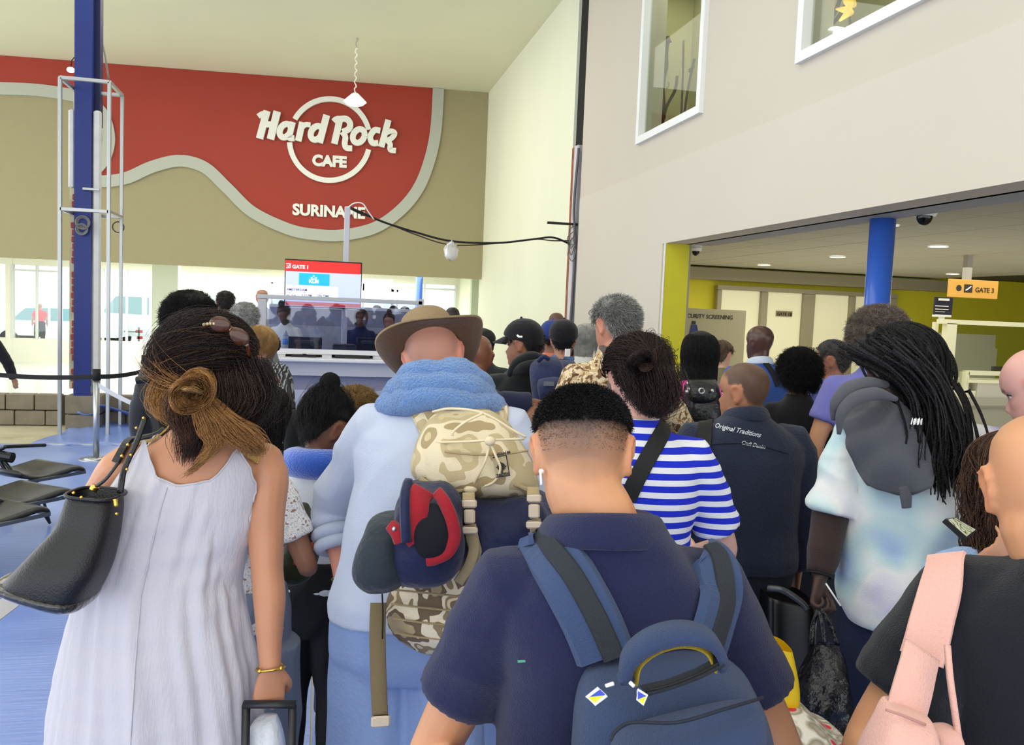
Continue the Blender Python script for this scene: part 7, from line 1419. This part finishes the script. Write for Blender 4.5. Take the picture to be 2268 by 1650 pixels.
# ---------------- striped woman
D = STR; bodybvh(D); hb = hairmat((50, 36, 33), .4); hb2 = hairmat((86, 62, 52), .4)
shell(D, .018, HL, hb); g = (.015, -.118, .165); flow(D, hb, 6500, g, 2, HL, .020, .0009, lift=.008, spreadg=.02); flow(D, hb2, 500, g, 3, HL, .022, .0008, lift=.008, spreadg=.025)
kc2 = D['M'].inverted()@at(1425, 805, 2.455)
knot2(D, kc2, .014, .028, 1600, hb, 4, (0, .1), .0011); knot2(D, kc2+Vector((.01, -.01, .02)), .018, .012, 500, hb2, 6, (0, 0), .0009)
locks(hb, 2400, [(1440, 815, 2.43, .030), (1452, 860, 2.42, .030), (1455, 895, 2.42, .024), (1450, 925, 2.43, .012)], 21, .0011)
locks(hb, 400, [(1435, 850, 2.43, .02), (1432, 890, 2.42, .014), (1428, 920, 2.43, .008)], 22, .001)
cs = top('crossbody_strap', 1450, 980, 2.45, 'wide black bag strap crossing the back of the striped T-shirt', 'bag strap')
strap('strap', D, [(1478, 922), (1470, 950), (1452, 985), (1432, 1020), (1410, 1062), (1390, 1105)], .050, .003, m_belt, cs, .005)
MB_ = MB(); cpt = lambda x, y: cast(D, x, y, .0008, 'bb')[0]
for (cx_, cy_, r_) in ((1548, 1118, 4), (1556, 1114, 4), (1564, 1116, 4), (1550, 1126, 4), (1558, 1124, 4), (1566, 1126, 4), (1556, 1134, 4), (1564, 1134, 3)): MB_.tube([tuple(cpt(cx_+r_*math.cos(a), cy_+r_*math.sin(a))) for a in [i*.7 for i in range(9)]], .0009, 4, closed=True)
t_ = wparent(MB_.build('tattoo', mat('tattoo_ink', (74, 70, 78), .6)), D['root']); t_['kind'] = 'stuff'
pxtube('ear_piece', [(1362, 840, 2.48), (1372, 850, 2.47)], .0015, m_belt, D['root'])
# ---------------- child with neck pillow and jacket
D = GIRL; np_ = top('neck_pillow', 735, 1020, 2.9, 'royal blue plush neck pillow on the child with the bun', 'pillow'); m_np = mat('plush_blue', (20, 84, 190), .75, sheen=.8, bump=.6, bscale=120, var=.2, vscale=10)
pts = [(.012+.108*math.cos(a), D['lean'](1.48)+.018+.10*math.sin(a), 1.462-.012*math.sin(a)) for a in np.linspace(-math.pi-1.1, 1.1, 30)]
o = MB().tube(pts, [.03+.034*min(1, math.sin(math.pi*(i+.8)/30.6)*2.2) for i in range(30)], 18).build('cushion', m_np, None, True); o.matrix_world = D['M']; bpy.context.view_layer.update(); wparent(o, np_)
oj = top('olive_jacket', 660, 1290, 2.75, 'olive green jacket with orange lettering held by the child with the bun', 'jacket'); m_ol = cloth('olive_nylon', (44, 50, 30), rough=.6, bump=.5, bscale=40)
pxloft('jacket_body', [(662, 1108, 684, 1112, 2.74, .02), (648, 1140, 700, 1150, 2.72, .05), (632, 1190, 706, 1195, 2.71, .07), (618, 1240, 704, 1245, 2.71, .08), (608, 1280, 694, 1272, 2.71, .07), (615, 1300, 660, 1292, 2.73, .03)], m_ol, oj, e=.8, wr=.012, wf=26, seed=31)
m_org = cloth('orange_letters', (180, 74, 34), bump=1, bscale=200)
for pts in ([(684, 1166, 2.64), (672, 1195, 2.63), (664, 1225, 2.63), (656, 1252, 2.63)], [(700, 1205, 2.65), (684, 1215, 2.63), (682, 1245, 2.63), (692, 1260, 2.64)]): padfold(pts, .022, m_org, oj, 'letter', .003)
# ---------------- dreadlocks, hoodie, sleeves, carried bags
D = DRD; bodybvh(D); hk = hairmat((15, 14, 16), .55); shell(D, .030, HL, hk, noisef=90, noisea=.004)
Mi = D['M'].inverted(); gl = (np.array(Mi@at(2052, 868, 2.66))-np.array(D['HJ']))@np.array(D['HR'])+np.array([0, -.012, .065])
flow(D, hk, 330, tuple(gl), 3, HL, .028, .0052, lift=.012, spreadg=.022, k=14, wave=.0015, name='dreadlock', pr=(1.3, 3.2))
locks(hk, 260, [(2045, 850, 2.64, .040), (2070, 900, 2.60, .040), (2085, 960, 2.57, .040), (2082, 1020, 2.56, .042), (2090, 1080, 2.56, .045), (2096, 1110, 2.57, .040)], 33, .0052, .004)
locks(hk, 60, [(1960, 790, 2.6, .06), (2030, 840, 2.58, .04), (2070, 900, 2.56, .03), (2080, 980, 2.55, .035), (2070, 1060, 2.55, .03)], 34, .0048, .004)
locks(hairmat((40, 38, 42), .5), 26, [(1950, 770, 2.56, .06), (2020, 820, 2.54, .04), (2066, 890, 2.53, .03), (2080, 980, 2.53, .035), (2072, 1050, 2.54, .03)], 35, .004, .004)
hd2 = top('grey_hoodie', 1960, 1080, 2.55, 'charcoal grey hoodie slung over the left shoulder of the person with dreadlocks', 'hoodie'); m_hood = cloth('hoodie_grey', (84, 86, 94), bump=.4, bscale=300)
drape('hoodie_cloth', D, [[(1868, 862), (1905, 845), (1950, 850)], [(1845, 905), (1915, 890), (1990, 885)], [(1868, 950), (1935, 935), (2020, 930)], [(1895, 1000), (1960, 985), (2045, 985)], [(1915, 1045), (1985, 1040), (2058, 1035)], [(1945, 1075), (2000, 1092), (2056, 1078)]], .035, m_hood, hd2, wr=.020, wf=42, th=.02)
pxtube('hood_fold', [(1846, 930, 2.50), (1852, 892, 2.49), (1880, 862, 2.51), (1925, 850, 2.56), (1965, 852, 2.60)], [.008, .018, .024, .022, .010], m_hood, hd2, n=14); pxtube('hood_fold', [(1858, 962, 2.47), (1864, 915, 2.465), (1893, 884, 2.48), (1940, 872, 2.52), (1985, 884, 2.55)], [.006, .016, .022, .020, .008], m_hood, hd2, n=14)
pxtube('hood_fold', [(2000, 1078, 2.5), (2006, 1100, 2.5), (2008, 1125, 2.5)], [.014, .020, .016], m_hood, hd2, n=12, flat=.4)
lt = MB()
for k in range(3):
    x = 2018+k*8; lt.tube([tuple(at(x, 940, 2.455)), tuple(at(x+3, 926, 2.455)), tuple(at(x+5, 938, 2.455)), tuple(at(x+8, 927, 2.455)), tuple(at(x+6, 941, 2.455))], .0022, 4)
wparent(lt.build('logo_mark', m_white), hd2)['kind'] = 'stuff'
m_brn = cloth('brown_knit', (60, 46, 44), bump=.5, bscale=300); V2 = MB()
for sd in (-1, 1):
    _, S, E, Wp, q, ua = D['arms'][sd]; o = MB().tube(spline([tuple(S.lerp(E, .5)), tuple(E), tuple(E.lerp(Wp, .5)), tuple(E.lerp(Wp, .93))], 5), list(np.interp(np.linspace(0, 1, 16), [0, .4, .7, 1], [.064, .056, .05, .040])), 18).build('undersleeve', m_brn, D['root'], True); P = getv(o.data); N = getn(o.data); setv(o.data, P+N*(.004*folds(P, 40, 5, (.4, .4, 1.5)))[:, None])
for k in range(2): wrist_ring(D, -1, .93+.035*k, .036, .005, m_belt, 'wristband', ['upper black wristband at the brown cuff', 'lower black wristband at the brown cuff'][k])
hnd = D['M']@(D['arms'][-1][3]); print('HAND', hnd)
kb = top('black_plastic_bag', 1825, 1620, 2.65, 'knotted black plastic bag held by the person with dreadlocks', 'bag'); m_film = mat('black_film', (18, 18, 24), .25, bump=1.5, bscale=26, spec=.6)
pxloft('bag_body', [(1815, 1420, 1850, 1420, 2.6, .03), (1790, 1460, 1872, 1460, 2.58, .07), (1768, 1520, 1886, 1520, 2.56, .09), (1760, 1580, 1890, 1580, 2.56, .10), (1772, 1625, 1885, 1625, 2.56, .08), (1800, 1650, 1860, 1650, 2.58, .03)], m_film, kb, e=.85, wr=.012, wf=34, seed=41)
for pts in ([(1812, 1350, 2.60), (1800, 1385, 2.59), (1796, 1430, 2.58)], [(1815, 1352, 2.60), (1822, 1390, 2.58), (1826, 1425, 2.57)], [(1818, 1350, 2.60), (1838, 1380, 2.59), (1856, 1430, 2.58)]): padfold(pts, .014, m_film, kb, 'bag_handle', .002)
lol = top('paper_stick', 1845, 1320, 2.55, 'thin white stick held in the hand above the black plastic bag', 'stick'); pxtube('stick', [(1829, 1292, 2.55), (1862, 1342, 2.52)], .0028, m_white, lol, sub=0)
# things on the floor between them
yb = top('yellow_bag', 1730, 1545, 2.3, 'bright yellow shopping bag behind the navy polo sleeve', 'bag'); m_yb = mat('yellow_plastic', (240, 200, 20), .45, bump=.6, bscale=14)
pxloft('bag_body', [(1690, 1414, 1746, 1430, 2.02, .05), (1688, 1440, 1752, 1455, 2.02, .055), (1690, 1500, 1759, 1500, 2.02, .06), (1700, 1535, 1758, 1545, 2.02, .06), (1710, 1558, 1752, 1562, 2.02, .04)], m_yb, yb, e=.5, wr=.005, wf=30, seed=44, cap=False)
fb = top('floral_bag', 1790, 1650, 2.0, 'floral fabric bag with red roses beside the backpack', 'bag')
def _flor(nt, N, L, v):
    n = N('ShaderNodeTexVoronoi'); n.inputs['Scale'].default_value = 26; L(v, n.inputs[0]); a = ramp(nt, n.outputs['Distance'], [(0, (190, 30, 50)), (.30, (214, 70, 84)), (.36, (206, 198, 184)), (.6, (150, 138, 116)), (.75, (226, 220, 208))]); return a
pxloft('bag_body', [(1712, 1552, 1775, 1555, 1.98, .05), (1705, 1580, 1805, 1585, 1.96, .09), (1700, 1620, 1850, 1625, 1.95, .12), (1700, 1680, 1880, 1680, 1.95, .13), (1705, 2280, 1880, 2280, 1.96, .13), (1730, 2335, 1850, 2335, 1.97, .08)], node_mat('cloth_floral', _flor, rough=.8, bump=.5, bscale=60), fb, e=.85, wr=.008, wf=20, seed=45)
bs = top('black_case', 1745, 1600, 3.0, 'black hard case standing between the denim jacket and the tie-dye shirt', 'suitcase'); m_bc = mat('case_gloss', (16, 16, 19), .3)
pxloft('case_shell', [(1688, 1315, 1788, 1330, 3.0, .09), (1684, 1322, 1792, 1342, 3.0, .11), (1684, 1600, 1790, 1610, 3.0, .11), (1692, 1790, 1784, 1795, 3.0, .10)], m_bc, bs, e=.4); pxtube('case_handle', [(1700, 1302, 2.92), (1735, 1308, 2.9), (1775, 1335, 2.9), (1786, 1350, 2.9)], .012, mat('handle_grey', (90, 92, 96), .3, .5), bs)
ts = top('teal_suitcase', 640, 1388, 4.55, 'pale teal hard suitcase on wheels behind the white dress', 'suitcase'); m_te = mat('teal_shell', (142, 186, 178), .4, bump=.4, bscale=8, stretch=(8, 1, .2))
pxloft('case_shell', [(606, 1212, 656, 1214, 4.6, .09), (600, 1220, 662, 1222, 4.6, .11), (600, 1375, 662, 1375, 4.6, .11), (606, 1384, 656, 1384, 4.6, .09)], m_te, ts, e=.4); b_ = MB(); b_.box(at(632, 1386, 4.48), (.15, .2, .02)); wparent(b_.build('base_rim', m_tro), ts)
for x in (612, 656): wparent(MB().tube([tuple(at(x, 1388, 4.5)-CR*.012), tuple(at(x, 1388, 4.5)+CR*.012)], .022, 12).build('wheel', m_tro, None, True), ts)
# ---------------- person with the pink bag, phone
D = BLD; pbg = top('pink_bag', 2000, 1640, 1.1, 'pale pink fabric bag with a wide strap on the shoulder in the black T-shirt', 'bag'); m_pink = cloth('pink_canvas', (222, 172, 160), bump=.4, bscale=400)
strap('strap', D, [(2100, 1236), (2092, 1275), (2078, 1330), (2058, 1400), (2040, 1460)], .058, .004, m_pink, pbg, .006)
padded('strap', [(2042, 1440, 1.125), (2025, 1510, 1.10), (2005, 1585, 1.085)], .056, .004, m_pink, pbg, tuple(-CF))
pxloft('bag_body', [(1968, 1545, 2048, 1572, 1.09, .012), (1958, 1560, 2055, 1588, 1.08, .03), (1935, 1625, 2062, 1630, 1.07, .045), (1900, 1720, 2064, 1720, 1.07, .055), (1890, 1900, 2060, 1900, 1.07, .06), (1930, 1960, 2030, 1960, 1.08, .03)], m_pink, pbg, e=.6, wr=.003, wf=40, seed=50)
padfold([(2098, 1430, 1.14), (2104, 1500, 1.12), (2118, 1600, 1.11), (2130, 1680, 1.11)], .010, m_pink, pbg, 'rear_strap', .004); pxloft('rear_flap', [(2066, 1606, 2102, 1606, 1.12, .01), (2066, 1640, 2128, 1632, 1.11, .02), (2068, 1760, 2145, 1760, 1.11, .02)], m_pink, pbg, e=.6)
pxtube('top_seam', [(1962, 1572, 1.048), (2000, 1585, 1.045), (2050, 1605, 1.045)], .0018, mat('pink_seam', (178, 128, 120), .8), pbg)
ph = top('phone', 2120, 1180, 1.62, 'dark smartphone with a lit screen held above the light denim shoulder', 'phone')
q = [at(2086, 1156, 1.60), at(2106, 1153, 1.66), at(2156, 1182, 1.66), at(2134, 1199, 1.58)]; n_ = (q[1]-q[0]).cross(q[3]-q[0]).normalized(); n_ = n_ if n_.dot(-CF) > 0 else -n_
wparent(plate('case', q, n_, .009, m_belt, None), ph); c_ = sum(q, Vector())/4; q2 = [c_+(p-c_)*.88 for p in q]; wparent(plate('screen', q2, n_, .001, node_mat('phone_screen', lambda nt, N, L, v: camo(nt, N, L, v, [(232, 232, 220), (206, 210, 180), (120, 130, 60), (236, 236, 226)], 40), rough=.2, emit=0), None, .0095), ph)
for k, key in enumerate(('curly',)):
    pass
print('LOCAL phone in CUR', CUR['M'].inverted()@at(2118, 1210, 1.62), 'lx', CUR['s'])
# ---------------- middle people: bags, straps, glasses
D = PEOPLE['hood_cap']; nb = top('navy_backpack', 1210, 880, 4.25, 'navy day pack on the man in the black hooded jacket', 'backpack'); m_nb = cloth('navy_pack', (28, 38, 78), rough=.6, bump=.4, bscale=60)
pxloft('bag_body', [(1180, 792, 1228, 786, 4.3, .03), (1170, 812, 1246, 802, 4.27, .09), (1172, 850, 1254, 838, 4.25, .12), (1178, 890, 1258, 878, 4.25, .12), (1190, 912, 1248, 902, 4.27, .07)], m_nb, nb, e=.7, wr=.008, wf=16, seed=3)
pxloft('front_pocket', [(1192, 838, 1236, 832, 4.13, .02), (1188, 855, 1246, 848, 4.11, .05), (1194, 885, 1246, 878, 4.11, .05), (1202, 897, 1240, 890, 4.13, .02)], m_nb, nb, e=.7, wr=.004); pxtube('grab_handle', [(1192, 800, 4.2), (1204, 790, 4.18), (1216, 796, 4.19)], .012, m_nb, nb)
b_ = MB(); b_.box(at(1216, 850, 4.05), (.05, .01, .02)); wparent(b_.build('label_patch', mat('patch_grey', (110, 116, 130), .5)), nb)
sc_ = top('hood_scarf', 1170, 800, 4.4, 'black hood bunched over the shoulders of the man in the black cap', 'hood'); m_hb = cloth('hood_black', (20, 23, 26)); 
for pts, r in (([(1126, 832, 4.36), (1145, 806, 4.33), (1175, 792, 4.31), (1205, 794, 4.36)], [.014, .03, .034, .02]), ([(1134, 826, 4.36), (1160, 814, 4.29), (1190, 810, 4.29), (1218, 818, 4.35)], [.014, .03, .034, .014])): pxtube('hood_fold', pts, r, m_hb, sc_, n=12)
mark = MB().tube([tuple(at(1146, 743, 4.33)), tuple(at(1150, 746, 4.31)), tuple(at(1157, 746, 4.31))], .006, 5); wparent(mark.build('cap_mark', m_white), D['root'])
D = PEOPLE['black_cap2']; bb2 = top('blue_backpack', 1240, 830, 5.2, 'blue strapped backpack on the person in the plain black cap', 'backpack'); m_bs = cloth('strap_blue', (64, 100, 150))
strap('shoulder_strap', D, [(1212, 768), (1218, 782), (1226, 800)], .07, .012, m_bs, bb2, .004, tree='bvh'); strap('shoulder_strap', D, [(1268, 770), (1264, 784), (1258, 800)], .07, .012, m_bs, bb2, .004)
pxloft('bag_body', [(1218, 796, 1268, 796, 5.08, .03), (1208, 815, 1278, 815, 5.05, .1), (1208, 880, 1280, 880, 5.05, .12), (1215, 900, 1272, 900, 5.06, .08)], m_nb, bb2, e=.7, wr=.006); b_ = MB(); b_.box(at(1257, 781, 4.98), (.03, .012, .045)); wparent(b_.build('strap_tag', m_white), bb2)
D = PEOPLE['camo_man']; cb_ = top('brown_strap_pack', 1410, 870, 3.5, 'brown strapped bag over the desert camouflage jacket', 'backpack'); m_bs2 = cloth('brown_strap', (84, 70, 66))
strap('shoulder_strap', D, [(1333, 762), (1345, 772), (1362, 795), (1372, 825)], .075, .012, m_bs2, cb_, .006); strap('shoulder_strap', D, [(1448, 765), (1455, 785), (1456, 815)], .075, .012, m_bs2, cb_, .006)
pxloft('bag_body', [(1355, 815, 1462, 815, 3.52, .04), (1345, 850, 1470, 850, 3.48, .1), (1345, 1000, 1470, 1000, 3.48, .12), (1360, 1040, 1455, 1040, 3.5, .07)], m_bs2, cb_, e=.6, wr=.006)
def head_glasses(D, z, label, tone=(60, 50, 46)):
    g = carried(D, 'glasses', label, 'glasses'); m = mat('wire_frame_%d' % tone[0], tone, .3, .3)
    for s in (-1, 1):
        arm = [(s*.083, -.02, z-.012), (s*.086, .04, z-.004), (s*.070, .086, z+.006)]; P = D['HT'](np.array(spline(arm, 5))); MB().tube([tuple(p) for p in P], .0016, 5).build('temple_arm', m, g, True)
        c = np.array([s*.034, .094, z+.012]); ring = [c+np.array([.027*math.cos(a), .006*math.cos(2*a), .019*math.sin(a)]) for a in [i*.4 for i in range(16)]]; P = D['HT'](np.array(ring)); MB().tube([tuple(p) for p in P], .0014, 5, closed=True).build('rim', m, g, True); o = MB(); o.add([tuple(p) for p in P], [tuple(range(16))]); o.build('lens', m_glass, g)
    P = D['HT'](np.array([(-.008, .098, z+.014), (.008, .098, z+.014)])); MB().tube([tuple(p) for p in P], .0016, 5).build('bridge', m, g); return g
head_glasses(PEOPLE['camo_man'], .165, 'thin wire glasses pushed up on the grey hair of the camouflage jacket man'); head_glasses(PEOPLE['violet'], .165, 'dark glasses pushed up on the head of the man in violet blue', (40, 36, 36))
D = PEOPLE['long_black']; lb = top('leather_backpack', 1552, 900, 4.35, 'small shiny black leather backpack on the woman in pink', 'backpack'); m_lb = mat('leather_gloss', (20, 20, 23), .3, bump=.4, bscale=50, spec=.6)
pxloft('bag_body', [(1528, 838, 1582, 838, 4.38, .03), (1516, 856, 1592, 856, 4.35, .08), (1512, 900, 1596, 900, 4.34, .10), (1514, 940, 1594, 940, 4.35, .10), (1526, 956, 1582, 956, 4.37, .05)], m_lb, lb, e=.65, wr=.005); pxloft('flap', [(1530, 840, 1580, 840, 4.28, .02), (1520, 858, 1590, 858, 4.245, .03), (1522, 884, 1588, 884, 4.24, .03), (1540, 892, 1570, 892, 4.25, .015)], m_lb, lb, e=.7)
q = MB().tube([tuple(at(1554+6*math.cos(a), 866+6*math.sin(a), 4.18)) for a in [i*.6 for i in range(10)]], .005, 6, closed=True); wparent(q.build('ring_clasp', m_steel, None, True), lb); q = MB(); [q.ball(at(x, y, 4.19), .011, 8) for x, y in ((1524, 850), (1526, 862), (1522, 868), (1578, 866))]; wparent(q.build('studs', m_steel, None, True), lb)['kind'] = 'stuff'
D = PEOPLE['blue_suit']; bsb = top('shoulder_bag', 1700, 850, 5.4, 'black strap bag over the blue suit jacket', 'bag'); strap('strap', D, [(1684, 796), (1698, 808), (1712, 830), (1722, 855)], .04, .006, m_belt, bsb, .006)
D = PEOPLE['denim_man']; db = top('black_strap_bag', 1560, 1000, 2.9, 'wide black bag strap on the left shoulder of the denim jacket', 'bag strap'); strap('strap', D, [(1566, 912), (1562, 940), (1560, 985), (1564, 1040)], .052, .004, m_belt, db, .006)
text_on('embroidery', 'Original Traditions', D, 1582, 948, 12, 11, mat('thread_white', (206, 210, 216), .7), D['root'], .004, 'bvh', .012, .35, .88); text_on('embroidery', 'Craft Denim', D, 1640, 984, 12, 9, MATS['thread_white'], D['root'], .004, 'bvh', .012, .35, .85)
# stitched yoke seam across the denim back
sp_ = [cast(D, x, y, .003)[0] for x, y in spline([(1575, 985), (1630, 982), (1690, 990), (1745, 1005)], 8)]; MB_ = MB().tube([tuple(p) for p in sp_], .002, 5); wparent(MB_.build('yoke_seam', mat('denim_seam', (24, 28, 44), .8)), D['root'])
# passport and papers of the blonde woman
D = PEOPLE['blonde']; pp_ = top('passport', 606, 868, 4.7, 'open maroon passport with white boarding papers held by the blonde woman', 'passport'); V = lambda *p: at(*p)
wparent(plate('cover', [V(596, 866, 4.7), V(612, 856, 4.72), V(622, 872, 4.7), V(604, 884, 4.68)], -CF, .008, mat('maroon_cover', (120, 30, 60), .5)), pp_); wparent(plate('page', [V(600, 864, 4.67), V(611, 858, 4.69), V(618, 869, 4.67), V(606, 876, 4.66)], -CF, .003, m_white), pp_); wparent(plate('boarding_paper', [V(606, 852, 4.66), V(620, 848, 4.68), V(629, 864, 4.66), V(617, 874, 4.64)], -CF, .002, m_white), pp_); wparent(plate('yellow_slip', [V(592, 860, 4.66), V(602, 846, 4.68), V(604, 856, 4.66)], -CF, .002, m_pully), pp_)
hb_ = top('carry_bag', 650, 965, 5.5, 'black soft bag with a long thin handle in front of the check-in desk', 'bag'); pxloft('bag_body', [(644, 905, 656, 905, 5.5, .03), (634, 925, 668, 925, 5.5, .08), (628, 960, 674, 960, 5.5, .1), (632, 1030, 672, 1030, 5.5, .1)], cloth('bag_black', (30, 31, 34)), hb_, e=.8, wr=.006)
pxtube('handle', [(650, 906, 5.5), (644, 875, 5.55), (638, 840, 5.6)], .012, m_belt, hb_)
